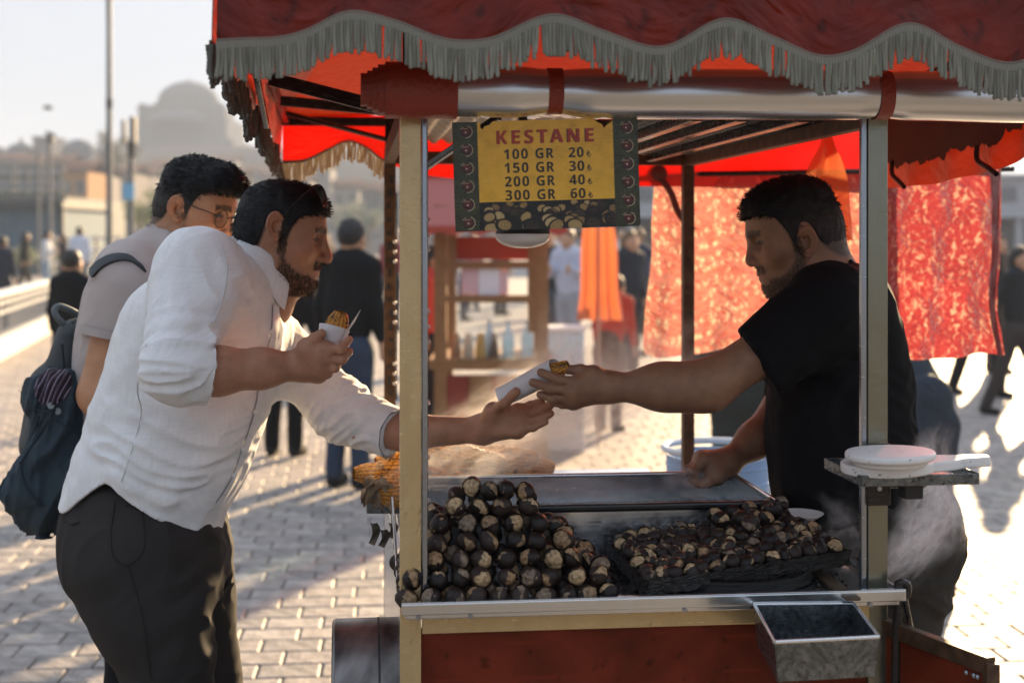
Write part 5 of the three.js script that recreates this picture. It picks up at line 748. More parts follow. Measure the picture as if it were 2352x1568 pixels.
  for (const y of [0.35, 0.75, 1.15, 1.55]) part(fn, 'rail', at(box(xf(345) - xf(118), 0.10, 0.06), (xf(345) + xf(118)) / 2, y, -zf), std([0.62, 0.56, 0.48], 0.5)); for (let i = 0; i < 10; i++) part(fn, 'post', at(box(0.09, 1.65, 0.09), lerp(xf(120), xf(343), i / 9), 0.82, -zf - 0.07), std([0.2, 0.18, 0.16], 0.6));
}
// ------------------------------------------------------------------ leaves: trees and shrubs
function tree(label, category, name, x, y0, z, h, r, n, c, trunkH = 0.4) {
  const o = thing(name, label, category, [x, y0, z]), bark = std([0.09, 0.07, 0.055], 0.9), tr = [rod(V(0, 0, 0), V(0.02 * h, h * trunkH, 0), 0.03 * h, 10)]; const tips = [];
  for (let i = 0; i < 7; i++) { const a = i * 2.4, b = V(Math.cos(a) * r * rr(0.3, 0.75), h * rr(0.55, 0.95), Math.sin(a) * r * rr(0.3, 0.7)); tips.push(b); tr.push(rod(V(0.02 * h, h * trunkH * 0.95, 0), b, 0.010 * h, 6)); }
  part(o, 'trunk', tr, bark);
  const pos = [], col = [];
  for (let i = 0; i < n; i++) { const t = tips[i % 7], d = V(rr(-1, 1), rr(-1, 1), rr(-1, 1)), q = t.clone().add(d.normalize().multiplyScalar(r * 0.5 * Math.cbrt(rnd()))), s = r * rr(0.07, 0.13), e = new THREE.Euler(rr(0, 6), rr(0, 6), rr(0, 6)), k = rr(0.7, 1.3), L = [[0, -0.8, 0], [0.5, 0, 0.1], [0, 0.8, 0], [-0.5, 0, 0.1]].map((v) => V(...v).multiplyScalar(s).applyEuler(e).add(q)); for (const j of [0, 1, 2, 0, 2, 3]) { pos.push(L[j].x, L[j].y, L[j].z); col.push(k, k, k * 0.9); } }
  const lg = new THREE.BufferGeometry(); lg.setAttribute('position', new THREE.Float32BufferAttribute(pos, 3)); lg.setAttribute('color', new THREE.Float32BufferAttribute(col, 3)); lg.computeVertexNormals();
  part(o, 'crown', lg, phys(c, 0.7, { transmission: 0.35, thickness: 0, side: THREE.DoubleSide, vertexColors: true })); return o;
}
reseed(15);
{
  const T = (label, px, z, py0, py1, hw, n, c, name = 'broadleaf_tree') => { const g = Math.max(0, 0), top = P(0, py1, z).y; tree(label, 'tree', name, (px - CX) / F * z, py0 === null ? 0 : P(0, py0, z).y, -z, top - (py0 === null ? 0 : P(0, py0, z).y), hw / F * z, n, c); };
  T('dark round tree clump on the hill below the great mosque', 248, 170, 420, 302, 34, 1100, [0.05, 0.065, 0.05]);
  T('second dark tree on the hill close beside the great mosque', 290, 172, 430, 318, 34, 900, [0.055, 0.07, 0.055]);
  T('yellow green tree behind the head of the customer with glasses', 345, 75, 640, 448, 62, 1200, [0.16, 0.20, 0.07]);
  T('small dark tree before the yellow green tree', 326, 66, 640, 498, 26, 700, [0.05, 0.075, 0.055]);
  T('green tree far off between the two posts and the black jumper', 842, 120, 620, 455, 40, 900, [0.10, 0.14, 0.10]);
  T('pale tree far off behind the black jumper', 790, 140, 600, 470, 44, 900, [0.12, 0.15, 0.11]);
  T('tree far off left of the terrace houses', 560, 150, 560, 430, 55, 900, [0.10, 0.12, 0.10]);
  tree('low green shrub growing before the kiosk wall', 'shrub', 'shrub', (45 - CX) / F * 52, 0, -52, 1.15, 0.65, 700, [0.10, 0.14, 0.06], 0.2);
  tree('low green shrub at the foot of the kiosk corner', 'shrub', 'shrub', (118 - CX) / F * 53, 0, -53, 1.0, 0.55, 600, [0.09, 0.12, 0.06], 0.2);
}
// ------------------------------------------------------------------ hill, houses, mosque
{
  const hillY = (x, z) => { const d = -z; return Math.max(-1, smoothstep(d, 110, 330) * 21 * smoothstep(-x, -75, 35) + 1.5 * N3(x * 0.02, 1, z * 0.02) - 1.2 + (d > 110 ? 1.2 : 0) * smoothstep(d, 110, 130)); };
  solo('hill', 'hazy hillside covered with houses below the mosque', undefined, sheet((u, v) => { const x = lerp(-230, 130, u), z = -lerp(105, 420, v); return V(x, hillY(x, z), z); }, 60, 50), phys([0.075, 0.075, 0.082], 1, { specularIntensity: 0 }), undefined, 'structure');
  const mq = thing('mosque', 'great mosque with a broad dome standing hazy on the hill', 'mosque'), z = 330, s = z / F, X = (px) => (px - CX) * s, Y = (py) => EYE + (HY - py) * s, stone = phys([0.12, 0.125, 0.145], 1, { specularIntensity: 0 }), lead = phys([0.10, 0.11, 0.13], 1, { specularIntensity: 0.1 }), c = 433;
  const dome = (x, yb, r, h, n = 36) => { const p = []; for (let i = 0; i <= 16; i++) { const a = i / 16 * PI / 2; p.push(new THREE.Vector2(Math.max(0.01, r * Math.cos(a)), h * Math.sin(a))); } return new THREE.LatheGeometry(p, n).translate(x, yb, -z); };
  part(mq, 'dome', dome(X(c), Y(236), 70 * s, (236 - 187) * s), lead); part(mq, 'finial', at(cyl(0.05, 0.35, 12 * s, 10), X(c), Y(182), -z), lead);
  const drum = part(mq, 'drum', at(cyl(72 * s, 76 * s, 14 * s, 48), X(c), Y(243), -z), stone); for (let i = 0; i < 13; i++) { const a = PI * (i / 12); part(drum, 'window', at(box(0.6, 0.9, 0.3), X(c) - Math.cos(a) * 74.6 * s, Y(243), -z + Math.sin(a) * 74.6 * s, 0, PI / 2 - a), std([0.06, 0.06, 0.07], 0.5)); }
  part(mq, 'upper_block', at(box(176 * s, 30 * s, 17), X(c), Y(264), -z), stone); part(mq, 'middle_block', at(box(216 * s, 50 * s, 21), X(c), Y(303), -z), stone); part(mq, 'lower_block', at(box(252 * s, 110 * s, 25), X(c), Y(382), -z), stone);
  for (const d of [-88, 88]) part(mq, 'corner_turret', [at(cyl(11 * s, 11 * s, 26 * s, 14), X(c + d), Y(268), -z + 7), dome(X(c + d), Y(255), 12 * s, 12 * s, 14).translate(0, 0, 7)], lead);
  part(mq, 'half_dome', dome(X(c), Y(290), 66 * s, 30 * s).translate(0, 0, 10), lead);
  const small = (label, px, pyb, r, h, fin, w, pyl, z2) => { const k = z2 / F, o = thing('domed_hall', label, 'domed building'), XX = (px - CX) * k, YY = EYE + (HY - pyb) * k, p = []; for (let i = 0; i <= 14; i++) { const a = i / 14 * PI / 2; p.push(new THREE.Vector2(Math.max(0.01, r * k * Math.cos(a)), h * k * Math.sin(a))); } part(o, 'dome', new THREE.LatheGeometry(p, 30).translate(XX, YY, -z2), lead); part(o, 'drum', at(cyl(r * k * 1.05, r * k * 1.1, 12 * k, 30), XX, YY - 6 * k, -z2), stone); part(o, 'hall', at(box(w * k, (pyl - pyb - 12) * k, 9), XX, YY - 12 * k - (pyl - pyb - 12) * k / 2, -z2), stone); if (fin) part(o, 'finial', at(cyl(0.05, 6 * k, 16 * k, 10), XX, YY + h * k + 6 * k, -z2), lead); };
  small('hazy building with a small dome and tall finial above the terrace', 47, 352, 34, 24, true, 80, 470, 215); small('hazy building with a broad plain dome left of the tall mast', 180, 350, 38, 30, false, 92, 470, 212); small('hazy building with a low dome cut by the picture edge', -8, 356, 26, 20, false, 60, 470, 218);
  const bk = thing('stone_block', 'square hazy stone tower between the two small domes', 'tower'); part(bk, 'tower', at(box(44 * 214 / F, 150 * 214 / F, 6), (112 - CX) * 214 / F, EYE + (HY - 320) * 214 / F - 75 * 214 / F, -214), stone); part(bk, 'cornice', at(box(48 * 214 / F, 6 * 214 / F, 6.5), (112 - CX) * 214 / F, EYE + (HY - 319) * 214 / F, -214), stone);
  reseed(21);
  const tones = [[0.17, 0.15, 0.14, 'beige'], [0.30, 0.17, 0.08, 'ochre'], [0.135, 0.13, 0.14, 'grey'], [0.22, 0.20, 0.19, 'pale'], [0.16, 0.115, 0.10, 'brown'], [0.12, 0.135, 0.16, 'blue grey']], wallM = tones.map((t) => phys(t.slice(0, 3), 0.9, { specularIntensity: 0.2 })), roofM = phys([0.10, 0.065, 0.055], 1, { specularIntensity: 0 }), glassM = std([0.05, 0.06, 0.07], 0.3);
  const house = (px, pyT, z2, wpx, hm, ti, label) => { const k = z2 / F, w = wpx * k, x = (px - CX) * k, yT = EYE + (HY - pyT) * k, o = thing('house', label, 'house', [x, yT - hm, -z2]); part(o, 'wall', at(box(w, hm, 7, 0.02, 1), 0, hm / 2, 0), wallM[ti]); part(o, 'roof', sheet((u, v) => V((u - 0.5) * (w + 0.6), hm + 1.1 * (1 - Math.abs(2 * v - 1)), (v - 0.5) * 7.8), 2, 2, 0.12), roofM); const n = Math.max(2, Math.floor(w / 2)), fl = Math.max(1, Math.floor(hm / 3)); for (let f = 0; f < Math.min(fl, 3); f++) for (let i = 0; i < n; i++) part(o, 'window', at(box(0.8, 1.2, 0.12), (i + 0.5) / n * w - w / 2, hm - 1.4 - f * 2.8, 3.52), glassM); };
  const spots = [[195, 398, 130, 62, 6.5, 1], [30, 372, 185, 60, 8, 0], [92, 378, 180, 58, 8, 2], [150, 376, 176, 50, 8, 4], [232, 405, 150, 48, 7, 3], [262, 372, 190, 44, 8, 2], [300, 402, 170, 52, 9, 0], [345, 392, 200, 56, 10, 5], [392, 380, 225, 60, 10, 3], [440, 402, 205, 54, 10, 2], [490, 392, 215, 58, 10, 0], [540, 405, 200, 56, 10, 4], [520, 372, 250, 60, 10, 2], [590, 398, 230, 60, 11, 5], [640, 410, 215, 60, 12, 3], [690, 420, 190, 56, 11, 0], [748, 388, 210, 34, 18, 2], [800, 432, 180, 60, 10, 3], [860, 440, 170, 52, 10, 5], [905, 446, 165, 60, 9, 0], [330, 408, 190, 60, 14, 2], [410, 414, 210, 64, 14, 5], [470, 420, 190, 60, 14, 2], [535, 424, 185, 60, 14, 0], [1015, 440, 160, 70, 9, 2], [1100, 452, 150, 70, 8, 3], [1200, 446, 165, 80, 9, 5]];
  spots.forEach(([px, py, z2, w, h, t], i) => house(px, py, z2, w, h + 4, t, tones[t][3] + ' tiled house on the hill, ' + ['under the small domes', 'below the great mosque', 'beside the tall mast', 'behind the two customers', 'behind the black jumper', 'beyond the other stall'][i < 4 ? 0 : i < 9 ? 1 : i < 10 ? 2 : i < 16 ? 3 : i < 20 ? 4 : 5] + (i === 8 ? ', set far back' : '') + (i > 19 ? ', ' + ['second', 'third', 'fourth', 'fifth', 'sixth', 'seventh', 'eighth', 'ninth'][i - 20] + ' along' : '') + [', set lowest', ', the wide one', ', the low one', ', the tall one'][i % 4]));
  // long grey building across the square
  const zb = 72, kb = zb / F, bl = thing('arcade_building', 'long pale grey building with a row of openings across the square', 'building'), xa = (1235 - CX) * kb, xb = (2560 - CX) * kb, yt = EYE + (HY - 408) * kb, gw = std([0.34, 0.35, 0.38], 0.8);
  part(bl, 'upper_wall', at(box(xb - xa, yt * 0.42, 6), (xa + xb) / 2, yt * 0.79, -zb - 3), gw); part(bl, 'cornice', at(box(xb - xa + 0.4, 0.18, 6.6), (xa + xb) / 2, yt + 0.09, -zb - 3), gw); part(bl, 'ledge', at(box(xb - xa + 0.3, 0.14, 6.4), (xa + xb) / 2, yt * 0.58, -zb - 3), std([0.42, 0.43, 0.46], 0.8)); part(bl, 'rear_wall', at(box(xb - xa, yt * 0.58, 0.5), (xa + xb) / 2, yt * 0.29, -zb - 3.5), std([0.15, 0.16, 0.18], 0.8));
  for (let i = 0; i < 20; i++) part(bl, 'pillar', at(box(0.35, yt * 0.58 - 0.07, 0.4), lerp(xa + 0.2, xb - 0.2, i / 19), yt * 0.29 - 0.04, -zb - 0.3), gw); for (let i = 0; i < 19; i++) part(bl, 'window', at(box(0.9, 0.75, 0.1), lerp(xa, xb, (i + 0.5) / 19), yt * 0.82, -zb + 0.01), std([0.12, 0.13, 0.15], 0.3));
}
// ------------------------------------------------------------------ the three men at the cart
const skinMat = new THREE.MeshPhysicalMaterial({ color: 0xffffff, vertexColors: true, roughness: 0.48, bumpMap: rep(grain, 20, 20), bumpScale: 0.0004, specularIntensity: 0.7 });
const hairMat = new THREE.MeshPhysicalMaterial({ color: 0xffffff, vertexColors: true, roughness: 0.6, specularIntensity: 0.45, bumpMap: rep(brushed, 14, 3), bumpScale: 0.002 });
const onRay = (px, py, sdf, z0 = 2.3, z1 = 4.2) => { let z = z0; for (let i = 0; i < 160; i++) { const p = P(px, py, z), d = sdf(p.x, p.y, p.z); if (d < 0.0006) return p; z += Math.max(0.0006, d * 0.7); if (z > z1) break; } return P(px, py, z).setY(-99); };  // -99: nothing there
// head frame: o = ear canal, f forward, u up, sc = size
function headFrame(o, tilt, yaw, dir, sc, roll = 0) {
  const f = V(dir * Math.cos(tilt) * Math.cos(yaw), -Math.sin(tilt), Math.cos(tilt) * Math.sin(yaw)), u0 = V(dir * Math.sin(tilt) * Math.cos(yaw), Math.cos(tilt), Math.sin(tilt) * Math.sin(yaw)), s0 = f.clone().cross(u0), u = u0.clone().multiplyScalar(Math.cos(roll)).addScaledVector(s0, Math.sin(roll)), s = f.clone().cross(u);
  return { o, f, u, s, sc, to: (x, y, z) => o.clone().addScaledVector(f, x * sc).addScaledVector(u, y * sc).addScaledVector(s, z * sc), loc: (x, y, z) => { const a = x - o.x, b = y - o.y, c = z - o.z; return [(a * f.x + b * f.y + c * f.z) / sc, (a * u.x + b * u.y + c * u.z) / sc, (a * s.x + b * s.y + c * s.z) / sc]; } };
}
function headShape({ earY = 0, nose = 1, jaw = 1, full = 1, noseDrop = 0 } = {}) {
  const L = [[ell(V(-0.004, 0.045, 0), 0.098, 0.088, 0.0745), 0.01], [ell(V(0.036, 0.052, 0), 0.066, 0.070, 0.062), 0.03], [ell(V(0.044, -0.016, 0), 0.054, 0.076, 0.056 * full), 0.035], [ell(V(-0.045, -0.005, 0), 0.05, 0.06, 0.058), 0.04]];
  for (const s of [-1, 1]) {
    L.push([ell(V(0.060, -0.002, 0.042 * s), 0.026, 0.020, 0.019), 0.025], [cap(V(0.008, -0.052, 0.050 * s * full), V(0.072, -0.080, 0.016 * s), 0.020 * jaw, 0.018), 0.03], [cap(V(0.094, 0.047, 0.010 * s), V(0.074, 0.046, 0.044 * s), 0.0105, 0.009), 0.014]);
  }
  L.push([ell(V(0.078, -0.045, 0), 0.024, 0.030, 0.029), 0.02], [ball(V(0.081, -0.083, 0), 0.0175), 0.022]);
  const eyes = []; for (const s of [-1, 1]) eyes.push([ball(V(0.101, 0.027, 0.033 * s), 0.0165), 0.014, 1]);
  const L2 = [...L, ...eyes];
  for (const s of [-1, 1]) L2.push([ball(V(0.0775, 0.027, 0.032 * s), 0.0128), 0.002], [cap(V(0.0895, 0.032, 0.026 * s), V(0.083, 0.031, 0.043 * s), 0.0042, 0.0036), 0.004], [cap(V(0.0875, 0.0205, 0.026 * s), V(0.081, 0.0215, 0.042 * s), 0.0036, 0.0032), 0.005]);
  L2.push([cap(V(0.098, 0.036, 0), V(0.114 * nose, -0.002 - noseDrop, 0), 0.0078, 0.0095), 0.011], [ball(V(0.1135 * nose, -0.010 - noseDrop, 0), 0.0108), 0.008], [cap(V(0.100, -0.018 - noseDrop * 0.6, 0), V(0.112 * nose, -0.013 - noseDrop, 0), 0.006, 0.006), 0.006]);
  for (const s of [-1, 1]) L2.push([ball(V(0.102, -0.014 - noseDrop * 0.6, 0.0125 * s), 0.0088), 0.007], [ball(V(0.1065, -0.0215 - noseDrop * 0.8, 0.0065 * s), 0.0036), 0.003, 1]);
  for (const s of [-1, 1]) L2.push([cap(V(0.1005, -0.0415, 0.002 * s), V(0.090, -0.0445, 0.022 * s), 0.0062, 0.003), 0.006], [cap(V(0.0985, -0.0525, 0.002 * s), V(0.090, -0.0490, 0.020 * s), 0.0068, 0.003), 0.006]);
  L2.push([cap(V(0.112, -0.0468, -0.02), V(0.112, -0.0468, 0.02), 0.0062, 0.0062), 0.003, 1]);
  const base = blend(L2);
  const ear = (x, y, z) => {  // one folded shell on each side
    let d = 1e3; const az = Math.abs(z); const tl = 0.16, ex0 = x + 0.002, ey0 = y - earY - 0.004, ex = ex0 * Math.cos(tl) + ey0 * Math.sin(tl), ey = -ex0 * Math.sin(tl) + ey0 * Math.cos(tl), w = ey > 0 ? 0.0195 : lerp(0.0195, 0.0125, clamp(-ey / 0.03, 0, 1)), len = Math.hypot(ex / w, ey / 0.0325), ez = az - 0.0765 + 0.42 * ex - 0.10 * ey;
    const plate = smax((len - 1) * 0.019, Math.abs(ez) - 0.0035, 0.004), rim = Math.hypot((len - 0.90) * 0.020, (ez - 0.0050) * 0.9) - 0.0043, bowl = Math.hypot((ex - 0.003) / 1.0, (ey + 0.004) / 1.7, (ez - 0.0045) / 0.8) - 0.0112, inner = Math.hypot((len - 0.56) * 0.020, (ez - 0.0042) * 1.0) - 0.0030, tragus = Math.hypot(ex - 0.0135, (ey + 0.004) * 0.8, ez - 0.003) - 0.0052;
    d = smin(plate, ex > 0.011 && ey < 0.012 ? rim + 0.004 * smoothstep(ex, 0.011, 0.017) : rim, 0.004); d = smax(d, -bowl, 0.004); d = smin(d, ex > 0.006 ? 1 : inner, 0.003); return smin(d, tragus, 0.004);
  };
  return (x, y, z) => smin(base(x, y, z), ear(x, y, z), 0.006);
}
const hairLine = curve1([[-0.12, -0.045], [-0.085, -0.052], [-0.060, -0.040], [-0.034, -0.008], [-0.024, 0.030], [-0.012, 0.046], [0.006, 0.036], [0.014, -0.004], [0.024, 0.004], [0.034, 0.040], [0.046, 0.068], [0.060, 0.078], [0.078, 0.083], [0.11, 0.086]]);
function hairShape({ top = 0.012, quiff = 0.012, side = 0.0045, earY = 0, line = 0 } = {}) {
  const a = ell(V(-0.004, 0.045, 0), 0.098, 0.088, 0.0745), b = ell(V(0.036, 0.052, 0), 0.066, 0.070, 0.062), c = ell(V(-0.045, -0.005, 0), 0.05, 0.06, 0.058);
  return (x, y, z) => {
    let d = smin(smin(a(x, y, z), b(x, y, z), 0.03), c(x, y, z), 0.04);
    const up = smoothstep(y, 0.05, 0.125), fr = smoothstep(x, 0.015, 0.085) * smoothstep(y, 0.06, 0.10);
    d -= side + (top - side) * up + quiff * fr + 0.0022 * N3(x * 60 + y * 30, y * 25, z * 90) + 0.0030 * up * N3(x * 30, y * 40, z * 70);
    const h = hairLine(x) + line + 0.004 * N3(x * 90, y * 40, z * 90) + earY * smoothstep(x, -0.05, -0.02) * (1 - smoothstep(x, 0.0, 0.05)) * 0.8 - 0.02 * smoothstep(x, 0.06, 0.1) * smoothstep(Math.abs(z), 0.02, 0.055) * 0;
    return smax(d, (h - y) * 0.75, 0.006);
  };
}
// small pointed locks standing on the vertices of a mesh
function locks(geo, n, len, rad, dirOf, ok, colour) {
  const p = geo.attributes.position, nn = geo.attributes.normal, pos = [], nor = [], col = []; let tries = 0, made = 0;
  while (made < n && tries++ < n * 40) { const i = Math.floor(rnd() * p.count), a = V(p.getX(i), p.getY(i), p.getZ(i)), m = V(nn.getX(i), nn.getY(i), nn.getZ(i)); if (!ok(a, m)) continue; const d = dirOf(a, m).normalize(), L = len * rr(0.6, 1.3), s = d.clone().cross(V(rr(-1, 1), rr(-1, 1), rr(-1, 1))).normalize(), t = d.clone().cross(s), r = rad * rr(0.7, 1.2), tip = a.clone().addScaledVector(d, L), mid = a.clone().addScaledVector(d, L * 0.5).addScaledVector(m, L * 0.10), q = [0, 1, 2].map((k) => a.clone().addScaledVector(m, -0.001).addScaledVector(s, Math.cos(k * 2.1) * r).addScaledVector(t, Math.sin(k * 2.1) * r)), q2 = [0, 1, 2].map((k) => mid.clone().addScaledVector(s, Math.cos(k * 2.1) * r * 0.8).addScaledVector(t, Math.sin(k * 2.1) * r * 0.8)), c = colour(a);
    const tri = (A, B, Cc) => { for (const v of [A, B, Cc]) { pos.push(v.x, v.y, v.z); nor.push(m.x, m.y, m.z); col.push(...c); } }; for (let k = 0; k < 3; k++) { const j = (k + 1) % 3; tri(q[k], q[j], q2[j]); tri(q[k], q2[j], q2[k]); tri(q2[k], q2[j], tip); } made++; }
  const g = new THREE.BufferGeometry(); g.setAttribute('position', new THREE.Float32BufferAttribute(pos, 3)); g.setAttribute('normal', new THREE.Float32BufferAttribute(nor, 3)); g.setAttribute('color', new THREE.Float32BufferAttribute(col, 3)); return g;
}
const mixc = (a, b, t) => [lerp(a[0], b[0], t), lerp(a[1], b[1], t), lerp(a[2], b[2], t)];
const BROW = (x, y, z) => { const a = Math.abs(z), yc = 0.050 + 0.10 * (a - 0.02) * (a < 0.038 ? 1 : -0.8); return x > 0.06 && a > 0.008 && a < 0.052 ? smoothstep(0.0092 - Math.abs(y - yc), 0, 0.004) : 0; };
const beardMask = (x, y, z, kind) => {
  const a = Math.abs(z), side = smoothstep(curve1([[-0.01, 0.03], [0.012, 0.012], [0.035, -0.028], [0.062, -0.050], [0.085, -0.052], [0.12, -0.058]])(x) - y, -0.004, 0.012), back = smoothstep(x, kind.back ?? 0.0, (kind.back ?? 0.0) + 0.014), low = smoothstep(y, -0.118, -0.100), must = x > 0.078 && y < -0.022 && y > -0.042 && a < 0.03 ? 0.9 : 0, chinGap = x > 0.09 && y > -0.066 && y < -0.055 ? 0.55 : 1, burn = x > 0.008 && x < 0.028 && y > -0.02 && y < 0.045 ? 1 : 0;
  return Math.max(side * back * low * chinGap, must, burn * 0.9);
};
function faceColour(fr, base, beard, beardAmt, beardCol = [0.035, 0.026, 0.020]) {
  return (X, Y, Z) => {
    const [x, y, z] = fr.loc(X, Y, Z), m = 1 + 0.16 * N3(X * 38, Y * 38, Z * 38) + 0.10 * N3(X * 140, Y * 140, Z * 140); let c = base.map((k) => k * m);
    if (Math.hypot(x, y, z) > 0.26) return c;
    const red = Math.exp(-(((x - 0.07) / 0.03) ** 2 + ((y + 0.005) / 0.025) ** 2)) * 0.35 + (Math.abs(z) > 0.072 && Math.abs(x) < 0.03 ? 0.30 : 0) + (x > 0.104 && Math.abs(y + 0.01) < 0.016 ? 0.3 : 0); c = mixc(c, [c[0] * 1.08, c[1] * 0.78, c[2] * 0.72], red);
    c = mixc(c, [0.02, 0.015, 0.012], 0.97 * BROW(x, y, z) * (0.85 + 0.3 * N3(X * 300, Y * 300, Z * 300)));
    if (x > 0.086 && y < -0.036 && y > -0.0575 && Math.abs(z) < 0.022) c = mixc(c, [0.30, 0.115, 0.085], 0.65);
    const ey = Math.hypot((y - 0.0260) / 0.0042, (Math.abs(z) - 0.034) / 0.012); if (x > 0.072 && ey < 1.5) c = ey < 0.8 ? (Math.abs(z) - 0.0335 < 0.006 ? [0.012, 0.009, 0.008] : [0.14, 0.11, 0.095]) : y > 0.0262 ? [0.018, 0.013, 0.011] : mixc(c, [0.05, 0.03, 0.024], 0.6); else if (x > 0.07 && Math.abs(y - 0.03) < 0.018 && Math.abs(z) > 0.014 && Math.abs(z) < 0.05) c = mixc(c, [c[0] * 0.72, c[1] * 0.62, c[2] * 0.60], 0.7);  // eye white and socket skin darkened: shade of the socket put into colour
    const b = beardMask(x, y, z, beard) * beardAmt * clamp(0.72 + 0.9 * N3(X * 230, Y * 120, Z * 230) + 0.35 * N3(X * 60, Y * 60, Z * 60), 0, 1); c = mixc(c, beardCol, clamp(b, 0, 0.96));
    const stub = smoothstep(hairLine(x) + 0.004 - y, -0.003, 0.010); if (x < 0.04 && y > -0.06 && Math.abs(z) < 0.075 && x > -0.12 && stub < 1) c = mixc(c, [0.045, 0.035, 0.03], (1 - stub) * 0.85);
    return c;
  };
}
// a hand: wrist, five finger chains of points (thumb first), palm thickness
function handShape(w, fingers, rp, rf) {
  const L = [[ball(w, rp * 1.25), 0.01]], k1 = fingers.slice(1).map((f) => f[0]);
  for (const k of k1) L.push([cap(w, k, rp * 1.1, rp * 0.82), 0.022]);
  for (let i = 0; i < k1.length - 1; i++) L.push([cap(k1[i], k1[i + 1], rp * 0.8, rp * 0.8), 0.012]);
  const t = fingers[0]; L.push([cap(w, t[0], rp * 1.05, rp * 0.95), 0.02]); L.push([cap(t[0], k1[0].clone().lerp(w, 0.45), rp * 0.9, rp * 0.9), 0.02]);
  const palm = blend(L), F = fingers.map((f, i) => { const r = rf * (i === 0 ? 1.18 : [0, 1.0, 1.04, 0.98, 0.86][i]), q = []; for (let j = 0; j < f.length - 1; j++) q.push([cap(f[j], f[j + 1], r * (1.12 - 0.10 * j), r * (1.02 - 0.12 * j)), 0.005]); for (let j = 1; j < f.length - 1; j++) q.push([ball(f[j], r * (1.10 - 0.08 * j)), 0.006]); return blend(q); });
  return (x, y, z) => { let d = palm(x, y, z), e = 1e3; for (const f of F) { const q = f(x, y, z); e = smin(e, q, 0.0014); } return smin(d, e, 0.007); };
}
const pts = (list, z = 0) => list.map(([x, y, q]) => P(x, y, q));
const rowsPx = (list, z) => list.map(([py, a, b, hw, dz = 0]) => [P(0, py, z).y, P(a, 0, z).x, P(b, 0, z).x, -z - dz, hw]);
const weaveBump = rep(weave, 11, 11), linen = phys([0.84, 0.85, 0.86], 0.9, { specularIntensity: 0.4, transmission: 0.14, thickness: 0, bumpMap: weaveBump, bumpScale: 0.0006, map: rep(dataTex(256, 256, (u, v) => { const m = 0.985 + 0.05 * tile(u, v, 2, 3, 4) + 0.035 * N3(u * 200, v * 12, 1) + 0.035 * N3(u * 12, v * 200, 4); return [m, m, m]; }, true), 2, 2) });
const jersey = phys([0.44, 0.38, 0.355], 0.9, { bumpMap: weaveBump, bumpScale: 0.0005 }), blackTee = phys([0.008, 0.008, 0.009], 0.95, { specularIntensity: 0.25, bumpMap: weaveBump, bumpScale: 0.0006 }), chino = phys([0.034, 0.031, 0.030], 0.92, { specularIntensity: 0.3, bumpMap: rep(weave, 16, 16), bumpScale: 0.0006 }), darkTrouser = phys([0.010, 0.010, 0.012], 0.9, { specularIntensity: 0.3 }), olive = phys([0.036, 0.034, 0.029], 0.92, { specularIntensity: 0.3, bumpMap: weaveBump, bumpScale: 0.0006 });
// creases: ridged noise stretched along a direction d, for a garment
const crease = (d, f, g, a, k = 0) => { const n = d.clone().normalize(), s = n.clone().cross(V(0, 0, 1)).normalize(), t = n.clone().cross(s); return (x, y, z) => { const p = (x * n.x + y * n.y + z * n.z) * g, q = (x * s.x + y * s.y + z * s.z) * f, r = (x * t.x + y * t.y + z * t.z) * f * 0.7, w = N3(x * 5 + k, y * 5, z * 5) * 1.6, v = N3(p + w, q + w, r + k); return -a * (1 - Math.abs(v) * 2.4); }; };
const near = (c, r) => (x, y, z) => Math.exp(-((x - c.x) ** 2 + (y - c.y) ** 2 + (z - c.z) ** 2) / (r * r));
const seam = (list, sdf, r = 0.0016, off = 0.0006) => { const q = list.map(([x, y]) => onRay(x, y, sdf).add(V(0, 0, off))).filter((p) => p.y > -9); if (q.length < 2) q.splice(0, 9, V(0, -0.5, -3), V(0, -0.52, -3)); return new THREE.TubeGeometry(new THREE.CatmullRomCurve3(q), q.length * 8, r, 6); };
function shoesOf(ankles, dir, mat, o) { for (const a of ankles) part(o, 'shoe', skin(blend([[flat(V(a.x - dir * 0.04, 0.045, a.z), V(a.x + dir * 0.17, 0.036, a.z), 0.046, 0.034, V(0, 0, 1), 0.95), 0.02], [cap(V(a.x, 0.05, a.z), V(a.x, 0.12, a.z), 0.05, 0.045), 0.03]]), V(a.x - 0.15, 0.0, a.z - 0.08), V(a.x + 0.3, 0.18, a.z + 0.08).add(V(dir < 0 ? 0 : 0, 0, 0)).setX(a.x + 0.25), 0.009), mat); }

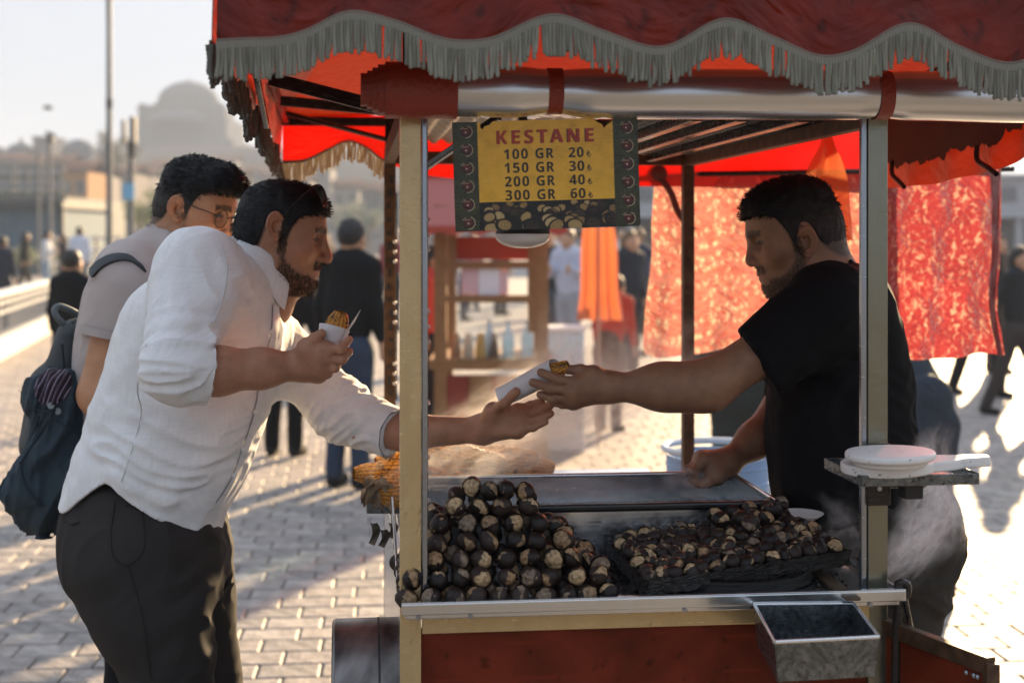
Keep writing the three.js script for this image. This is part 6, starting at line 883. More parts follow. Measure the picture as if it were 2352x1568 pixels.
// ---------------------------------------------------------------- customer in the white shirt
{
  reseed(201);
  const z = 3.12, o = thing('person', 'bearded person in a white shirt leaning in and reaching an open hand towards the seller', 'person', [0, 0, 0]);
  const fr = headFrame(P(637, 562, z), 9.5 * PI / 180, -0.05, 1, 0.945), hs = headShape({ earY: 0.038, noseDrop: 0.005, nose: 1.05 }), base = [0.37, 0.195, 0.118];
  const neckA = P(566, 668, z), neckB = fr.to(-0.028, -0.035, 0), neck = blend([[cap(neckA, neckB, 0.066, 0.055), 0.01], [cap(P(622, 700, z), fr.to(0.035, -0.075, 0), 0.05, 0.036), 0.045]]);
  const head = (x, y, q) => { const [a, b, c] = fr.loc(x, y, q); return smin(hs(a, b, c) * fr.sc, neck(x, y, q), 0.022); };
  const colour = faceColour(fr, base, { back: 0.010 }, 0.88);
  const g = [skin(head, V(fr.o.x - 0.16, fr.o.y - 0.23, -z - 0.12), V(fr.o.x + 0.15, fr.o.y + 0.16, -z + 0.12), 0.0033, colour)];
  // near arm and hand
  const fore = blend([[cap(P(405, 856, 2.77), P(500, 852, 2.80), 0.046, 0.044), 0.01], [cap(P(500, 852, 2.80), P(600, 846, 2.83), 0.044, 0.036), 0.03], [cap(P(600, 846, 2.83), P(692, 840, 2.86), 0.036, 0.027), 0.03]]);
  const hR = handShape(P(700, 836, 2.865), [pts([[706, 800, 2.835], [722, 778, 2.825], [738, 766, 2.825]]), pts([[750, 803, 2.825], [782, 802, 2.805], [801, 780, 2.82]]), pts([[748, 824, 2.83], [784, 825, 2.815], [801, 808, 2.83]]), pts([[741, 843, 2.845], [768, 844, 2.825], [783, 829, 2.845]]), pts([[731, 859, 2.86], [752, 858, 2.845], [767, 846, 2.855]])], 0.0195, 0.0092);
  const armR = (x, y, q) => smin(fore(x, y, q), hR(x, y, q), 0.02), skinC = (x, y, q) => { const m = 1 + 0.22 * N3(x * 40, y * 40, q * 40) + 0.10 * N3(x * 150, y * 150, q * 150); return [base[0] * m, base[1] * m * 0.94, base[2] * m * 0.92]; };
  g.push(skin(armR, P(385, 950, 2.94), P(835, 735, 2.93).setZ(-2.68), 0.003, skinC));
  const fore2 = blend([[cap(P(840, 985, 3.10), P(940, 992, 3.07), 0.040, 0.038), 0.01], [cap(P(940, 992, 3.07), P(1104, 987, 3.03), 0.038, 0.0262), 0.03]]);
  const hL = handShape(P(1112, 985, 3.02), [pts([[1134, 946, 2.985], [1160, 924, 2.945], [1185, 900, 2.925]]), pts([[1190, 944, 3.005], [1219, 932, 3.0], [1243, 922, 2.985]]), pts([[1199, 958, 2.99], [1238, 943, 2.985], [1265, 930, 2.975]]), pts([[1199, 973, 2.98], [1240, 962, 2.97], [1265, 950, 2.965]]), pts([[1188, 989, 2.975], [1225, 981, 2.965], [1253, 969, 2.96]])], 0.0185, 0.0094);
  const hollow = ell(P(1162, 965, 2.955), 0.028, 0.018, 0.012, 0.3), armL = (x, y, q) => smax(smin(fore2(x, y, q), hL(x, y, q), 0.02), -hollow(x, y, q), 0.018);
  g.push(skin(armL, P(820, 1055, 3.2), P(1290, 870, 2.90), 0.003, skinC));
  g.push(skin(blend([[cap(P(300, 1150, z), P(480, 760, z), 0.10, 0.10), 0.02], [cap(P(480, 760, z), neckA, 0.09, 0.05), 0.05], [cap(P(440, 640, 2.94), P(405, 856, 2.77), 0.045, 0.04), 0.03], [cap(P(640, 800, 3.28), P(860, 985, 3.10), 0.04, 0.036), 0.03]]), P(120, 1250, 3.45), P(930, 600, 2.62), 0.016, () => base));
  part(o, 'body', merge(g), skinMat);
  // shirt
  const T = loft(rowsPx([[572, 530, 580, 0.05], [592, 478, 596, 0.10], [620, 400, 612, 0.15], [655, 328, 630, 0.182], [700, 290, 648, 0.198], [760, 268, 664, 0.20], [850, 242, 645, 0.195], [920, 218, 624, 0.195], [1000, 193, 598, 0.20], [1060, 172, 578, 0.20], [1120, 154, 550, 0.195], [1180, 137, 520, 0.19], [1290, 132, 500, 0.185]], z));
  const shR = P(448, 632, 2.935), elR = P(402, 850, 2.76), cuffE = P(478, 853, 2.79), upL = [P(610, 770, 3.27), P(785, 942, 3.15), P(892, 990, 3.085)];
  const sleeveR = blend([[cap(shR, elR, 0.088, 0.064), 0.03], [ball(P(452, 606, 2.95), 0.070), 0.05], [cap(P(452, 608, 2.96), P(535, 655, 3.07), 0.066, 0.054), 0.04], [cap(P(470, 690, 2.93), P(535, 755, 3.03), 0.08, 0.085), 0.06]]), foreR = cap(elR, cuffE, 0.063, 0.060), dR = cuffE.clone().sub(elR).normalize(), endR = P(468, 853, 2.785);
  const sleeveL = blend([[cap(upL[0], upL[1], 0.072, 0.060), 0.03], [cap(upL[1], upL[2], 0.060, 0.050), 0.04]]), dL = upL[2].clone().sub(upL[1]).normalize(), endL = P(903, 992, 3.08);
  const c1 = crease(V(0.35, 1, 0), 8, 2.2, 0.0045, 1), c2 = crease(V(1, 0.35, 0.2), 24, 5, 0.0095, 4), c3 = crease(V(-0.35, 1, 0), 17, 3.4, 0.0075, 7), nEl = near(P(430, 830, 2.75), 0.11), nArm = near(P(500, 700, 2.9), 0.14), nL = near(P(800, 960, 3.1), 0.16), nWaist = near(P(360, 1120, 2.95), 0.22), c4 = crease(V(1, -0.35, 0), 20, 3.6, 0.0080, 9), c5 = crease(V(0.45, 1, 0), 34, 7, 0.0075, 3);
  const hem = curve1([[120, 1190], [137, 1184], [180, 1152], [236, 1113], [262, 1120], [303, 1153], [402, 1219], [478, 1271], [520, 1255], [600, 1250]].map(([a, b]) => [P(a, 0, 2.95).x, P(0, b, 2.95).y])), neckCut = cap(P(600, 636, z), P(655, 500, z), 0.062, 0.085);
  const shirt = (x, y, q) => {
    let d = T(x, y, q); const a = smin(sleeveR(x, y, q), smax(foreR(x, y, q), (x - endR.x) * dR.x + (y - endR.y) * dR.y + (q - endR.z) * dR.z, 0.006), 0.03), b = smax(sleeveL(x, y, q), (x - endL.x) * dL.x + (y - endL.y) * dL.y + (q - endL.z) * dL.z, 0.006);
    d = smin(d, b, 0.05); d = smin(d, a, 0.012 + 0.06 * smoothstep(y, shR.y - 0.14, shR.y + 0.02));
    if (d < 0.03) d += c1(x, y, q) + c2(x, y, q) * (nEl(x, y, q) * 1.5 + 0.9 * nL(x, y, q)) + c3(x, y, q) * nArm(x, y, q) + c4(x, y, q) * nWaist(x, y, q) + c5(x, y, q) * nL(x, y, q) * 0.8 + 0.0012 * N3(x * 30, y * 30, q * 30) + 0.0045;
    d = smax(d, -neckCut(x, y, q), 0.008);
    return smax(d, hem(x) - y + 0.004 * N3(x * 20, q * 20, 1), 0.004);
  };
  const sg = skin(shirt, P(95, 1310, 3.42).setX(-1.02), P(930, 528, 2.62).setX(-0.20).setY(1.62), 0.0058, null);
  const sh = part(o, 'shirt', sg, linen);
  const cuffRing = (c, d, r0, w, k) => { const s = d.clone().cross(V(0, 0, 1)).normalize(), t = d.clone().cross(s); return sheet((u, v) => { const a = u * 2 * PI, r = r0 + 0.002 * Math.sin(a * 3 + k) + 0.0012 * Math.sin(a * 9 + v * 4); return c.clone().addScaledVector(d, (v - 1) * w + 0.003 * Math.sin(a * 2 + k)).addScaledVector(s, Math.cos(a) * r).addScaledVector(t, Math.sin(a) * r); }, 60, 10, 0.004, [0.4, 0.05]); };
  part(sh, 'cuff', cuffRing(P(474, 853, 2.787), dR, 0.0625, 0.048, 1), linen); part(sh, 'cuff', cuffRing(P(906, 994, 3.078), dL, 0.0535, 0.046, 2), linen);
  // collar leaf
  const cc = P(590, 608, z), ax = V(0.42, 0.9, 0).normalize(), e1 = V(ax.y, -ax.x, 0), e2 = V(0, 0, 1);
  part(sh, 'collar', sheet((u, v) => { const a = lerp(0.55, 2 * PI - 0.55, u), fw = Math.cos(a), pt = smoothstep(fw, 0.45, 0.86), r = lerp(0.068, 0.092 + 0.012 * pt, v), h = lerp(0.042 - 0.016 * smoothstep(fw, 0, 1), -0.022 - 0.036 * pt, v) + 0.012 * Math.sin(v * PI); return cc.clone().addScaledVector(e1, fw * r * 1.02 + 0.012 * pt).addScaledVector(e2, Math.sin(a) * r * 0.98).addScaledVector(ax, h); }, 80, 12, 0.003, [0.45, 0.06]), linen);
  part(sh, 'collar_stand', sheet((u, v) => { const a = lerp(0.35, 2 * PI - 0.35, u), r = 0.0635; return cc.clone().addScaledVector(e1, Math.cos(a) * r).addScaledVector(e2, Math.sin(a) * r).addScaledVector(ax, lerp(-0.03, 0.040 - 0.016 * smoothstep(Math.cos(a), 0, 1), v)); }, 60, 6, 0.002, [0.4, 0.05]), linen);
  const q0 = curve1([[690, 632], [760, 628], [850, 606], [950, 588], [1040, 558], [1100, 536], [1160, 498]]); part(sh, 'placket', sheet((u, v) => { const py = lerp(700, 1155, v); let q = onRay(q0(py) + (u - 0.5) * 14, py, shirt); for (let k = 1; q.y < -9 && k < 20; k++) q = onRay(q0(py) - k * 4, py, shirt); return q.add(V(0.002, 0, 0.002)); }, 3, 50, 0.0025, [0.03, 0.4]), linen);
  for (const py of [760, 850, 945, 1030, 1090]) { const q = onRay(curve1([[690, 626], [760, 622], [850, 600], [950, 582], [1040, 552], [1100, 530], [1160, 494]])(py), py, shirt); if (q.y > -9) part(sh, 'button', at(new THREE.CylinderGeometry(0.0048, 0.0048, 0.002, 16), q.x + 0.003, q.y, q.z + 0.004, PI / 2, 0, -0.5), M.white); }
  part(sh, 'side_seam', [seam([[335, 790], [316, 880], [322, 960], [300, 1040], [278, 1105]], shirt, 0.0014, 0.0004), seam([[505, 560], [520, 610], [512, 680], [490, 740]], shirt, 0.0016, 0.0004)], linen);
  // trousers
  const leg = (c) => blend(c.slice(0, -1).map((a, i) => [cap(a[0], c[i + 1][0], a[1], c[i + 1][1]), 0.03]));
  const nearL = leg([[P(306, 1290, 3.02), 0.142], [P(345, 1400, 3.01), 0.122], [P(378, 1510, 3.01), 0.098], [P(394, 1620, 3.02), 0.084], [V(-0.72, 0.30, -3.03), 0.070], [V(-0.73, 0.10, -3.03), 0.062]]), farL = leg([[P(395, 1290, 3.22), 0.13], [P(430, 1400, 3.24), 0.108], [P(452, 1530, 3.24), 0.090], [V(-0.62, 0.30, -3.25), 0.070], [V(-0.62, 0.10, -3.25), 0.062]]);
  const HP = loft(rowsPx([[1090, 185, 480, 0.165], [1150, 155, 505, 0.175], [1200, 140, 515, 0.182], [1260, 142, 522, 0.185], [1310, 155, 524, 0.18], [1345, 190, 520, 0.16]], z)), t1 = crease(V(0.3, 1, 0), 12, 4, 0.003, 2), t2 = crease(V(1, 0.3, 0), 18, 5, 0.006, 5), nK = near(P(470, 1450, 3.05), 0.2), nC = near(P(480, 1320, 3.05), 0.12);
  const tro = (x, y, q) => { let d = smin(HP(x, y, q), smin(nearL(x, y, q), farL(x, y, q), 0.012), 0.05); if (d < 0.04) d += t1(x, y, q) + t2(x, y, q) * (nK(x, y, q) * 0.7 + nC(x, y, q) * 0.9) + 0.002; return d; };
  const tg = part(o, 'trousers', skin(tro, V(-0.98, 0.07, -3.42), V(-0.42, 1.12, -2.82), 0.0068, null), chino);
  part(tg, 'seam', [seam([[263, 1150], [254, 1230], [262, 1282], [293, 1296], [326, 1268], [332, 1220], [322, 1170]], tro, 0.0017), seam([[293, 1296], [312, 1360], [330, 1440], [345, 1560]], tro, 0.0015), seam([[288, 1160], [304, 1164], [318, 1170]], tro, 0.0016), seam([[142, 1192], [165, 1204], [182, 1198]], tro, 0.0018)], chino);
  shoesOf([V(-0.73, 0, -3.03), V(-0.62, 0, -3.25)], 1, std([0.05, 0.03, 0.02], 0.5), o);
  // hair and beard
  const hr = hairShape({ top: 0.017, quiff: 0.001, side: 0.0032, earY: 0.036 }), hw = (x, y, q) => { const [a, b, c] = fr.loc(x, y, q); return hr(a, b, c) * fr.sc; }, hc = (X, Y, Z) => { const [x, y, zz] = fr.loc(X, Y, Z), f = smoothstep(0.075 - y, 0, 0.06) * smoothstep(x, -0.03, 0.03) * 0.5, n = 0.9 + 0.8 * N3(X * 90, Y * 40, Z * 160); return mixc([0.010 * n, 0.010 * n, 0.011 * n], [0.055, 0.045, 0.038], f); };
  const hg = skin(hw, V(fr.o.x - 0.14, fr.o.y - 0.09, -z - 0.11), V(fr.o.x + 0.14, fr.o.y + 0.19, -z + 0.11), 0.0034, hc);
  const lk = locks(hg, 2600, 0.0085, 0.0010, (a, m) => { const [x, y] = fr.loc(a.x, a.y, a.z); return m.clone().multiplyScalar(0.55).addScaledVector(fr.f, y > 0.07 ? 0.9 : -0.3).addScaledVector(fr.u, y > 0.07 ? 0.1 : -0.9).add(V(rr(-0.3, 0.3), rr(-0.3, 0.3), rr(-0.3, 0.3))); }, (a) => { const [x, y] = fr.loc(a.x, a.y, a.z); return y > 0.055 || (x < -0.045 && rnd() < 0.8) || rnd() < 0.12; }, (a) => { const s = rr(0.7, 1.5); return [0.011 * s, 0.0105 * s, 0.011 * s]; });
  part(o, 'hair', merge([hg, lk]), hairMat);
  const bd = locks(g[0], 3600, 0.0062, 0.00042, (a, m) => m.clone().multiplyScalar(0.5).addScaledVector(fr.u, -0.75).addScaledVector(fr.f, 0.2).add(V(rr(-0.35, 0.35), rr(-0.35, 0.35), rr(-0.35, 0.35))), (a) => { const q = fr.loc(a.x, a.y, a.z); return beardMask(...q, { back: 0.010 }) > 0.5 && rnd() < 0.8; }, () => { const s = rr(0.7, 1.6); return [0.030 * s, 0.021 * s, 0.015 * s]; });
  part(o, 'beard', bd, hairMat);
  // sunglasses pushed up on the head
  const sgz = thing('sunglasses', 'dark sunglasses pushed up on the hair of the bearded person', 'sunglasses'), zq = 3.06;
  part(sgz, 'lens', sheet((u, v) => { const a = P(lerp(722, 740, u), lerp(426, 428, u), zq), b = P(lerp(744, 751, u), lerp(474, 478, u), zq); return a.lerp(b, v).add(V(0.004 * Math.sin(v * PI), 0, 0.02 - 0.10 * (u - 0.2) * 0.3)); }, 8, 10, 0.002), phys([0.02, 0.05, 0.05], 0.12));
  part(sgz, 'frame', tube([P(716, 428, zq), P(728, 424, zq), P(738, 428, zq - 0.01), P(749, 455, zq - 0.01), P(751, 479, zq - 0.005)], 0.0016, 24, 6), M.blackGloss);
  part(sgz, 'temple', tube([P(730, 424, zq - 0.01), P(712, 436, zq - 0.02), P(690, 452, zq - 0.045), P(660, 480, zq - 0.07)], 0.0013, 20, 6), M.blackGloss);
  globalThis.frA = fr;
}
// paper cones with corn
{
  const paper = phys([0.80, 0.80, 0.82], 0.75, { transmission: 0.22, thickness: 0, side: THREE.DoubleSide, bumpMap: rep(mottle, 1, 1), bumpScale: 0.001 });
  const cone = (name, label, a, b, r0, r1, top) => { const d = b.clone().sub(a), L = d.length(), n = d.clone().normalize(), s = n.clone().cross(V(0, 0, 1)).normalize(), t = s.clone().cross(n); const o = thing(name, label, 'paper cone'); part(o, 'paper', sheet((u, v) => { const q = u * (2 * PI + 0.7), r = lerp(r0, r1, v) + 0.0006 * u * 3 + 0.0006 * Math.sin(q * 5 + v * 6); return a.clone().addScaledVector(n, v * L * (1 + top(q))).addScaledVector(s, Math.cos(q) * r).addScaledVector(t, Math.sin(q) * r); }, 60, 12, 0.0006), paper); return o; };
  const c1 = cone('paper_cone', 'white paper cone around corn in the raised hand of the bearded person', P(754, 806, 2.862), P(768, 752, 2.862), 0.022, 0.030, (q) => 0.14 * Math.cos(q - PI / 2) * 1.0);
  part(c1, 'flap', sheet((u, v) => { const a = P(797, 757, 2.85), b = P(786, 780, 2.845), c = P(828, 711, 2.85), d = P(812, 742, 2.85); return a.lerp(b, u).lerp(c.lerp(d, u * 0.9), v).add(V(0, 0, 0.004 * Math.sin(v * 3) - 0.01 * u)); }, 6, 10, 0.0006), paper);
  reseed(31); cob(P(754, 812, 2.868), P(783, 716, 2.862), 1, 'roasted corn cob standing in the raised paper cone', undefined, 0.98);
  cone('paper_cone', 'white paper cone passed from the hand of the seller over to the open hand', P(1149, 912, 2.958), P(1279, 847, 2.925), 0.0195, 0.0225, (q) => 0.05 * Math.cos(q + 1.2));
  cob(P(1165, 905, 2.955), P(1306, 838, 2.918), 0, 'roasted corn cob poking out of the cone held by the seller', undefined, 0.80);
}
// ---------------------------------------------------------------- customer with glasses
{
  reseed(301);
  const z = 3.42, o = thing('person', 'person with glasses and beige polo shirt looking over the shoulder of the bearded one', 'person', [0, 0, 0]), base = [0.43, 0.215, 0.115];
  const fr = headFrame(P(440, 496, z), 17 * PI / 180, 0.30, 1, 0.945), hs = headShape({ earY: 0.012, full: 1.04 }), neckA = P(352, 600, z), neck = blend([[cap(neckA, fr.to(-0.03, -0.035, 0), 0.064, 0.056), 0.01], [cap(P(420, 620, z), fr.to(0.03, -0.07, 0), 0.05, 0.04), 0.045]]);
  const head = (x, y, q) => { const [a, b, c] = fr.loc(x, y, q); return smin(hs(a, b, c) * fr.sc, neck(x, y, q), 0.022); };
  const g = [skin(head, V(fr.o.x - 0.17, fr.o.y - 0.22, -z - 0.13), V(fr.o.x + 0.15, fr.o.y + 0.16, -z + 0.13), 0.0034, faceColour(fr, base, { back: 0.008 }, 0.42))];
  const sho = P(287, 652, 3.23), elb = P(232, 905, 3.21), arm = blend([[cap(sho, elb, 0.054, 0.049), 0.02], [cap(elb, P(330, 1010, 3.12), 0.047, 0.036), 0.03], [cap(P(330, 1010, 3.12), P(430, 1080, 3.14), 0.036, 0.026), 0.02]]);
  const sc = (x, y, q) => { const m = 1 + 0.2 * N3(x * 40, y * 40, q * 40); return [base[0] * m, base[1] * m, base[2] * m]; };
  g.push(skin(arm, P(150, 1120, 3.32), P(480, 740, 3.05), 0.006, sc)); g.push(skin(blend([[cap(P(330, 1150, z), P(345, 760, z), 0.11, 0.11), 0.02], [cap(P(345, 760, z), neckA, 0.1, 0.055), 0.06]]), P(180, 1280, 3.6), P(520, 560, 3.2), 0.016, () => base));
  part(o, 'body', merge(g), skinMat);
  const T = loft(rowsPx([[515, 338, 400, 0.06], [545, 300, 445, 0.12], [590, 250, 480, 0.17], [640, 222, 500, 0.195], [700, 198, 505, 0.20], [780, 182, 500, 0.20], [880, 178, 480, 0.195], [1000, 186, 465, 0.195], [1120, 196, 465, 0.19], [1190, 200, 462, 0.185]], z)), sl = blend([[cap(sho, P(240, 790, 3.22), 0.078, 0.066), 0.03], [ball(P(300, 620, 3.27), 0.07), 0.05]]), dS = elb.clone().sub(sho).normalize(), eS = P(246, 772, 3.215), cA = crease(V(0.5, 1, 0), 12, 4, 0.003, 3), cB = crease(V(0.8, 0.9, 0), 30, 6, 0.0045, 6), nS = near(P(215, 660, 3.3), 0.12), cut = cap(P(385, 590, z), P(440, 490, z), 0.058, 0.068);
  const shirt = (x, y, q) => { let d = smin(T(x, y, q), smax(sl(x, y, q), (x - eS.x) * dS.x + (y - eS.y) * dS.y + (q - eS.z) * dS.z, 0.004), 0.025); if (d < 0.03) d += cA(x, y, q) + cB(x, y, q) * nS(x, y, q) + 0.002; return smax(d, -cut(x, y, q), 0.008); };
  const sh = part(o, 'polo_shirt', skin(shirt, P(145, 1215, 3.68), P(530, 490, 3.08), 0.0065, null), jersey);
  const cc = P(392, 585, z), ax = V(0.45, 0.88, 0).normalize(), e1 = V(ax.y, -ax.x, 0), e2 = V(0, 0, 1);
  part(sh, 'collar', sheet((u, v) => { const a = lerp(0.4, 2 * PI - 0.4, u), fw = Math.cos(a), r = lerp(0.066, 0.088, v); return cc.clone().addScaledVector(e1, fw * r).addScaledVector(e2, Math.sin(a) * r).addScaledVector(ax, lerp(0.040, -0.016 - 0.02 * smoothstep(fw, 0.3, 0.9), v) + 0.008 * Math.sin(v * PI)); }, 70, 10, 0.003, [0.4, 0.05]), jersey);
  part(sh, 'sleeve_hem', sheet((u, v) => { const a = u * 2 * PI, s = dS.clone().cross(V(0, 0, 1)).normalize(), t = dS.clone().cross(s); return eS.clone().addScaledVector(dS, (v - 0.8) * 0.018).addScaledVector(s, Math.cos(a) * 0.0665).addScaledVector(t, Math.sin(a) * 0.0665); }, 50, 3, 0.002), jersey);
  const leg = (c) => blend(c.slice(0, -1).map((a, i) => [cap(a[0], c[i + 1][0], a[1], c[i + 1][1]), 0.03]));
  const l1 = leg([[P(325, 1200, 3.36), 0.12], [P(330, 1400, 3.34), 0.098], [P(326, 1560, 3.34), 0.080], [V(-0.88, 0.10, -3.36), 0.062]]), l2 = leg([[P(330, 1200, 3.5), 0.12], [P(345, 1400, 3.52), 0.098], [P(350, 1560, 3.52), 0.080], [V(-0.85, 0.10, -3.54), 0.062]]);
  part(o, 'trousers', skin((x, y, q) => smin(l1(x, y, q), l2(x, y, q), 0.03) + t0(x, y, q), V(-1.05, 0.06, -3.70), V(-0.68, 1.06, -3.20), 0.010, null), darkTrouser);
  function t0(x, y, q) { return 0.004 * N3(x * 10, y * 20, q * 10); }
  shoesOf([V(-0.88, 0, -3.36), V(-0.85, 0, -3.54)], 1, M.black, o);
  const hr = hairShape({ top: 0.021, quiff: 0.012, side: 0.0036, earY: 0.012 }), hw = (x, y, q) => { const [a, b, c] = fr.loc(x, y, q); return hr(a, b, c) * fr.sc; }, hg = skin(hw, V(fr.o.x - 0.15, fr.o.y - 0.10, -z - 0.12), V(fr.o.x + 0.16, fr.o.y + 0.20, -z + 0.12), 0.0036, (X, Y, Z) => { const [x, y] = fr.loc(X, Y, Z), f = smoothstep(0.07 - y, 0, 0.05) * 0.55, n = 0.9 + 0.8 * N3(X * 90, Y * 40, Z * 160); return mixc([0.010 * n, 0.010 * n, 0.010 * n], [0.05, 0.042, 0.036], f); });
  const lk = locks(hg, 2600, 0.0105, 0.0011, (a, m) => { const [x, y] = fr.loc(a.x, a.y, a.z); return m.clone().multiplyScalar(0.6).addScaledVector(fr.f, y > 0.06 ? 0.9 : -0.2).addScaledVector(fr.u, y > 0.06 ? -0.05 : -0.9).add(V(rr(-0.3, 0.3), rr(-0.3, 0.3), rr(-0.3, 0.3))); }, (a) => { const [x, y] = fr.loc(a.x, a.y, a.z); return y > 0.055 || rnd() < 0.1; }, () => { const s = rr(0.7, 1.5); return [0.011 * s, 0.0105 * s, 0.0105 * s]; });
  part(o, 'hair', merge([hg, lk]), hairMat);
  const eg = thing('eyeglasses', 'thin round wire glasses on the face of the person in beige', 'glasses'), T3 = (x, y, q) => fr.to(x, y, q);
  const ring = (s) => { const q = []; for (let i = 0; i <= 30; i++) { const a = i / 30 * 2 * PI; q.push(T3(0.1055 - 0.10 * Math.max(0, Math.abs(Math.cos(a)) * 0) - 0.18 * (Math.abs(0.035 + Math.cos(a) * 0.0225) - 0.012), 0.021 + Math.sin(a) * 0.0225, s * (0.035 + Math.cos(a) * 0.0225))); } return q; };
  for (const s of [-1, 1]) { part(eg, 'rim', tube(ring(s), 0.0011, 60, 6), M.blackGloss); const r = ring(s), c = T3(0.1005, 0.021, s * 0.035); part(eg, 'lens', sheet((u, v) => c.clone().lerp(r[Math.min(30, Math.round(u * 30))], v), 30, 2, 0), phys([0.95, 0.95, 0.95], 0.05, { transmission: 1, thickness: 0, side: THREE.DoubleSide })); part(eg, 'temple', tube([T3(0.097, 0.028, s * 0.0575), T3(0.085, 0.034, s * 0.071), T3(0.04, 0.036, s * 0.0765), T3(0.0, 0.040 + 0.012, s * 0.080), T3(-0.016, 0.030, s * 0.080)], 0.0015, 30, 6), M.blackGloss); }
  part(eg, 'bridge', tube([T3(0.108, 0.026, -0.0125), T3(0.113, 0.030, 0), T3(0.108, 0.026, 0.0125)], 0.0011, 12, 6), M.blackGloss);
  // backpack
  const bp = thing('backpack', 'dark grey backpack on the back of the person in beige, under a hung jacket', 'backpack'), bf = blend([[flat(P(178, 770, 3.44), P(148, 1010, 3.44), 0.044, 0.082, V(0, 0, 1), 2.2), 0.02], [flat(P(118, 880, 3.42), P(112, 1010, 3.42), 0.05, 0.055, V(0, 0, 1), 2.0), 0.03]]), bm = std([0.035, 0.040, 0.042], 0.7, { bumpMap: rep(weave, 12, 12), bumpScale: 0.0008 });
  const bs = (x, y, q) => bf(x, y, q) + 0.006 * N3(x * 14, y * 10, q * 14); const bb = part(bp, 'bag', skin(bs, P(40, 1120, 3.72), P(240, 640, 3.18), 0.008, null), bm);
  part(bb, 'piping', [seam([[128, 745], [140, 790], [144, 850], [142, 920]], bs, 0.004), seam([[165, 740], [186, 800], [190, 850]], bs, 0.003), seam([[98, 830], [92, 900], [98, 960]], bs, 0.004)], M.black);
  part(bp, 'grab_handle', tube([P(182, 740, 3.42), P(160, 752, 3.40), P(135, 735, 3.38), P(124, 715, 3.38), P(132, 704, 3.39), P(160, 712, 3.41), P(186, 728, 3.43)], 0.0085, 40, 8), std([0.10, 0.115, 0.12], 0.6));
  part(bp, 'strap', sheet((u, v) => { const q = curve1([[0, 208], [0.25, 232], [0.5, 265], [0.75, 300], [1, 332]])(u), w = curve1([[0, 630], [0.25, 606], [0.5, 592], [0.75, 594], [1, 618]])(u); let r = onRay(q + (v - 0.5) * 8, w + (v - 0.5) * 15, shirt); for (let k = 1; r.y < -9 && k < 12; k++) r = onRay(q + (v - 0.5) * 8 + k * 4, w + (v - 0.5) * 15 + k * 4, shirt); return r.add(V(0, 0.001, 0.005)); }, 30, 4, 0.006), std([0.045, 0.052, 0.056], 0.7));
  // jacket hung over the backpack
  const jk = thing('denim_jacket', 'navy blue jacket with striped lining draped over the grey backpack', 'jacket'), jm = phys([0.026, 0.042, 0.056], 0.92, { bumpMap: rep(weave, 12, 12), bumpScale: 0.001 }), J = loft(rowsPx([[838, 110, 178, 0.04], [870, 66, 196, 0.075], [915, 58, 205, 0.09], [960, 78, 210, 0.085], [1020, 62, 205, 0.09], [1080, 30, 198, 0.10], [1130, 8, 190, 0.10], [1180, 40, 172, 0.085], [1222, 62, 150, 0.05]], 3.30));
  const jc = crease(V(0.35, 1, 0), 16, 3.0, 0.016, 2), jd = crease(V(0.2, 1, 0), 34, 5, 0.006, 8), jf = (x, y, q) => J(x, y, q) + jc(x, y, q) + jd(x, y, q) + 0.012;
  const jb = part(jk, 'shell', skin(jf, P(-40, 1270, 3.48), P(240, 800, 3.10), 0.006, null), jm);
  part(jb, 'button', [[117, 931], [133, 944]].map(([x, y]) => at(new THREE.CylinderGeometry(0.0075, 0.0075, 0.003, 20), ...onRay(x, y, jf).add(V(0, 0, 0.003)).toArray(), PI / 2)), std([0.20, 0.24, 0.25], 0.4));
  const stripe = dataTex(128, 64, (u, v) => { const s = (u * 11) % 1; return s < 0.42 ? [0.10, 0.07, 0.10] : s < 0.56 ? [0.62, 0.56, 0.64] : s < 0.7 ? [0.12, 0.08, 0.12] : s < 0.78 ? [0.45, 0.32, 0.40] : [0.09, 0.06, 0.09]; }, true);
  part(jb, 'striped_lining', sheet((u, v) => { const a = u * 2 * PI, r = v; let q = onRay(122 + Math.cos(a) * 42 * r - 10 * r * Math.sin(a), 886 + Math.sin(a) * 44 * r, jf); for (let k = 1; q.y < -9 && k < 10; k++) q = onRay(122 + (Math.cos(a) * 42 * r - 10 * r * Math.sin(a)) * (1 - k * 0.1), 886 + Math.sin(a) * 44 * r * (1 - k * 0.1), jf); return q.add(V(0, 0, 0.004 + 0.004 * (1 - r))); }, 40, 10, 0.0015), std([1, 1, 1], 0.85, {})); jb.children[jb.children.length - 1].geometry = (() => { const gq = jb.children[jb.children.length - 1].geometry, p = gq.attributes.position, uv = gq.attributes.uv; for (let i = 0; i < p.count; i++) uv.setXY(i, (p.getX(i) * 0.97 - p.getY(i) * 0.25) * 9, p.getY(i) * 9); return gq; })(); jb.children[jb.children.length - 1].material = std([1, 1, 1], 0.85, { map: stripe });
  part(jb, 'seam', [seam([[58, 900], [70, 930], [98, 945], [118, 940]], jf, 0.0022), seam([[45, 1060], [52, 1100], [85, 1150], [150, 1180]], jf, 0.003), seam([[130, 950], [160, 968], [188, 985], [182, 995], [150, 978], [128, 962]], jf, 0.002), seam([[110, 965], [80, 1010], [48, 1060]], jf, 0.0022)], jm);
}
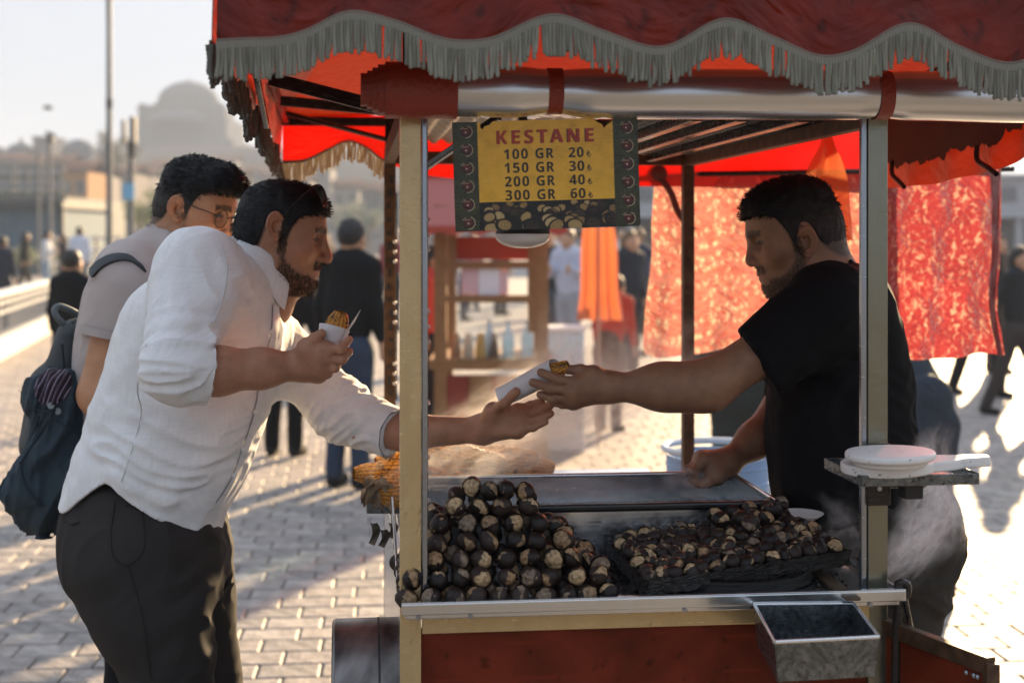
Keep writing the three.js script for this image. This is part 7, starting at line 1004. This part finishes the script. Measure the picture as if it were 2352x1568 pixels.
// ---------------------------------------------------------------- the seller
{
  reseed(401);
  const z = 3.05, o = thing('person', 'seller in a black T-shirt stretching an arm with a paper cone across the cart', 'person', [0, 0, 0]), base = [0.27, 0.142, 0.086];
  const fr = headFrame(P(1836, 560, z), 15.5 * PI / 180, 0.0, -1, 0.97), hs = headShape({ earY: 0.0, full: 1.03, jaw: 1.06 }), neckA = P(1908, 655, z), neck = blend([[cap(neckA, fr.to(-0.032, -0.03, 0), 0.072, 0.062), 0.01], [cap(P(1850, 690, z), fr.to(0.028, -0.075, 0), 0.055, 0.042), 0.05]]);
  const head = (x, y, q) => { const [a, b, c] = fr.loc(x, y, q); return smin(hs(a, b, c) * fr.sc, neck(x, y, q), 0.022); };
  const g = [skin(head, V(fr.o.x - 0.16, fr.o.y - 0.20, -z - 0.13), V(fr.o.x + 0.17, fr.o.y + 0.16, -z + 0.13), 0.0033, faceColour(fr, base, { back: 0.004 }, 0.72))];
  const sc = (x, y, q) => { const m = 1 + 0.22 * N3(x * 40, y * 40, q * 40) + 0.1 * N3(x * 150, y * 150, q * 150); return [base[0] * m, base[1] * m, base[2] * m]; };
  const el = P(1628, 884, 2.865), wr = P(1402, 890, 2.92), sh0 = P(1893, 722, 2.875), arm = blend([[cap(sh0, el, 0.052, 0.0445), 0.02], [cap(el, P(1520, 888, 2.89), 0.0455, 0.042), 0.04], [cap(P(1520, 888, 2.89), wr, 0.0415, 0.0265), 0.04], [ell(P(1580, 893, 2.872), 0.07, 0.040, 0.042, 0), 0.03]]);
  const hd = handShape(P(1396, 889, 2.92), [pts([[1362, 862, 2.905], [1334, 850, 2.912], [1307, 849, 2.918]]), pts([[1330, 879, 2.893], [1284, 872, 2.886], [1242, 855, 2.90]]), pts([[1318, 897, 2.892], [1264, 892, 2.886], [1224, 878, 2.90]]), pts([[1312, 912, 2.902], [1270, 915, 2.896], [1241, 906, 2.912]]), pts([[1318, 922, 2.912], [1292, 928, 2.912], [1273, 926, 2.922]])], 0.0185, 0.0096);
  const armF = (x, y, q) => smin(arm(x, y, q), hd(x, y, q), 0.02); g.push(skin(armF, P(1208, 965, 3.0), P(1830, 690, 2.78), 0.0032, sc));
  const a2 = blend([[cap(P(1850, 800, 3.26), P(1785, 965, 3.21), 0.05, 0.042), 0.02], [cap(P(1785, 965, 3.21), P(1735, 1010, 3.18), 0.042, 0.038), 0.03], [cap(P(1735, 1010, 3.18), P(1672, 1062, 3.13), 0.036, 0.026), 0.03]]);
  const fist = handShape(P(1664, 1066, 3.125), [pts([[1645, 1092, 3.09], [1628, 1106, 3.075], [1612, 1112, 3.075]]), pts([[1616, 1056, 3.09], [1590, 1084, 3.07], [1602, 1112, 3.075]]), pts([[1612, 1054, 3.11], [1583, 1080, 3.095], [1592, 1108, 3.095]]), pts([[1614, 1056, 3.13], [1586, 1080, 3.12], [1592, 1106, 3.115]]), pts([[1620, 1062, 3.15], [1596, 1082, 3.14], [1600, 1102, 3.135]])], 0.019, 0.0098);
  const armB = (x, y, q) => smin(a2(x, y, q), fist(x, y, q), 0.02); g.push(skin(armB, P(1555, 1140, 3.24), P(1830, 880, 3.0), 0.0034, sc));
  g.push(skin(blend([[cap(P(1960, 1150, z), P(1920, 780, z), 0.10, 0.10), 0.02], [cap(P(1920, 780, z), neckA, 0.09, 0.06), 0.06], [cap(P(1920, 760, z), P(1850, 800, 3.26), 0.06, 0.05), 0.04]]), P(1760, 1280, 3.4), P(2090, 600, 2.85), 0.016, () => base));
  part(o, 'body', merge(g), skinMat);
  const T = loft(rowsPx([[596, 1962, 1915, 0.05], [612, 1990, 1880, 0.10], [640, 2020, 1842, 0.165], [680, 2038, 1815, 0.195], [740, 2058, 1795, 0.205], [830, 2078, 1786, 0.205], [900, 2088, 1770, 0.20], [960, 2094, 1762, 0.20], [1010, 2106, 1762, 0.20], [1060, 2128, 1766, 0.20], [1120, 2140, 1774, 0.195], [1190, 2140, 1788, 0.19]], z)), eS = P(1742, 833, 2.86), dS = el.clone().sub(sh0).normalize(), sl = blend([[cap(sh0, P(1725, 842, 2.862), 0.096, 0.073), 0.03], [ball(P(1925, 690, 2.92), 0.075), 0.06]]), farS = cap(P(1900, 720, 3.22), P(1815, 890, 3.24), 0.08, 0.062), cA = crease(V(0.5, 1, 0), 12, 4, 0.004, 5), cB = crease(V(1, -0.5, 0), 26, 5, 0.006, 8), nS = near(P(1800, 840, 2.88), 0.14), nB = near(P(2060, 960, 3.0), 0.14), cut = cap(P(1860, 650, z), P(1850, 560, z), 0.066, 0.075);
  const tee = (x, y, q) => { let d = smin(T(x, y, q), farS(x, y, q), 0.04); d = smin(d, smax(sl(x, y, q), (x - eS.x) * dS.x + (y - eS.y) * dS.y + (q - eS.z) * dS.z, 0.003), 0.03); if (d < 0.03) d += cA(x, y, q) + cB(x, y, q) * (0.6 * nS(x, y, q) + nB(x, y, q)) + 0.003; return smax(d, -cut(x, y, q), 0.006); };
  const sh = part(o, 'tshirt', skin(tee, P(1690, 1225, 2.72).setZ(-3.42).setY(0.82), P(2180, 575, 2.72), 0.0062, null), blackTee);
  const cc = P(1884, 640, z), ax = V(-0.42, 0.9, 0).normalize(), e1 = V(-ax.y, ax.x, 0), e2 = V(0, 0, 1);
  part(sh, 'neckband', sheet((u, v) => { const a = u * 2 * PI, r = 0.074 + 0.004 * v; return cc.clone().addScaledVector(e1, Math.cos(a) * r * 0.98).addScaledVector(e2, Math.sin(a) * r).addScaledVector(ax, lerp(0.006, -0.014, v) - 0.022 * smoothstep(Math.cos(a), 0.1, 1)); }, 60, 4, 0.004), blackTee);
  const leg = (c) => blend(c.slice(0, -1).map((a, i) => [cap(a[0], c[i + 1][0], a[1], c[i + 1][1]), 0.03]));
  const HP = loft(rowsPx([[1060, 2118, 1790, 0.175], [1110, 2165, 1792, 0.185], [1160, 2188, 1806, 0.19], [1210, 2194, 1825, 0.19], [1270, 2184, 1850, 0.185], [1330, 2162, 1880, 0.17]], z)), l1 = leg([[P(2050, 1270, 2.96), 0.125], [P(2045, 1400, 2.95), 0.10], [P(2030, 1540, 2.95), 0.085], [V(0.76, 0.10, -2.97), 0.065]]), l2 = leg([[P(2030, 1270, 3.14), 0.125], [P(2005, 1400, 3.16), 0.10], [P(1985, 1540, 3.16), 0.085], [V(0.74, 0.10, -3.18), 0.065]]), c6 = crease(V(0.2, 1, 0), 14, 5, 0.006, 3), c7 = crease(V(1, 0.4, 0), 22, 6, 0.005, 6);
  part(o, 'trousers', skin((x, y, q) => { const d = smin(HP(x, y, q), smin(l1(x, y, q), l2(x, y, q), 0.015), 0.06); return d > 0.04 ? d : d + c6(x, y, q) + c7(x, y, q) + 0.004; }, V(0.50, 0.06, -3.36), V(1.02, 1.12, -2.78), 0.0075, null), olive);
  shoesOf([V(0.76, 0, -2.97), V(0.74, 0, -3.18)], -1, M.black, o);
  const hr = hairShape({ top: 0.017, quiff: 0.002, side: 0.0032 }), hw = (x, y, q) => { const [a, b, c] = fr.loc(x, y, q); return hr(a, b, c) * fr.sc; }, hg = skin(hw, V(fr.o.x - 0.14, fr.o.y - 0.10, -z - 0.11), V(fr.o.x + 0.15, fr.o.y + 0.20, -z + 0.11), 0.0035, (X, Y, Z) => { const [x, y] = fr.loc(X, Y, Z), f = smoothstep(0.08 - y, 0, 0.06) * 0.5, n = 0.9 + 0.8 * N3(X * 90, Y * 40, Z * 160); return mixc([0.009 * n, 0.008 * n, 0.008 * n], [0.04, 0.032, 0.027], f); });
  const lk = locks(hg, 2600, 0.0085, 0.0010, (a, m) => { const [x, y] = fr.loc(a.x, a.y, a.z); return m.clone().multiplyScalar(0.7).addScaledVector(fr.f, y > 0.07 ? 0.7 : -0.2).addScaledVector(fr.u, y > 0.07 ? 0.15 : -0.9).add(V(rr(-0.3, 0.3), rr(-0.3, 0.3), rr(-0.3, 0.3))); }, (a) => { const [x, y] = fr.loc(a.x, a.y, a.z); return y > 0.06 || rnd() < 0.1; }, () => { const s = rr(0.7, 1.5); return [0.010 * s, 0.009 * s, 0.009 * s]; });
  part(o, 'hair', merge([hg, lk]), hairMat);
  part(o, 'beard', locks(g[0], 3000, 0.0050, 0.0004, (a, m) => m.clone().multiplyScalar(0.5).addScaledVector(fr.u, -0.75).addScaledVector(fr.f, 0.2).add(V(rr(-0.35, 0.35), rr(-0.35, 0.35), rr(-0.35, 0.35))), (a) => beardMask(...fr.loc(a.x, a.y, a.z), { back: 0.004 }) > 0.5, () => { const s = rr(0.7, 1.6); return [0.026 * s, 0.019 * s, 0.014 * s]; }), hairMat);
}
// ------------------------------------------------------------------ steam and smoke: many thin curling veils set at different depths
{
  const wisp = [0, 1, 2].map((k) => dataTex(256, 256, (u, v) => {
    const wx = 0.9 * fbm(u * 3 + k * 9, v * 4, 1 + k, 3), wy = 0.9 * fbm(u * 3, v * 4 + k * 5, 7 + k, 3), f = fbm(u * 2.6 + wx * 1.3, v * 2.8 + wy * 1.3, 3 + k, 3), r = 1 - Math.abs(fbm(u * 2.6 + wx * 2.0, v * 3.2 + wy * 2.0, 11 + k, 2)) * 4.2;
    const e = Math.pow(Math.sin(Math.PI * clamp(u, 0, 1)), 1.4) * Math.pow(Math.sin(Math.PI * clamp(v * 0.98 + 0.01, 0, 1)), 0.9);
    return clamp(e * (0.16 + 1.7 * f + 0.40 * Math.max(0, r) ** 2), 0, 1);
  }));
  for (const w of wisp) w.wrapS = w.wrapT = THREE.ClampToEdgeWrapping;
  const veilMat = (k, op) => phys([0.92, 0.92, 0.93], 1, { specularIntensity: 0, transmission: 0.55, thickness: 0, transparent: true, opacity: op, alphaMap: wisp[k % 3], side: THREE.DoubleSide });
  const plume = (label, path, n, op, spread, zs) => {  // path: [px, py, half width px, z]
    const o = new THREE.Group(); o.name = numbered('steam_plume'); scene.add(o); tag(o, label, 'steam', undefined, 'stuff');
    const t = path.map((_, i) => i / (path.length - 1)), cx = curve1(path.map((p, i) => [t[i], p[0]])), cy = curve1(path.map((p, i) => [t[i], p[1]])), cw = curve1(path.map((p, i) => [t[i], p[2]])), cz = curve1(path.map((p, i) => [t[i], p[3]]));
    for (let i = 0; i < n; i++) {
      const ph = rr(0, 9), dx = rr(-spread, spread), dz = rr(-zs, zs), a0 = rr(-0.9, 0.9), t0 = rr(0, 0.25), t1 = rr(0.75, 1), ws = rr(0.6, 1.15);
      part(o, 'veil', sheet((u, v) => { const q = lerp(t0, t1, v), s = (u - 0.5) * 2, w = cw(q) * ws, x = cx(q) + dx + s * w + 14 * Math.sin(q * 9 + ph + s), y = cy(q) + 10 * Math.sin(u * 5 + ph) + s * w * 0.18 * Math.sin(ph), z = cz(q) + dz + s * Math.sin(a0 + q * 2.5) * w / F * 3 + 0.03 * Math.sin(q * 7 + u * 4 + ph); return P(x, y, z); }, 16, 24), veilMat(i, op * rr(0.6, 1.3)));
    }
  };
  reseed(88);
  plume('white steam drifting up from the steel box over the corn heap behind the chestnuts', [[1000, 1200, 80, 3.04], [1060, 1120, 140, 3.10], [1150, 1050, 190, 3.16], [1280, 960, 180, 3.20], [1380, 820, 150, 3.22], [1410, 660, 120, 3.24]], 14, 0.30, 120, 0.06);
  plume('pale veil of steam spreading high over the corn heap towards the red jacket', [[1050, 1060, 140, 3.30], [1160, 1010, 190, 3.34], [1290, 930, 200, 3.38], [1400, 820, 180, 3.42], [1440, 690, 140, 3.46]], 10, 0.34, 110, 0.07);
  plume('thick low steam lying on the water of the steel box behind the chestnuts', [[960, 1130, 70, 3.0], [1080, 1125, 95, 3.02], [1240, 1130, 90, 3.02], [1400, 1140, 70, 3.0]], 7, 0.36, 50, 0.08);
  plume('thin wisps of steam under the fist of the seller over the steel box', [[1640, 1160, 40, 2.96], [1610, 1130, 50, 2.96], [1570, 1090, 50, 2.98], [1540, 1040, 40, 3.0]], 5, 0.3, 40, 0.05);
  plume('bright smoke curling beside the dark trousers of the seller under the scale shelf', [[1990, 1390, 50, 2.62], [2070, 1310, 90, 2.64], [2135, 1230, 85, 2.66], [2155, 1150, 70, 2.70], [2140, 1040, 50, 2.76], [2180, 960, 50, 2.8]], 12, 0.62, 40, 0.05);
  plume('faint smoke rising from the roasting pan in front of the seller', [[1890, 1330, 40, 2.72], [1930, 1250, 60, 2.74], [1920, 1180, 60, 2.76], [1890, 1110, 50, 2.78]], 5, 0.18, 30, 0.04);
}
shade(scene);
renderer.render(scene, camera);
